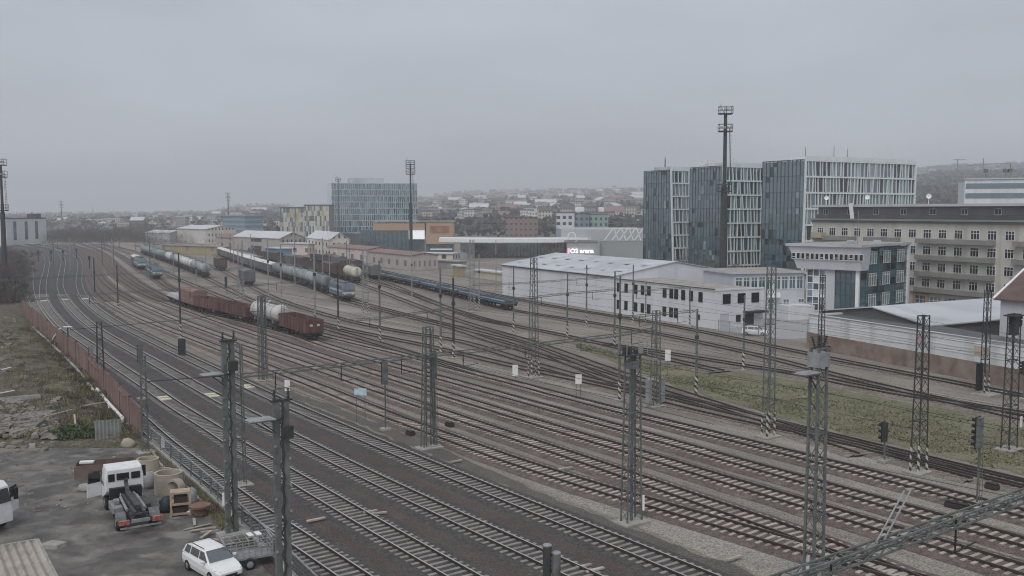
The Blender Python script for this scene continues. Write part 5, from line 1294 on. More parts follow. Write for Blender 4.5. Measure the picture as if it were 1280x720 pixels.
# white warehouse with windowed office end
A0 = Vector((-2.3, 230.8, 0)); A1 = Vector((20.2, 189, 0)); A2 = Vector((34.5, 162.2, 0)); BD1 = Vector(((A2 - A0).y, -(A2 - A0).x, 0)).normalized() * -1
if BD1.x < 0: BD1 = -BD1
t = thing('warehouse', 'long white warehouse with pale roof and a lower windowed office end beside the tracks', 'warehouse', A0)
b = MB(); D = 30; zE, zR = 7.1, 9.6
b.prism([A0, A1, A1 + BD1 * D, A0 + BD1 * D], 0, zE); 
for e in (A0, A1): b.poly([(e.x, e.y, zE), (*(e + BD1 * D).xy, zE), (*(e + BD1 * D / 2).xy, zR)])
b.build('wall', m_render, t)
b = MB(); ov = (A1 - A0).normalized() * .25
def rp(e, f, z, s): q = e + BD1 * f + ov * s; return Vector((q.x, q.y, z))
for f0, z0, f1, z1 in ((-.4, zE - .02, D / 2, zR), (D + .4, zE - .02, D / 2, zR)):
    p4 = [rp(A0, f0, z0 + .05, -1), rp(A1, f0, z0 + .05, 1), rp(A1, f1, z1 + .05, 1), rp(A0, f1, z1 + .05, -1)]
    b.hexa(p4 + [q + Vector((0, 0, .15)) for q in p4])
b.build('roof', m_roofg, t)
for k in range(16):
    f = (k % 8 + .5) / 8; g_ = 4 if k < 8 else 10; q = A0.lerp(A1, f) + BD1 * g_; z = zE + (zR - zE) * g_ / 15 + .2
    b = MB(); b.rbox((q.x, q.y, z), 2.6, 1.2, .3, math.atan2(BD1.y, BD1.x)); b.build('skylight', m_render, t)
fcW = Fc(A0, A1); b = MB(); fcW.box(b, -.2, fcW.L + .2, .0, .35, zE - .15, zE + .06); b.build('gutter', m_steel_d, t)
fo = Fc(A1, A2); zO = 6.8; De = 10.8
b = MB(); q3 = A2 + BD1 * De; q4 = A1 + BD1 * De; b.prism([A1 + (A2 - A1).normalized() * .01, A2, q3, q4 + (A2 - A1).normalized() * .01], 0, zO - .3, 0); b.build('office_wall', m_render, t)
b = MB(); b.prism([A1 + (A2 - A1).normalized() * .28, A2 - (A2 - A1).normalized() * .25 + BD1 * .25, q3 - (A2 - A1).normalized() * .25 - BD1 * .25, q4 + (A2 - A1).normalized() * .28], zO - .3 + .004, zO - .2); b.build('office_roof', m_gravel, t)
b = MB(); fo.box(b, .27, fo.L + .12, -.2, .12, zO - .3, zO); fe = Fc(A2, q3); fe.box(b, .2, fe.L, -.2, .12, zO - .3, zO); b.build('parapet', m_render, t)
b = MB(); fo.box(b, .3, fo.L + .1, .12, .26, zO - .06, zO + .05); b.build('gutter', m_steel_d, t)
for i, a in enumerate((1.0, 3.6, 6.8, 9.0, 11.0, 15.8, 17.8, 19.2, 21.2, 23.4, 26)):
    window(t, fo, a, 4.3, 1.05, 1.75, fm=m_black, rail=0)
    if i not in (8, 9, 10): window(t, fo, a, .9, 1.05, 1.75, fm=m_black, rail=0)
window(t, fo, 25.6, 1.2, .8, .9, fm=m_black, rail=0)
for a in (1.6, 4.9, 8.0): window(t, fe, a, 4.2, 1.7, 1.7, fm=m_black, rail=0)
window(t, fe, 4.6, 1.0, 1.0, 1.2, fm=m_black, rail=0)
b = MB(); fe.box(b, 6.2, 10.6, 0, 1.6, 2.5, 2.8); b.build('canopy', m_black, t)
b = MB(); fe.box(b, 6.6, 8.6, .0, .05, 0, 2.3); b.build('door', m_winb, t)
b = MB(); fe.box(b, 1.1, 3.0, .0, .05, 0, 2.6); b.build('garage_door', m_roofg, t)
# fence of the forecourt
t = thing('forecourt_fence', 'thin mesh fence around the white car beside the warehouse', 'fence', G(898, 414))
q = [G(u, v) for u, v in ((898, 414), (912, 416), (930, 419), (948, 421.5), (966, 424))]
for x, y in zip(q, q[1:]):
    b = MB(); b.bar(x, x + Vector((0, 0, 2.0)), .08); b.build('fence_post', m_steel_l, t)
    b = MB()
    for z in (.3, 1.1, 1.9): b.bar(x + Vector((0, 0, z)), y + Vector((0, 0, z)), .04)
    k = 14
    for j in range(1, k): w_ = x.lerp(y, j / k); b.bar(w_ + Vector((0, 0, .1)), w_ + Vector((0, 0, 1.95)), .015)
    b.build('mesh_panel', m_steel_l, t)

# signal control building
C0 = Vector((63.4, 174.8, 0)); ed = Vector((.70, .714, 0)); wd_ = Vector((-.714, .70, 0)); Lr, Ll = 21.5, 10.2
t = thing('control_building', 'grey control building with an overhanging window-band storey above teal glass', 'office building', C0)
fl, fr = Fc(C0 + wd_ * Ll, C0), Fc(C0, C0 + ed * Lr); Hh = 13.2
ZS = .75
b = MB(); b.prism([C0 + wd_ * (Ll - .15) + ed * .15, C0 + wd_ * .15 + ed * .15, C0 + ed * (Lr - .15) + wd_ * .15, C0 + ed * (Lr - .15) + wd_ * (Ll - .15)], 0, 13.2); b.build('core_wall', m_rend_g, t)
def curtain(t, fc, z0, z1, nx, nz, cols, nm, bars=.1, frame=None, seed=1):
    b = MB(); rg = random.Random(seed)
    for i in range(nx):
        for k in range(nz): fc.quad(b, fc.L * i / nx, fc.L * (i + 1) / nx, z0 + (z1 - z0) * k / nz, z0 + (z1 - z0) * (k + 1) / nz, .0, rg.choices(range(len(cols)), [c[1] for c in cols])[0])
    o = b.build(nm, [c[0] for c in cols], t)
    b = MB()
    for i in range(nx + 1): fc.box(b, fc.L * i / nx - bars / 2, fc.L * i / nx + bars / 2, .004, .1, z0, z1)
    for k in range(nz + 1): z = z0 + (z1 - z0) * k / nz; fc.box(b, 0, fc.L, .002, .08, z - bars / 2, z + bars / 2)
    f = b.build('mullion_grid', frame or m_fin, o); f.parent = o; return o
curtain(t, Fc(C0 + wd_ * 4.6, C0 + wd_ * .6), 0, 9.1, 4, 4, [(m_gl[0], 3), (m_gl[1], 1)], 'glass_front', .1, m_find, 2)
curtain(t, Fc(C0 + wd_ * Ll, C0 + wd_ * 6.6), 0, 9.1, 3, 7, [(m_gl[0], 2), (m_gl[2], 1), (m_render, 1)], 'glass_front', .16, m_frame_w, 3)
b = MB(); f2 = Fc(C0 + wd_ * 6.6, C0 + wd_ * 4.6); f2.box(b, 0, f2.L, 0, .3, 0, 9.1); b.build('pier', m_rend_g, t)
b = MB(); fl.box(b, fl.L - .55, fl.L + .05, -.2, .35, 0, 9.2); b.build('column', m_frame_w, t)
curtain(t, Fc(C0 + ed * .3, C0 + ed * (Lr - .4)), .2, 13.1, 8, 9, [(m_gl[1], 2), (m_gl[3], 2), (m_green, 1)], 'glass_side', .12, m_green, 4)
for col in (.17, .45, .75):
    for z in (2.2, 6.1, 10.2): window(t, fr, Lr * col, z, 3.2, 2.4, panes=3, d=.14, rail=.78, gm=m_gl[2])
b = MB(); fr.box(b, Lr - .5, Lr + .25, -.3, .35, 0, 13.5); b.build('corner_pillar', m_frame_w, t)
# flared upper storey
b = MB(); ov0, ov1 = 1.0, 2.2; a0 = C0 + wd_ * (Ll + 1.6); a1 = C0 + wd_ * (Ll + 3.2); nl = fl.n
rb = [C0 + ed * .0 + nl * ov0 + ed * 0, C0 + ed * 3.4 + nl * ov0 * 0, a0 + ed * 6, a0 + nl * ov0]
r0 = [(C0 + nl * 1.0 - wd_ * .7), (C0 - wd_ * .7 + ed * 2.2), (a0 + ed * 6), (a0 + nl * 1.0)]
r1 = [(C0 + nl * 1.7 - wd_ * .9), (C0 - wd_ * .9 + ed * 2.6), (a1 + ed * 6), (a1 + nl * 1.7)]
b.loft([[Vector((q.x, q.y, 9.2)) for q in r0], [Vector((q.x, q.y, 13.45)) for q in r1]]); b.build('flared_storey', m_rend_g, t)
fs = Fc(a1.lerp(a0, .5) + nl * 1.42, C0 - wd_ * .8 + nl * 1.42)
for i in range(15): window(t, fs, -.1 + i * (fs.L + .8) / 15, 11.0, .78, 1.2, panes=1, rail=0 if i % 3 else .35, d=.12)
b = MB(); q = [C0 + nl * 2.1 - wd_ * 1.2, C0 + ed * 3 - wd_ * 1.2, C0 + ed * (Lr + .3) - wd_ * .5, C0 + ed * (Lr + .3) + wd_ * Ll, a1 + wd_ * .4 + ed * 6, a1 + wd_ * .4 + nl * 2.1]
b.prism([(x.x, x.y) for x in q], 13.46, 13.9, 0, 1); b.build('roof', [m_roofg, m_gravel], t)
b = MB()
for a_, c_ in ((5, 4), (9, 6), (14, 3)): x = C0 + ed * a_ + wd_ * c_; b.rbox((x.x, x.y, 13.91), 1.2, .8, .5, .4)
b.build('roof_vent', m_roofg, t)
x = C0 + ed * 1 + wd_ * 1; b = MB(); b.tube((x.x, x.y, 13.9), (x.x, x.y, 20), .07, .04, 6); b.build('antenna', m_steel_l, t)
b = MB(); fr.box(b, 2.0, 3.3, .2, .8, 1.3, 2.4); b.build('air_conditioner', m_frame_w, t)
# low annex
e0 = G(916, 399); e1 = C0 + wd_ * Ll + nl * .6; fa = Fc(e0, e1)
t = thing('annex_building', 'low grey annex with a white window band, left of the control building', 'office building', (e0.x, e0.y, 0))
b = MB(); bk = -fa.n * 12; b.prism([e0, e1 - fa.ex * .3, e1 - fa.ex * .3 + bk, e0 + bk], 0, 8.4); b.build('wall', m_rend_g, t)
b = MB(); b.prism([e0 + fa.n * .5 - fa.ex * .5, e1 - fa.ex * .3 + fa.n * .5, e1 - fa.ex * .3 + bk, e0 + bk - fa.ex * .5], 8.41, 8.8, 0, 1); b.build('roof', [m_roofg, m_gravel], t)
n = 9
for i in range(n):
    window(t, fa, .4 + i * (fa.L - .8) / n, 5.4, (fa.L - .8) / n - .25, 2.4, panes=2, rail=.75, gm=m_gl[1])
    if i % 2 == 0: window(t, fa, .8 + i * (fa.L - .8) / n, 1.6, 1.3, 1.9, panes=2, gm=m_gl[1])
b = MB(); x = fa.pt(fa.L * .55, 0, 0); b.rbox((x.x, x.y - .5, 3.9), 2.2, .8, .9); b.build('air_conditioner', m_frame_w, t)
b = MB(); fa.box(b, fa.L * .6, fa.L - .6, .1, 4.0, 0, 2.6); b.build('garage', m_render, t)

# residential building
D0 = Vector((69.2, 221.2, 0)); D1 = Vector((80.8, 198, 0)); dd = (D1 - D0).normalized(); D2 = D0 + dd * 86
t = thing('apartment_building', 'long beige apartment building with grey balconies and a set-back dark attic storey', 'apartment building', D0)
f8 = Fc(D0, D2); zc = 18.0; bk = -f8.n * 13
b = MB(); b.prism([D0, D2, D2 + bk, D0 + bk], 0, zc); b.build('wall', m_beige, t)
b = MB(); f8.box(b, -.6, f8.L, 0, .9, zc, zc + .35); f8.box(b, -.3, f8.L, .0, .25, zc - .5, zc); b.build('cornice', m_beige_d, t)
b = MB(); x0 = D0 + bk * .12; x1 = D2 + bk * .12; b.prism([x0, x1, x1 + bk * .8, x0 + bk * .8], zc + .01, 20.9); b.build('attic_wall', mat('attic_brown', (.22, .195, .19), .9, .15, .4), t)
b = MB(); f8.box(b, -.5, f8.L, -14, -.3, 20.91, 21.4, 0); f8.box(b, -.4, f8.L, -.3, -.1, 20.95, 21.45, 0); b.build('roof', [m_roofg, m_roofd], t)
b = MB(); f8.quad(b, 0, f8.L, zc + .36, zc + 1.3, -1.0); f8.box(b, 0, f8.L, -1.5, .3, zc + .352, zc + .36); b.build('roof_skirt', m_roofd, t)
fat = Fc(D0 + bk * .12, D2 + bk * .12)
bay = 3.65; nb = int(f8.L / bay); floors = [(14.6, 16.4), (11.3, 13.1), (8.0, 9.8), (4.8, 6.6)]
for i in range(nb):
    a = 1.0 + i * bay
    if i % 2 == 0 and i < 20: window(t, fat, a + .6, zc + 1.3, 1.5, 1.2, panes=2, rail=0)
    for k, (z0, z1) in enumerate(floors):
        if i < 1 and k > 1: continue
        if i > 17: continue
        tall = (i % 4 == 0)
        window(t, f8, a + .5, z0, 1.9, 1.75, panes=3, rail=.68)
for k, (z0, z1) in enumerate(floors):
    for j, (i0, i1) in enumerate(((0.0, 3.6), (4.3, 6.85), (8.0, 12.9), (13.9, 18.3))):
        a0, a1 = i0 * bay + .4, i1 * bay
        b = MB(); f8.box(b, a0, a1, .0, 1.15, z0 - 1.0, z0 - .82); f8.box(b, a0, a1, 1.05, 1.15, z0 - .82, z0 - .1); f8.box(b, a0, a0 + .1, .0, 1.05, z0 - .82, z0 - .1); f8.box(b, a1 - .1, a1, .0, 1.05, z0 - .82, z0 - .1)
        b.build('balcony', m_beige_d, t)
b = MB(); f8.box(b, 1.2, 4.2, .0, 1.6, 14.0, 15.2); b.build('loggia', m_ply, t)
for i in range(1, 12):
    a = 26 + i * 3.4
    b = MB(); f8.box(b, a, a + 2.7, .0, .06, .6, 3.0); o = b.build('shop_window', m_gl[i % 3], t)
    b = MB()
    for x in (0, .9, 1.8, 2.64): f8.box(b, a + x, a + x + .06, .06, .12, .6, 3.0)
    for z in (.6, 1.4, 2.2, 2.94): f8.box(b, a, a + 2.7, .07, .13, z, z + .07)
    b.build('shop_frame', m_frame_w, o)
b = MB(); f8.box(b, 29.0, 29.5, .0, .5, 0, 3.4); f8.box(b, 32.1, 32.5, .0, .5, 0, 3.4); f8.box(b, 29.5, 32.1, .0, .5, 3.0, 3.4); b.build('portal', m_orange, t)
b = MB(); f8.box(b, 28, f8.L, .0, .3, 3.5, 3.75); b.build('string_course', m_beige_d, t)
for a, z in ((14, 21.4), (2, 21.4), (30, 21.4)):
    x = f8.pt(a, -2, z); b = MB(); b.tube(x, x + Vector((0, 0, 2.2)), .06, .05, 6); b.rev(x + Vector((0, 0, 1.6)), (-.4, -1, .2), [(0, .1), (.1, .35), (.16, .5)], 12); b.build('satellite_dish', m_frame_w, t)
x = f8.pt(12.2, .4, 18.4); b = MB(); b.bar(x, x + Vector((-.5, 0, 3.3)), .9, .15); b.build('white_banner', m_frame_w, t)

# parapet wall and shed behind it
B0, B1 = G(1008, 434), G(1280, 488); bd = (B1 - B0).normalized(); B2 = B0 + bd * 75; fp = Fc(B0, B2)
t = thing('parapet_wall', 'long whitewashed wall on a brick base along the far track', 'wall', B0)
b = MB(); fp.box(b, 0, fp.L, -.4, 0, 0, 2.25); fp.box(b, 0, .4, -9, -.4, 0, 2.25); b.build('brick_base', m_brick, t)
b = MB(); fp.box(b, .3, fp.L, -.4, -.05, 2.251, 4.95); fp.box(b, .3, .65, -9, -.4, 2.251, 4.95)
for z in (3.0, 3.7, 4.4): fp.box(b, .3, fp.L, -.05, .0, z, z + .08)
b.build('white_parapet', m_par, t)
b = MB(); fp.box(b, .2, fp.L, -.48, .06, 4.951, 5.05); b.build('coping', m_roofg, t)
b = MB(); fp.box(b, 21, 22.6, .0, .04, 3.2, 4.4); b.build('faded_panel', mat('faded_pink', (.5, .36, .36), .9, .2, 1), t)
b = MB(); fp.box(b, 30, 32, .0, .04, 3.1, 4.2); b.build('notice', m_ply, t)
b = MB(); fp.box(b, 4.5, 4.56, 0, .5, 0, 1.2); [fp.box(b, 3.2 + .6 * (z % 2), 4.6 + .6 * (z % 2), .0, .5, z * .28, z * .28 + .26) for z in range(5)]; b.build('brick_pile', m_brick, t)
E = Vector((55.7, 126.5, 4.75)); A = Vector((51.6, 136.5, 6.3)); E2 = A * 2 - E; E2.z = 4.75; ax = Vector((.872, .49, 0)); LS = 27
t = thing('storage_shed', 'wide shed with pale grey shallow roof behind the whitewashed wall', 'shed', (E.x, E.y, 0))
b = MB(); up = Vector((0, 0, .18))
for p, q in ((E, A), (A, E2)):
    c = [p + (-ax * .4), p + ax * LS, q + ax * LS, q - ax * .4]; b.hexa(c + [x + up for x in c])
b.build('roof', m_roofg, t)
b = MB(); c = [Vector((E.x, E.y, 0)), E, A - Vector((0, 0, .02)), E2, Vector((E2.x, E2.y, 0))]
b.poly(c); b.poly([x + ax * LS for x in c][::-1]); b.poly([c[0], c[0] + ax * LS, c[1] + ax * LS, c[1]]); b.poly([c[4], c[4] + ax * LS, c[3] + ax * LS, c[3]][::-1]); b.build('wall', mat('shed_wall_dark', (.12, .115, .115), .9, .15, .4), t)
b = MB(); b.bar(E - Vector((.2, .2, .1)), E + ax * LS - Vector((.2, .2, .1)), .2, .25); b.build('gutter', m_black, t)
b = MB(); c0 = B0 + Vector((.8, 0, 4.6)) + Vector((-bd.y, bd.x, 0)) * .5; nn = Vector((-bd.y, bd.x, 0))
b.hexa([c0 + bd * .3, c0 + bd * 40, c0 + bd * 40 + nn * 3.2 + Vector((0, 0, .1)), c0 + bd * .3 + nn * 9] + [x + Vector((0, 0, .12)) for x in (c0 + bd * .3, c0 + bd * 40, c0 + bd * 40 + nn * 3.2 + Vector((0, 0, .1)), c0 + bd * .3 + nn * 9)])
b.build('lean_to_roof', m_roofd, t)
# brown-roofed house at the right edge
t = thing('brown_roof_house', 'house with brown tiled roof and pale gable edge at the right edge', 'house', (60, 113, 0))
h0 = Vector((64.0, 125.2, 0)); hx = Vector((.473, -.881, 0)); hy = Vector((-.881, -.473, 0))
b = MB(); Wd, Ln, ze, zr = 14, 22, 8.9, 12.9
b.prism([h0, h0 + hx * Ln, h0 + hx * Ln - hy * Wd, h0 - hy * Wd], 0, ze)
for e in (h0, h0 + hx * Ln): b.poly([(e.x, e.y, ze), (*(e - hy * Wd).xy, ze), (*(e - hy * Wd / 2).xy, zr)])
b.build('wall', m_rend_g, t)
b = MB()
for s in (0, 1):
    e = h0 + (-hy * Wd if s else Vector()) + (hy if not s else -hy) * .6; r = h0 - hy * Wd / 2
    c = [Vector((e.x, e.y, ze - .5)) - hx * .5, Vector((e.x, e.y, ze - .5)) + hx * Ln, Vector((r.x, r.y, zr)) + hx * Ln, Vector((r.x, r.y, zr)) - hx * .5]; b.hexa(c + [x + Vector((0, 0, .2)) for x in c])
b.build('roof', m_tile, t)
b = MB(); e = h0 + hy * .6; r = h0 - hy * Wd / 2; e2 = h0 - hy * (Wd + .6)
b.bar(Vector((e.x, e.y, ze - .35)) - hx * .6, Vector((r.x, r.y, zr + .15)) - hx * .6, .3, .3); b.bar(Vector((e2.x, e2.y, ze - .35)) - hx * .6, Vector((r.x, r.y, zr + .15)) - hx * .6, .3, .3); b.build('verge', m_frame_w, t)
fh = Fc(h0, h0 + hx * Ln)
for a in (2, 5.5, 9): window(t, fh, a, 5.2, 1.3, 1.6)
for a in (3, 8): q = h0 + hx * a - hy * 1.4; b = MB(); b.rbox((q.x, q.y, ze + 1.35), 1.0, .9, .12, math.atan2(hx.y, hx.x)); b.build('roof_window', m_frame_w, t)

# glass office complex
t = thing('glass_office', 'glass office complex of three connected blocks with white gridded facades', 'office building', (55, 284, 0))
HG = 33.4
blocks = [((44.5, 325.5), (52.3, 311), (58.6, 314.6), 'a', -1.5), ((55.0, 298.4), (62.7, 284), (77.8, 292.3), 'b', -1.0), ((68.4, 263.6), (75.6, 250), (112.5, 270.3), 'c', .3)]
for bi, (l, c, r, nm_, lean) in enumerate(blocks):
    l, c, r = [Vector((*q, 0)) for q in (l, c, r)]; g1 = Fc(l, c, 0, HG); g2 = Fc(c, r, lean, HG)
    b = MB(); back = (l - c); i1 = (c + g2.ex * (1.6 if lean < 0 else 0) * 0 + (r - c).normalized() * .3 + (l - c).normalized() * .3)
    core = [l + (r - c).normalized() * .3, i1, r + (l - c).normalized() * .3, r + back]
    b.prism(core, 0, HG - .4); b.build('core_wall', m_find, t)
    b = MB(); off = g2.ex * g2.lean; b.prism([l, c, c + off, r + off, r + back + off], HG - .39, HG, 0); b.build('roof', m_roofg, t)
    rg = random.Random(30 + bi); nf = 8; fh_ = HG / nf
    # glass face
    b = MB(); nx = max(6, int(g1.L / 1.35))
    for i in range(nx):
        for k in range(nf):
            for hh_ in (0, 1):
                a0, a1 = g1.L * i / nx, g1.L * (i + 1) / nx; z0 = fh_ * (k + hh_ * .62); z1 = fh_ * (k + (1 if hh_ else .62)); tl = rg.uniform(-.012, .012)
                b.poly([g1.pt(a0, tl, z0), g1.pt(a1, -tl, z0), g1.pt(a1, -tl + rg.uniform(-.01, .01), z1), g1.pt(a0, tl, z1)], rg.choices((0, 1, 2, 3), (6, 5, .3, 1.0))[0])
    o = b.build('glass_facade', m_gl, t)
    b = MB()
    for i in range(0, nx + 1): g1.box(b, g1.L * i / nx - .04, g1.L * i / nx + .04, .02, .12, 0, HG)
    for k in range(nf + 1): g1.box(b, 0, g1.L, .015, .08, fh_ * k - .06, fh_ * k + .06)
    b.build('mullion_grid', m_find, o)
    # gridded face
    b = MB(); nx = max(4, int(g2.L / 1.25)); fin = MB(); rows = [rg.uniform(-.4, .4) for _ in range(nf)]
    for k in range(nf):
        z0 = fh_ * k; z1 = fh_ * (k + 1); xs = sorted([0] + [g2.L * (i + rg.uniform(-.3, .3)) / nx for i in range(1, nx)] + [g2.L])
        sl = lean * .12
        for a0, a1 in zip(xs, xs[1:]):
            b.poly([g2.pt(a0, -.02, z0), g2.pt(a1, -.02, z0), g2.pt(a1, -.02, z1), g2.pt(a0, -.02, z1)], rg.choices((0, 1, 2, 3), (3, 3, 1.6, 2.4))[0])
            w = rg.choice((.16, .2, .3)); tl = rg.uniform(-.4, .2)
            if a0 > 0: fin.hexa([g2.pt(a0 - w / 2, .3, z0), g2.pt(a0 + w / 2, .3, z0), g2.pt(a0 + w / 2, .0, z0), g2.pt(a0 - w / 2, .0, z0), g2.pt(a0 - w / 2 + tl, .3, z1), g2.pt(a0 + w / 2 + tl, .3, z1), g2.pt(a0 + w / 2 + tl, .0, z1), g2.pt(a0 - w / 2 + tl, .0, z1)])
        g2.box(fin, 0, g2.L, .002, .4, z1 - .5, z1 - .08)
    for e in (0, g2.L): g2.box(fin, e - .25, e + .25, -.1, .42, 0, HG)
    g2.box(fin, 0, g2.L, -.1, .42, HG - .1, HG + .9)
    o = b.build('gridded_facade', m_gl, t); fin.build('white_grid', m_fin, o)
    b = MB(); m_ = (l + r) / 2
    ctr = c.lerp(r + back, .5); b.rbox((ctr.x, ctr.y, HG + .01), g2.L * .7, g1.L * .5, 1.1, math.atan2(g2.ex.y, g2.ex.x)); b.build('roof_plant', m_fin if bi == 2 else m_roofg, t)
    b = MB()
    for k in range(3):
        x = ctr + g2.ex * rg.uniform(-.4, .4) * g2.L * .8; b.tube((x.x, x.y, HG + 1), (x.x, x.y, HG + rg.uniform(3.4, 5)), .12, .06, 6)
    b.build('roof_antenna', m_steel, t)
    if bi == 1: sgn_text(t, Fc(l.lerp(c, .1), c), 3.0, HG + .3, 'SCITEC', 2.4, m_white, .5, 'roof_lettering'); sgn_text(t, g2, 1.5, HG + .95, 'CITY', 1.9, m_white, .3, 'roof_lettering')

# distant glass block with irregular fins
def fc_block(name, label, u0, u1, Y0, Y1, vt, Yref, depth=18, cat='office building'):
    x0, x1 = (u0 - PX) / F * Y0, (u1 - PX) / F * Y1; fc = Fc((x0, Y0), (x1, Y1)); h = hz(Yref, vt)
    t = thing(name, label, cat, (x0, Y0, 0)); b = MB(); bk = -fc.n * depth
    return t, fc, h, bk
t, fc, h, bk = fc_block('distant_office', 'pale blue-green glass office block with irregular fins, alone in the middle distance', 416, 522, 574, 588, 229, 580, 30)
rg = random.Random(3); nf = 10
b = MB(); b.prism([fc.p0 + bk * .01, fc.p0 + fc.ex * fc.L + bk * .01, fc.p0 + fc.ex * fc.L + bk, fc.p0 + bk], 0, h - .3); b.build('core_wall', m_gl[1], t)
b = MB(); fin = MB(); nx = 42
for k in range(nf):
    z0, z1 = h * k / nf, h * (k + 1) / nf
    for i in range(nx):
        a0, a1 = fc.L * i / nx, fc.L * (i + 1) / nx; fc.quad(b, a0, a1, z0, z1, .02, rg.choices((0, 1, 2), (1.2, 3, 3))[0]); tl = rg.uniform(-.6, .6)
        w = rg.choice((.18, .25, .45)); fin.hexa([fc.pt(a0 - w / 2, .5, z0), fc.pt(a0 + w / 2, .5, z0), fc.pt(a0 + w / 2, .05, z0), fc.pt(a0 - w / 2, .05, z0), fc.pt(a0 - w / 2 + tl, .5, z1), fc.pt(a0 + w / 2 + tl, .5, z1), fc.pt(a0 + w / 2 + tl, .05, z1), fc.pt(a0 - w / 2 + tl, .05, z1)])
    fc.box(fin, 0, fc.L, .03, .45, z1 - .5, z1)
o = b.build('glass_facade', m_gl[:3], t); fin.build('fin_grid', mat('blue_fin', (.36, .45, .48), .5, .1, .3), o)
b = MB(); fc.box(b, 0, fc.L, -28, 0, h - .29, h + .2); b.build('roof', m_roofg, t)
b = MB(); fc.box(b, fc.L * .22, fc.L * .62, -20, -4, h + .21, h + 3.2); b.build('roof_plant', m_roofg, t)
b = MB(); fl_ = Fc(fc.p0 + bk, fc.p0); fl_.box(b, 0, fl_.L, 0, .3, 0, h); b.build('side_facade', m_fin, t)
b = MB(); fc.box(b, -2, fc.L + 3, .5, 6, 0, 6.5); b.build('podium', m_roofd, t)
# yellowish chequered building
for (u0, u1, vt, Y, lab, sd) in ((351, 383, 260, 560, 'pale yellow chequered block left of the distant glass office, left half', 5), (381.5, 412, 257, 545, 'grey and white chequered block next to the distant glass office', 6)):
    t, fc, h, bk = fc_block('chequered_block', lab, u0, u1, Y, Y, vt, Y, 16)
    rg = random.Random(sd); b = MB(); nx, nf = 16, 8
    mm = [mat('panel_pale', (.5, .5, .46), .8, .1, .2), mat('panel_yellow', (.42, .37, .2), .8, .1, .2), m_gl[0], mat('panel_grey', (.25, .25, .24), .8, .1, .2)]
    for k in range(nf):
        for i in range(nx): fc.quad(b, fc.L * i / nx, fc.L * (i + 1) / nx, h * k / nf, h * (k + 1) / nf, .02, rg.choices((0, 1, 2, 3), (4, 3 if sd == 5 else .6, 3, 1.5))[0])
    b.build('panel_facade', mm, t); b = MB(); b.prism([fc.p0, fc.p0 + fc.ex * fc.L, fc.p0 + fc.ex * fc.L + bk, fc.p0 + bk], 0, h); b.build('wall', mm[3], t)
    b = MB(); fc.box(b, -.3, fc.L + .3, -16, .3, h + .004, h + .6); b.build('roof', m_roofd, t)
# orange building with billboard
t, fc, h, bk = fc_block('orange_building', 'orange-tan building with a blank white billboard on its dark front', 467, 567, 440, 441, 279, 440, 26, 'building')
b = MB(); fc.box(b, 0, 23.5, -20, 0, hz(440, 288), h); fc.box(b, 24, fc.L, -20, 0, hz(440, 305), h + .6); b.build('upper_wall', m_orange, t)
b = MB(); fc.box(b, -6, 23, -20, -.6, 0, hz(440, 288) - .01); fc.box(b, 24, fc.L, -20, -1, 0, hz(440, 305) - .01); b.build('dark_front', m_gl[1], t)
b = MB()
for i in range(14): fc.box(b, -5.5 + i * 2, -5.2 + i * 2, -.6, -.3, 0, hz(440, 289))
b.build('column_row', m_find, t)
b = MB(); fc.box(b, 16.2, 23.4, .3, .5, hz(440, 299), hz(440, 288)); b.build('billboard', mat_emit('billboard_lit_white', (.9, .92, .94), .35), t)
b = MB(); fc.box(b, 26, fc.L - 2, 0, .2, h - 4.4, h - 1.2); b.build('faded_mural_patch', mat('faded_brick_patch', (.33, .17, .11), .9, .25, .3), t)
b = MB(); fc.box(b, -.5, fc.L + .5, -20, .4, h + .61, h + 1.0); b.build('roof', m_gravel, t)
b = MB(); fc.box(b, 26, 36, .0, 1.2, 2.3, 2.9); b.build('canopy', m_frame_w, t)
# arena with ring canopy
m_lit = mat_emit('lit_white_sign', (1, .93, .95), 1.7); m_litp = mat_emit('lit_pink_sign', (1, .4, .52), .8)
t = thing('arena', 'low grey arena hall with a bright white ring canopy and a lit sign', 'arena', (30, 420, 0))
Ya = 410; X = lambda u: (u - PX) / F * Ya
fa = Fc((X(720), Ya), (X(812), Ya)); h1 = hz(Ya, 301); h2 = hz(Ya, 287)
b = MB(); fa.box(b, 0, fa.L, -40, 0, 0, h1); b.build('hall_wall', mat('arena_grey', (.3, .32, .33), .8, .06, .1), t)
b = MB(); fa.box(b, -6, fa.L, -55, -6, h1 + .004, h2); b.build('upper_drum', mat('arena_light_grey', (.4, .42, .43), .8, .08, .1), t)
fu = Fc((X(575), Ya + 6), (X(722), Ya + 6)); b = MB()
for i in range(34): a = fu.L * (i + .5) / 34; fu.box(b, a - .2, a + .2, 0, .4, 0, h1 - 1)
b.build('column_row', m_steel, t)
b = MB(); fu.box(b, 0, fu.L, -30, -.8, 0, h1 - 1.2); b.build('glazed_lobby', m_gl[1], t)
b = MB()
pts = [(X(548) + (X(735) - X(548)) * k / 24, Ya - 6 + 9 * ((k / 24 - .5) * 2) ** 2) for k in range(25)]
for (xa, ya), (xb, yb) in zip(pts, pts[1:]): b.hexa([(xa, ya, h1 - .6), (xb, yb, h1 - .6), (xb, yb + 9, h1 - .2), (xa, ya + 9, h1 - .2), (xa, ya, h1 + 1.0), (xb, yb, h1 + 1.0), (xb, yb + 9, h1 + 1.3), (xa, ya + 9, h1 + 1.3)])
b.build('ring_canopy', mat('canopy_white', (.78, .79, .79), .5, .05, .2), t)
b = MB(); fu.box(b, 7, 20, .6, 1.0, h1 - 6.3, h1 - 1.6); b.build('banner', mat('banner_blue_red', (.24, .2, .25), .8, .3, .3), t)
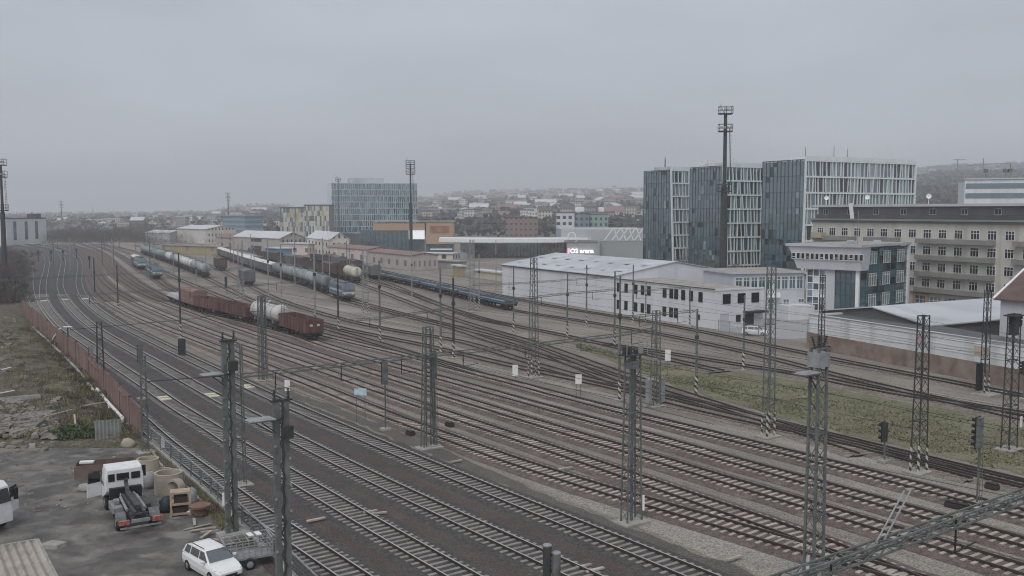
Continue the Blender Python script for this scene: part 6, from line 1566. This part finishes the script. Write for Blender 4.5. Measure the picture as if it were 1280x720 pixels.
b = MB(); fu.box(b, 0, 6, .6, 3, 0, h1 - 1.0); b.build('stair_tower', mat('tower_pale_blue', (.42, .47, .52), .7, .1, .2), t)
for k in range(5):
    b = MB(); a = 12 + k * 3.2; b.bar(fa.pt(a, .5, h1 + .2), fa.pt(a + 4, .5, h2 + 1), .35); b.bar(fa.pt(a + 4, .5, h2 + 1), fa.pt(a + 6, .5, h1 + .2), .35); b.build('roof_truss', m_frame_w, t)
fs_ = Fc((X(708), Ya - 3), (X(760), Ya - 3))
sgn_text(t, fs_, 0, h1 + .4, 'O', 5.0, m_white, .4, 'sign_lettering', .2); sgn_text(t, fs_, 3.4, h1 - .5, '2', 2.0, m_white, .4, 'sign_lettering', .2); sgn_text(t, fs_, 4.8, h1 + .4, 'arena', 2.4, m_white, .4, 'sign_lettering', .2)
b = MB(); fs_.box(b, -1, 13, -3, .2, h1 - .4, h1 + .35); b.build('sign_plinth', m_steel_l, t)
sgn_text(t, fs_, 1.4, hz(Ya, 315.8), 'O2 arena', 2.6, m_lit, .4, 'lit_lettering', .2)
b = MB(); fs_.box(b, .3, 1.2, .2, .5, hz(Ya, 318.5), hz(Ya, 310)); b.build('lit_panel', m_litp, t)
b = MB(); fs_.box(b, .0, 14, -3.5, -.2, 0, hz(Ya, 300)); b.build('sign_wall', mat('arena_wall', (.32, .345, .345), .8, .06, .1), t)
# white and green office blocks behind the arena
for (u0, u1, vt, vbm, Y, mm, lab) in ((696, 718, 266, 284, 560, mat_winwall('white_block_wall', (.52, .53, .55), px=3.4, pz=3.6, fx=.55, fz=.5), 'white block with square dark windows and a dark top storey behind the arena'),
                                     (719, 736, 267, 284, 560, mat_winwall('blue_block_wall', (.22, .29, .33), px=3, pz=3.4), 'blue-glazed block behind the arena, right of the white block'),
                                     (737, 760, 268, 282, 570, mat_winwall('green_block_wall', (.21, .29, .265), px=3, pz=3.4), 'green-glazed block behind the arena'),
                                     (632, 672, 272, 280, 600, mat_winwall('red_brick_block', (.29, .21, .19), px=3, pz=3.5, fz=.3), 'long red block with pale lettering-like windows behind the arena')):
    t, fc, h, bk = fc_block('city_block', lab, u0, u1, Y, Y, vt, Y, 14); b = MB(); b.prism([fc.p0, fc.p0 + fc.ex * fc.L, fc.p0 + fc.ex * fc.L + bk, fc.p0 + bk], 0, h); b.build('wall', mm, t)
    b = MB(); fc.box(b, -.3, fc.L + .3, -14, .3, h + .01, h + .5); b.build('roof', m_roofd, t)
# far white building with dark slots, left
t, fc, h, bk = fc_block('white_slot_building', 'white building with three tall dark slots at the far left', 9, 59, 560, 600, 273.5, 580, 20, 'building')
b = MB(); b.prism([fc.p0, fc.p0 + fc.ex * fc.L, fc.p0 + fc.ex * fc.L + bk, fc.p0 + bk], 0, h); b.build('wall', mat('slot_white', (.62, .64, .65), .8, .05, .1), t)
for a in (.2, .48, .74): b = MB(); fc.box(b, fc.L * a - 1.4, fc.L * a + 1.4, .0, .15, 3, h - 1.5); b.build('dark_slot', m_gl[0], t)
b = MB(); fc.box(b, -.3, fc.L + .3, -20, .3, h + .01, h + .5); fc.box(b, fc.L * .9, fc.L * 1.03, -10, -4, h + .5, h + 3); b.build('roof', m_steel_d, t)
# banded building top right, wooded slope cranes
t, fc, h, bk = fc_block('banded_building', 'white building with blue window bands rising behind the apartment building', 1203, 1330, 330, 320, 224, 325, 20, 'building')
b = MB(); b.prism([fc.p0, fc.p0 + fc.ex * fc.L, fc.p0 + fc.ex * fc.L + bk, fc.p0 + bk], 0, h); b.build('wall', m_render, t)
for z in (h - 3.0, h - 6.3): b = MB(); fc.box(b, .3, fc.L, .0, .15, z, z + 1.7); b.build('window_band', m_gl[1], t)
b = MB(); fc.box(b, -.4, fc.L, -20, .4, h + .01, h + .5); b.build('roof', m_roofg, t)
for a in (7, 13, 14.5): b = MB(); x = fc.pt(a, -5, h + .5); b.tube(x, x + Vector((0, 0, 2.5 + a % 3)), .12, .1, 6); b.rbox((x.x, x.y, x.z + 2), 1.2, 1, 1.2); b.build('roof_mast', m_steel, t)
# ochre long wall and low yard buildings
def block(u0, v0, u1, v1, h, dep, mw, mr, label, name='yard_building', gable=0, cat='building', zb=0):
    p, q = G(u0, v0), G(u1, v1); fc = Fc(p, q); t = thing(name, label, cat, p); bk = -fc.n * dep
    b = MB(); b.prism([p, q, q + bk, p + bk], 0, h)
    if gable:
        for e in (p, q): b.poly([(e.x, e.y, h), (*(e + bk).xy, h), (*(e + bk * .5).xy, h + gable)])
    b.build('wall', mw, t); b = MB()
    if gable:
        for f0 in (-.03, 1.03):
            c = [fc.pt(-.4, dep * .03 if f0 < 0 else -dep * 1.03, h - .1), fc.pt(fc.L + .4, dep * .03 if f0 < 0 else -dep * 1.03, h - .1), fc.pt(fc.L + .4, -dep / 2, h + gable), fc.pt(-.4, -dep / 2, h + gable)]; b.hexa(c + [x + Vector((0, 0, .25)) for x in c])
    else: fc.box(b, -.4, fc.L + .4, -dep - .3, .5, h + .01, h + .4)
    b.build('roof', mr, t); return t, fc
m_ochre = mat_winwall('ochre_wall', (.36, .3, .185), (.22, .2, .15), px=5, pz=6, fx=.12, fz=.9, rnd=.05)
m_crm = mat_winwall('cream_wall', (.5, .47, .42), px=3.2, pz=3.6, fx=.35, fz=.45); m_pinkw = mat_winwall('pinkish_white_wall', (.52, .46, .43), (.2, .15, .14), px=2.6, pz=4, fx=.3, fz=.5)
m_redr = mat('red_roof', (.25, .165, .15), .9, .15, .1); m_whr = mat('pale_sheet_roof', (.55, .56, .57), .8, .08, .05)
block(203, 316.5, 283, 319.5, 3.8, 3, m_ochre, m_gravel, 'long low ochre wall-like shed behind the left tank wagons', 'ochre_shed')
block(292, 312, 350, 316, 6.8, 14, m_crm, m_whr, 'cream hall with arched pale roof left of the chequered blocks', 'hall', 3)
block(270, 310, 292, 312, 6, 10, m_pinkw, m_redr, 'low red-roofed hut beyond the ochre shed', 'hut', 2)
block(384, 317, 412, 322, 7.5, 9, m_crm, m_whr, 'gabled cream house with pale roof below the chequered blocks', 'gabled_house', 3.2, 'house')
block(352, 318, 385, 319, 5, 8, m_pinkw, m_whr, 'low pale shed left of the gabled cream house', 'shed')
block(409, 324, 460, 329.5, 5.2, 10, m_pinkw, m_redr, 'pale low station building with red roof, left of two', 'station_building', 1.0)
block(460, 331, 514, 338, 5.0, 10, m_pinkw, m_redr, 'pale low station building with red base and roof, right of two', 'station_building', .8)
block(332, 322, 348, 324, 4.2, 6, mat('blue_container_paint', (.14, .24, .34), .7, .15, .3), m_wlb, 'blue hut beside the chequered blocks', 'blue_hut')
block(222, 303, 258, 305, 9, 20, m_crm, m_whr, 'far pale hall with white roof behind the ochre shed', 'hall', 2)
block(182, 302, 212, 303, 6, 14, m_rend_g, m_whr, 'far long grey hall at the bend of the tracks', 'hall', 1.5)
block(279, 300, 307, 301, 17, 14, mat_winwall('teal_block', (.14, .24, .3), (.3, .33, .35), px=60, pz=3.2, fx=1, fz=.35), m_roofg, 'far blue banded block behind the floodlight mast', 'blue_block')
block(530, 333.5, 575, 336.5, 2.4, 3, m_forecourt, m_gravel, 'long low concrete ramp wall beside the floodlight mast', 'ramp_wall', 0, 'wall')
block(566, 345, 574, 346.5, 3.2, 2, m_ochre, m_whr, 'small ochre hut beyond the low blue wagons', 'hut')
block(592, 347, 626, 351.5, 2.2, 3, mat('cream_sheet', (.5, .47, .36), .8, .1, .3), m_whr, 'pale cream canopy roof beside the white warehouse corner', 'canopy')
block(520, 326, 566, 327, 3.0, 6, m_crm, m_whr, 'row of pale garages in front of the orange building', 'garage_row')

# ---------------------------------------------------------------- far city
rg = random.Random(42)
WALLS = [('white', mat_winwall('house_white', (.56, .56, .55)), m_whr), ('cream', mat_winwall('house_cream', (.5, .45, .37)), m_redr), ('grey', mat_winwall('house_grey', (.36, .36, .37)), m_roofd), ('tan', mat_winwall('house_tan', (.4, .34, .29)), m_roofd), ('pale', mat_winwall('house_pale', (.6, .58, .55)), m_redr), ('brick-red', mat_winwall('house_brick', (.3, .2, .175)), m_redr)]
RN = {m_whr.name: 'pale roof', m_redr.name: 'reddish roof', m_roofd.name: 'dark roof'}
HP = {}
def house(wi, rf, w, d, h, flat):
    key = (wi, rf.name, w, d, h, flat)
    if key in HP: return HP[key], False
    t = thing('town_house', '', 'house', (0, 0, -500), 0.0001); b = MB(); b.box(-w / 2, w / 2, -d / 2, d / 2, -6, h)
    g_ = 0 if flat else d * .33
    if g_:
        for s in (-1, 1): b.poly([(s * w / 2, -d / 2, h), (s * w / 2, d / 2, h), (s * w / 2, 0, h + g_)])
    b.build('wall', WALLS[wi][1], t, world=False); b = MB()
    if flat: b.box(-w / 2 - .3, w / 2 + .3, -d / 2 - .3, d / 2 + .3, h + .01, h + .7)
    else:
        for s in (-1, 1):
            c = [(-w / 2 - .4, s * (d / 2 + .5), h - .3), (w / 2 + .4, s * (d / 2 + .5), h - .3), (w / 2 + .4, 0, h + g_), (-w / 2 - .4, 0, h + g_)]; b.hexa([Vector(x) for x in c] + [Vector(x) + Vector((0, 0, .3)) for x in c])
        b.box(w * .2, w * .2 + 1, -1, 0, h + g_ * .5, h + g_ + 1.2)
    b.build('roof', rf, t, world=False); HP[key] = t; index_kids(); return t, True
def put_house(u, Y, big, grp):
    x = (u - PX) / F * Y; wi = rg.choices(range(6), (5, 4, 3, 2.5, 3, 1.5))[0]; rf = rg.choice((m_whr, m_whr, m_redr, m_roofd, m_roofd)); flat = rg.random() < .5
    w, d, h = rg.choice(((9, 8, 5), (11, 9, 7), (15, 10, 8), (20, 11, 10), (11, 10, 12), (28, 12, 7)) if big else ((11, 9, 6), (14, 10, 8), (20, 11, 10), (30, 12, 11)))
    t, first = house(wi, rf, w, d, h, flat); z = zt(x, Y); rz = rg.uniform(-.5, .5) + (1.57 if rg.random() < .3 else 0)
    lab = f'small hazy {WALLS[wi][0]} {"flat-topped block" if flat else "gabled house"} with {RN[rf.name]} in the {grp}'
    G_ = f'{WALLS[wi][0]} {"flat" if flat else "gabled"} {RN[rf.name]} houses in the {grp}'
    if first: t.location = (x, Y, z); t.rotation_euler = (0, 0, rz); t['label'] = lab; t['group'] = G_
    else: dup(t, (x, Y, z), rz, lab, G_)
for k in range(235): put_house(rg.uniform(522, 812), 820 * (2900 / 820) ** (rg.random() ** .85), True, 'middle hillside city')
for k in range(45): put_house(rg.uniform(60, 350), rg.uniform(900, 2200), True, 'far left city')
for k in range(14): put_house(rg.uniform(1140, 1290), rg.uniform(1900, 2900), False, 'wooded hill on the right')
# chimneys and masts of the skyline
for u, Y, vt, r, lab in ((163, 1500, 270, 2.2, 'thin far chimney above the grey treeline on the left'), (118, 2200, 257, 1.0, 'far hazy lattice mast left of the chimney')):
    x = (u - PX) / F * Y; b = MB(); b.tube((x, Y, 0), (x, Y, hz(Y, vt)), r, r * .6, 8); tag(b.build('chimney', m_steel_d if r > 1.5 else m_steel_l, None, loc=(x, Y, 0)), lab, 'chimney')
for u, Y, vt, arm, lab in ((1193, 1700, 199, 14, 'small far tower crane on the wooded hill, left of two'), (1225, 1650, 198, 46, 'far tower crane with long level jib on the wooded hill, right of two')):
    x = (u - PX) / F * Y; z = zt(x, Y); t = thing('tower_crane', lab, 'crane', (x, Y, z), 0, 'far tower cranes'); h = hz(Y, vt); b = MB(); b.bar((x, Y, z), (x, Y, h), 1.3); b.build('tower', m_steel_d, t); b = MB(); b.bar((x - arm * .6, Y, h - 12 if arm > 20 else h - 1), (x + arm, Y, h - 8 if arm > 20 else h - 1), 1.1); b.build('jib', m_steel_d, t)
# woods on the hills: clumps of bare branches, uncountable
m_wood_far = mat('far_bare_wood', (.075, .072, .062), .95, .35, .01)
b = MB(); rg = random.Random(9)
def clump(u, Y, s):
    x = (u - PX) / F * Y; z = zt(x, Y)
    for k in range(7):
        c = Vector((x + rg.gauss(0, s * .5), Y + rg.gauss(0, s * .5), z + s * rg.uniform(.1, .75))); r = s * rg.uniform(.2, .42)
        q = [c + Vector((rg.uniform(-1, 1), rg.uniform(-1, 1), rg.uniform(-.8, .8))) * r for _ in range(6)]
        for tr in ((0, 1, 2), (2, 3, 4), (4, 5, 0), (1, 3, 5), (0, 3, 2), (1, 4, 5)): b.poly([q[i] for i in tr])
for k in range(2600): clump(rg.uniform(1100, 1330), 560 * (3500 / 560) ** rg.random(), rg.uniform(9, 14))
for k in range(1300): clump(rg.uniform(515, 830), 640 * (3500 / 640) ** rg.random(), rg.uniform(6, 11))
for k in range(700): clump(rg.uniform(-40, 360), rg.uniform(1000, 3400), rg.uniform(7, 12))
for k in range(500): clump(rg.uniform(330, 530), rg.uniform(700, 3400), rg.uniform(6, 11))
o = b.build('far_woods', m_wood_far); o['kind'] = 'stuff'
# low scrub masses at the far end of the yard
b = MB()
def thicket(*a): TH.append(a)
TH = []
for k in range(420):
    u = rg.uniform(58, 235); thicket(u, rg.uniform(590, 780), rg.uniform(5, 8), 130)
def thicket(u, Y, s, n):
    x = (u - PX) / F * Y; z = zt(x, Y)
    for k in range(n):
        a = rg.uniform(0, 6.283); r_ = s * rg.random() ** .5; c = Vector((x + r_ * math.cos(a), Y + r_ * math.sin(a), z + s * 1.3 * rg.random() ** 1.4 * (1 - .5 * (r_ / s) ** 2)))
        d = Vector((rg.gauss(0, .5), rg.gauss(0, .5), rg.uniform(.3, 1))).normalized() * rg.uniform(.8, 2.2); w = Vector((rg.uniform(-1, 1), rg.uniform(-1, 1), rg.uniform(-.3, .3))).normalized() * .09
        b.poly([c - w, c + w, c + d])
for k in range(150): thicket(rg.uniform(-70, 22), rg.uniform(205, 420), rg.uniform(2.5, 4.5), 330)
for a_ in TH: thicket(a_[0], a_[1], a_[2], a_[3])
o = b.build('scrub', mat('scrub_brown', (.1, .085, .075), .95, .3, .05)); o['kind'] = 'stuff'
# ---------------------------------------------------------------- light, air, sky
w = bpy.data.worlds.new('World'); SC.world = w; w.use_nodes = True; N = w.node_tree.nodes; L = w.node_tree.links
for n in list(N): N.remove(n)
out = N.new('ShaderNodeOutputWorld'); bg = N.new('ShaderNodeBackground'); sky = N.new('ShaderNodeTexSky'); sky.sky_type = 'NISHITA'; sky.sun_disc = False
SE, SA = math.radians(52), math.radians(200)
sky.sun_elevation = SE; sky.sun_rotation = SA; sky.air_density = 1.5; sky.dust_density = 5; sky.ozone_density = 1
hs = N.new('ShaderNodeHueSaturation'); hs.inputs['Saturation'].default_value = .12; L.new(sky.outputs[0], hs.inputs['Color'])
# stratus layer: an even grey cloud deck with soft broad patches
tc = N.new('ShaderNodeTexCoord'); mp = N.new('ShaderNodeMapping'); mp.inputs['Scale'].default_value = (1, 1, 3.5); L.new(tc.outputs['Generated'], mp.inputs[0])
nz = N.new('ShaderNodeTexNoise'); nz.inputs['Scale'].default_value = 2.2; nz.inputs['Detail'].default_value = 5; L.new(mp.outputs[0], nz.inputs[0])
cr = N.new('ShaderNodeMapRange'); cr.inputs[1].default_value = .3; cr.inputs[2].default_value = .7; cr.inputs[3].default_value = .86; cr.inputs[4].default_value = 1.12; L.new(nz.outputs['Fac'], cr.inputs[0])
vm = N.new('ShaderNodeVectorMath'); vm.operation = 'SCALE'; vm.inputs[0].default_value = (5.1, 5.48, 6.2); L.new(cr.outputs[0], vm.inputs['Scale'])
mx = N.new('ShaderNodeMix'); mx.data_type = 'RGBA'; mx.inputs[0].default_value = .9; L.new(hs.outputs[0], mx.inputs[6]); L.new(vm.outputs[0], mx.inputs[7])
L.new(mx.outputs[2], bg.inputs[0]); bg.inputs[1].default_value = .1; L.new(bg.outputs[0], out.inputs[0])
sd = bpy.data.lights.new('sun', 'SUN'); sd.energy = 1.5; sd.angle = math.radians(40); sd.color = (1, .97, .93); so = bpy.data.objects.new('sun', sd); COL.objects.link(so)
sdir = Vector((math.sin(SA) * math.cos(SE), math.cos(SA) * math.cos(SE), math.sin(SE))); so.rotation_euler = sdir.to_track_quat('Z', 'Y').to_euler(); so.location = (0, 0, 300)
if True:
    b = MB(); b.box(-4500, 4500, -60, 7200, -3, 170); hb = b.build('haze', None or m_ground); hb['kind'] = 'stuff'
    hm = bpy.data.materials.new('haze_air'); hm.use_nodes = True; HN = hm.node_tree.nodes; 
    for n in list(HN): HN.remove(n)
    ho = HN.new('ShaderNodeOutputMaterial'); pv = HN.new('ShaderNodeVolumePrincipled'); pv.inputs['Color'].default_value = (.9, .93, .97, 1); pv.inputs['Density'].default_value = .0004; pv.inputs['Anisotropy'].default_value = .2
    hm.node_tree.links.new(pv.outputs[0], ho.inputs['Volume']); hb.data.materials.clear(); hb.data.materials.append(hm)
SC.view_settings.view_transform = 'Standard'; SC.view_settings.look = 'None'; SC.view_settings.gamma = 1; SC.view_settings.exposure = 0
SC.view_settings.use_curve_mapping = False
SC.cycles.volume_bounces = 1; SC.cycles.max_bounces = 6; SC.cycles.use_denoising = True; SC.cycles.filter_width = 1.1
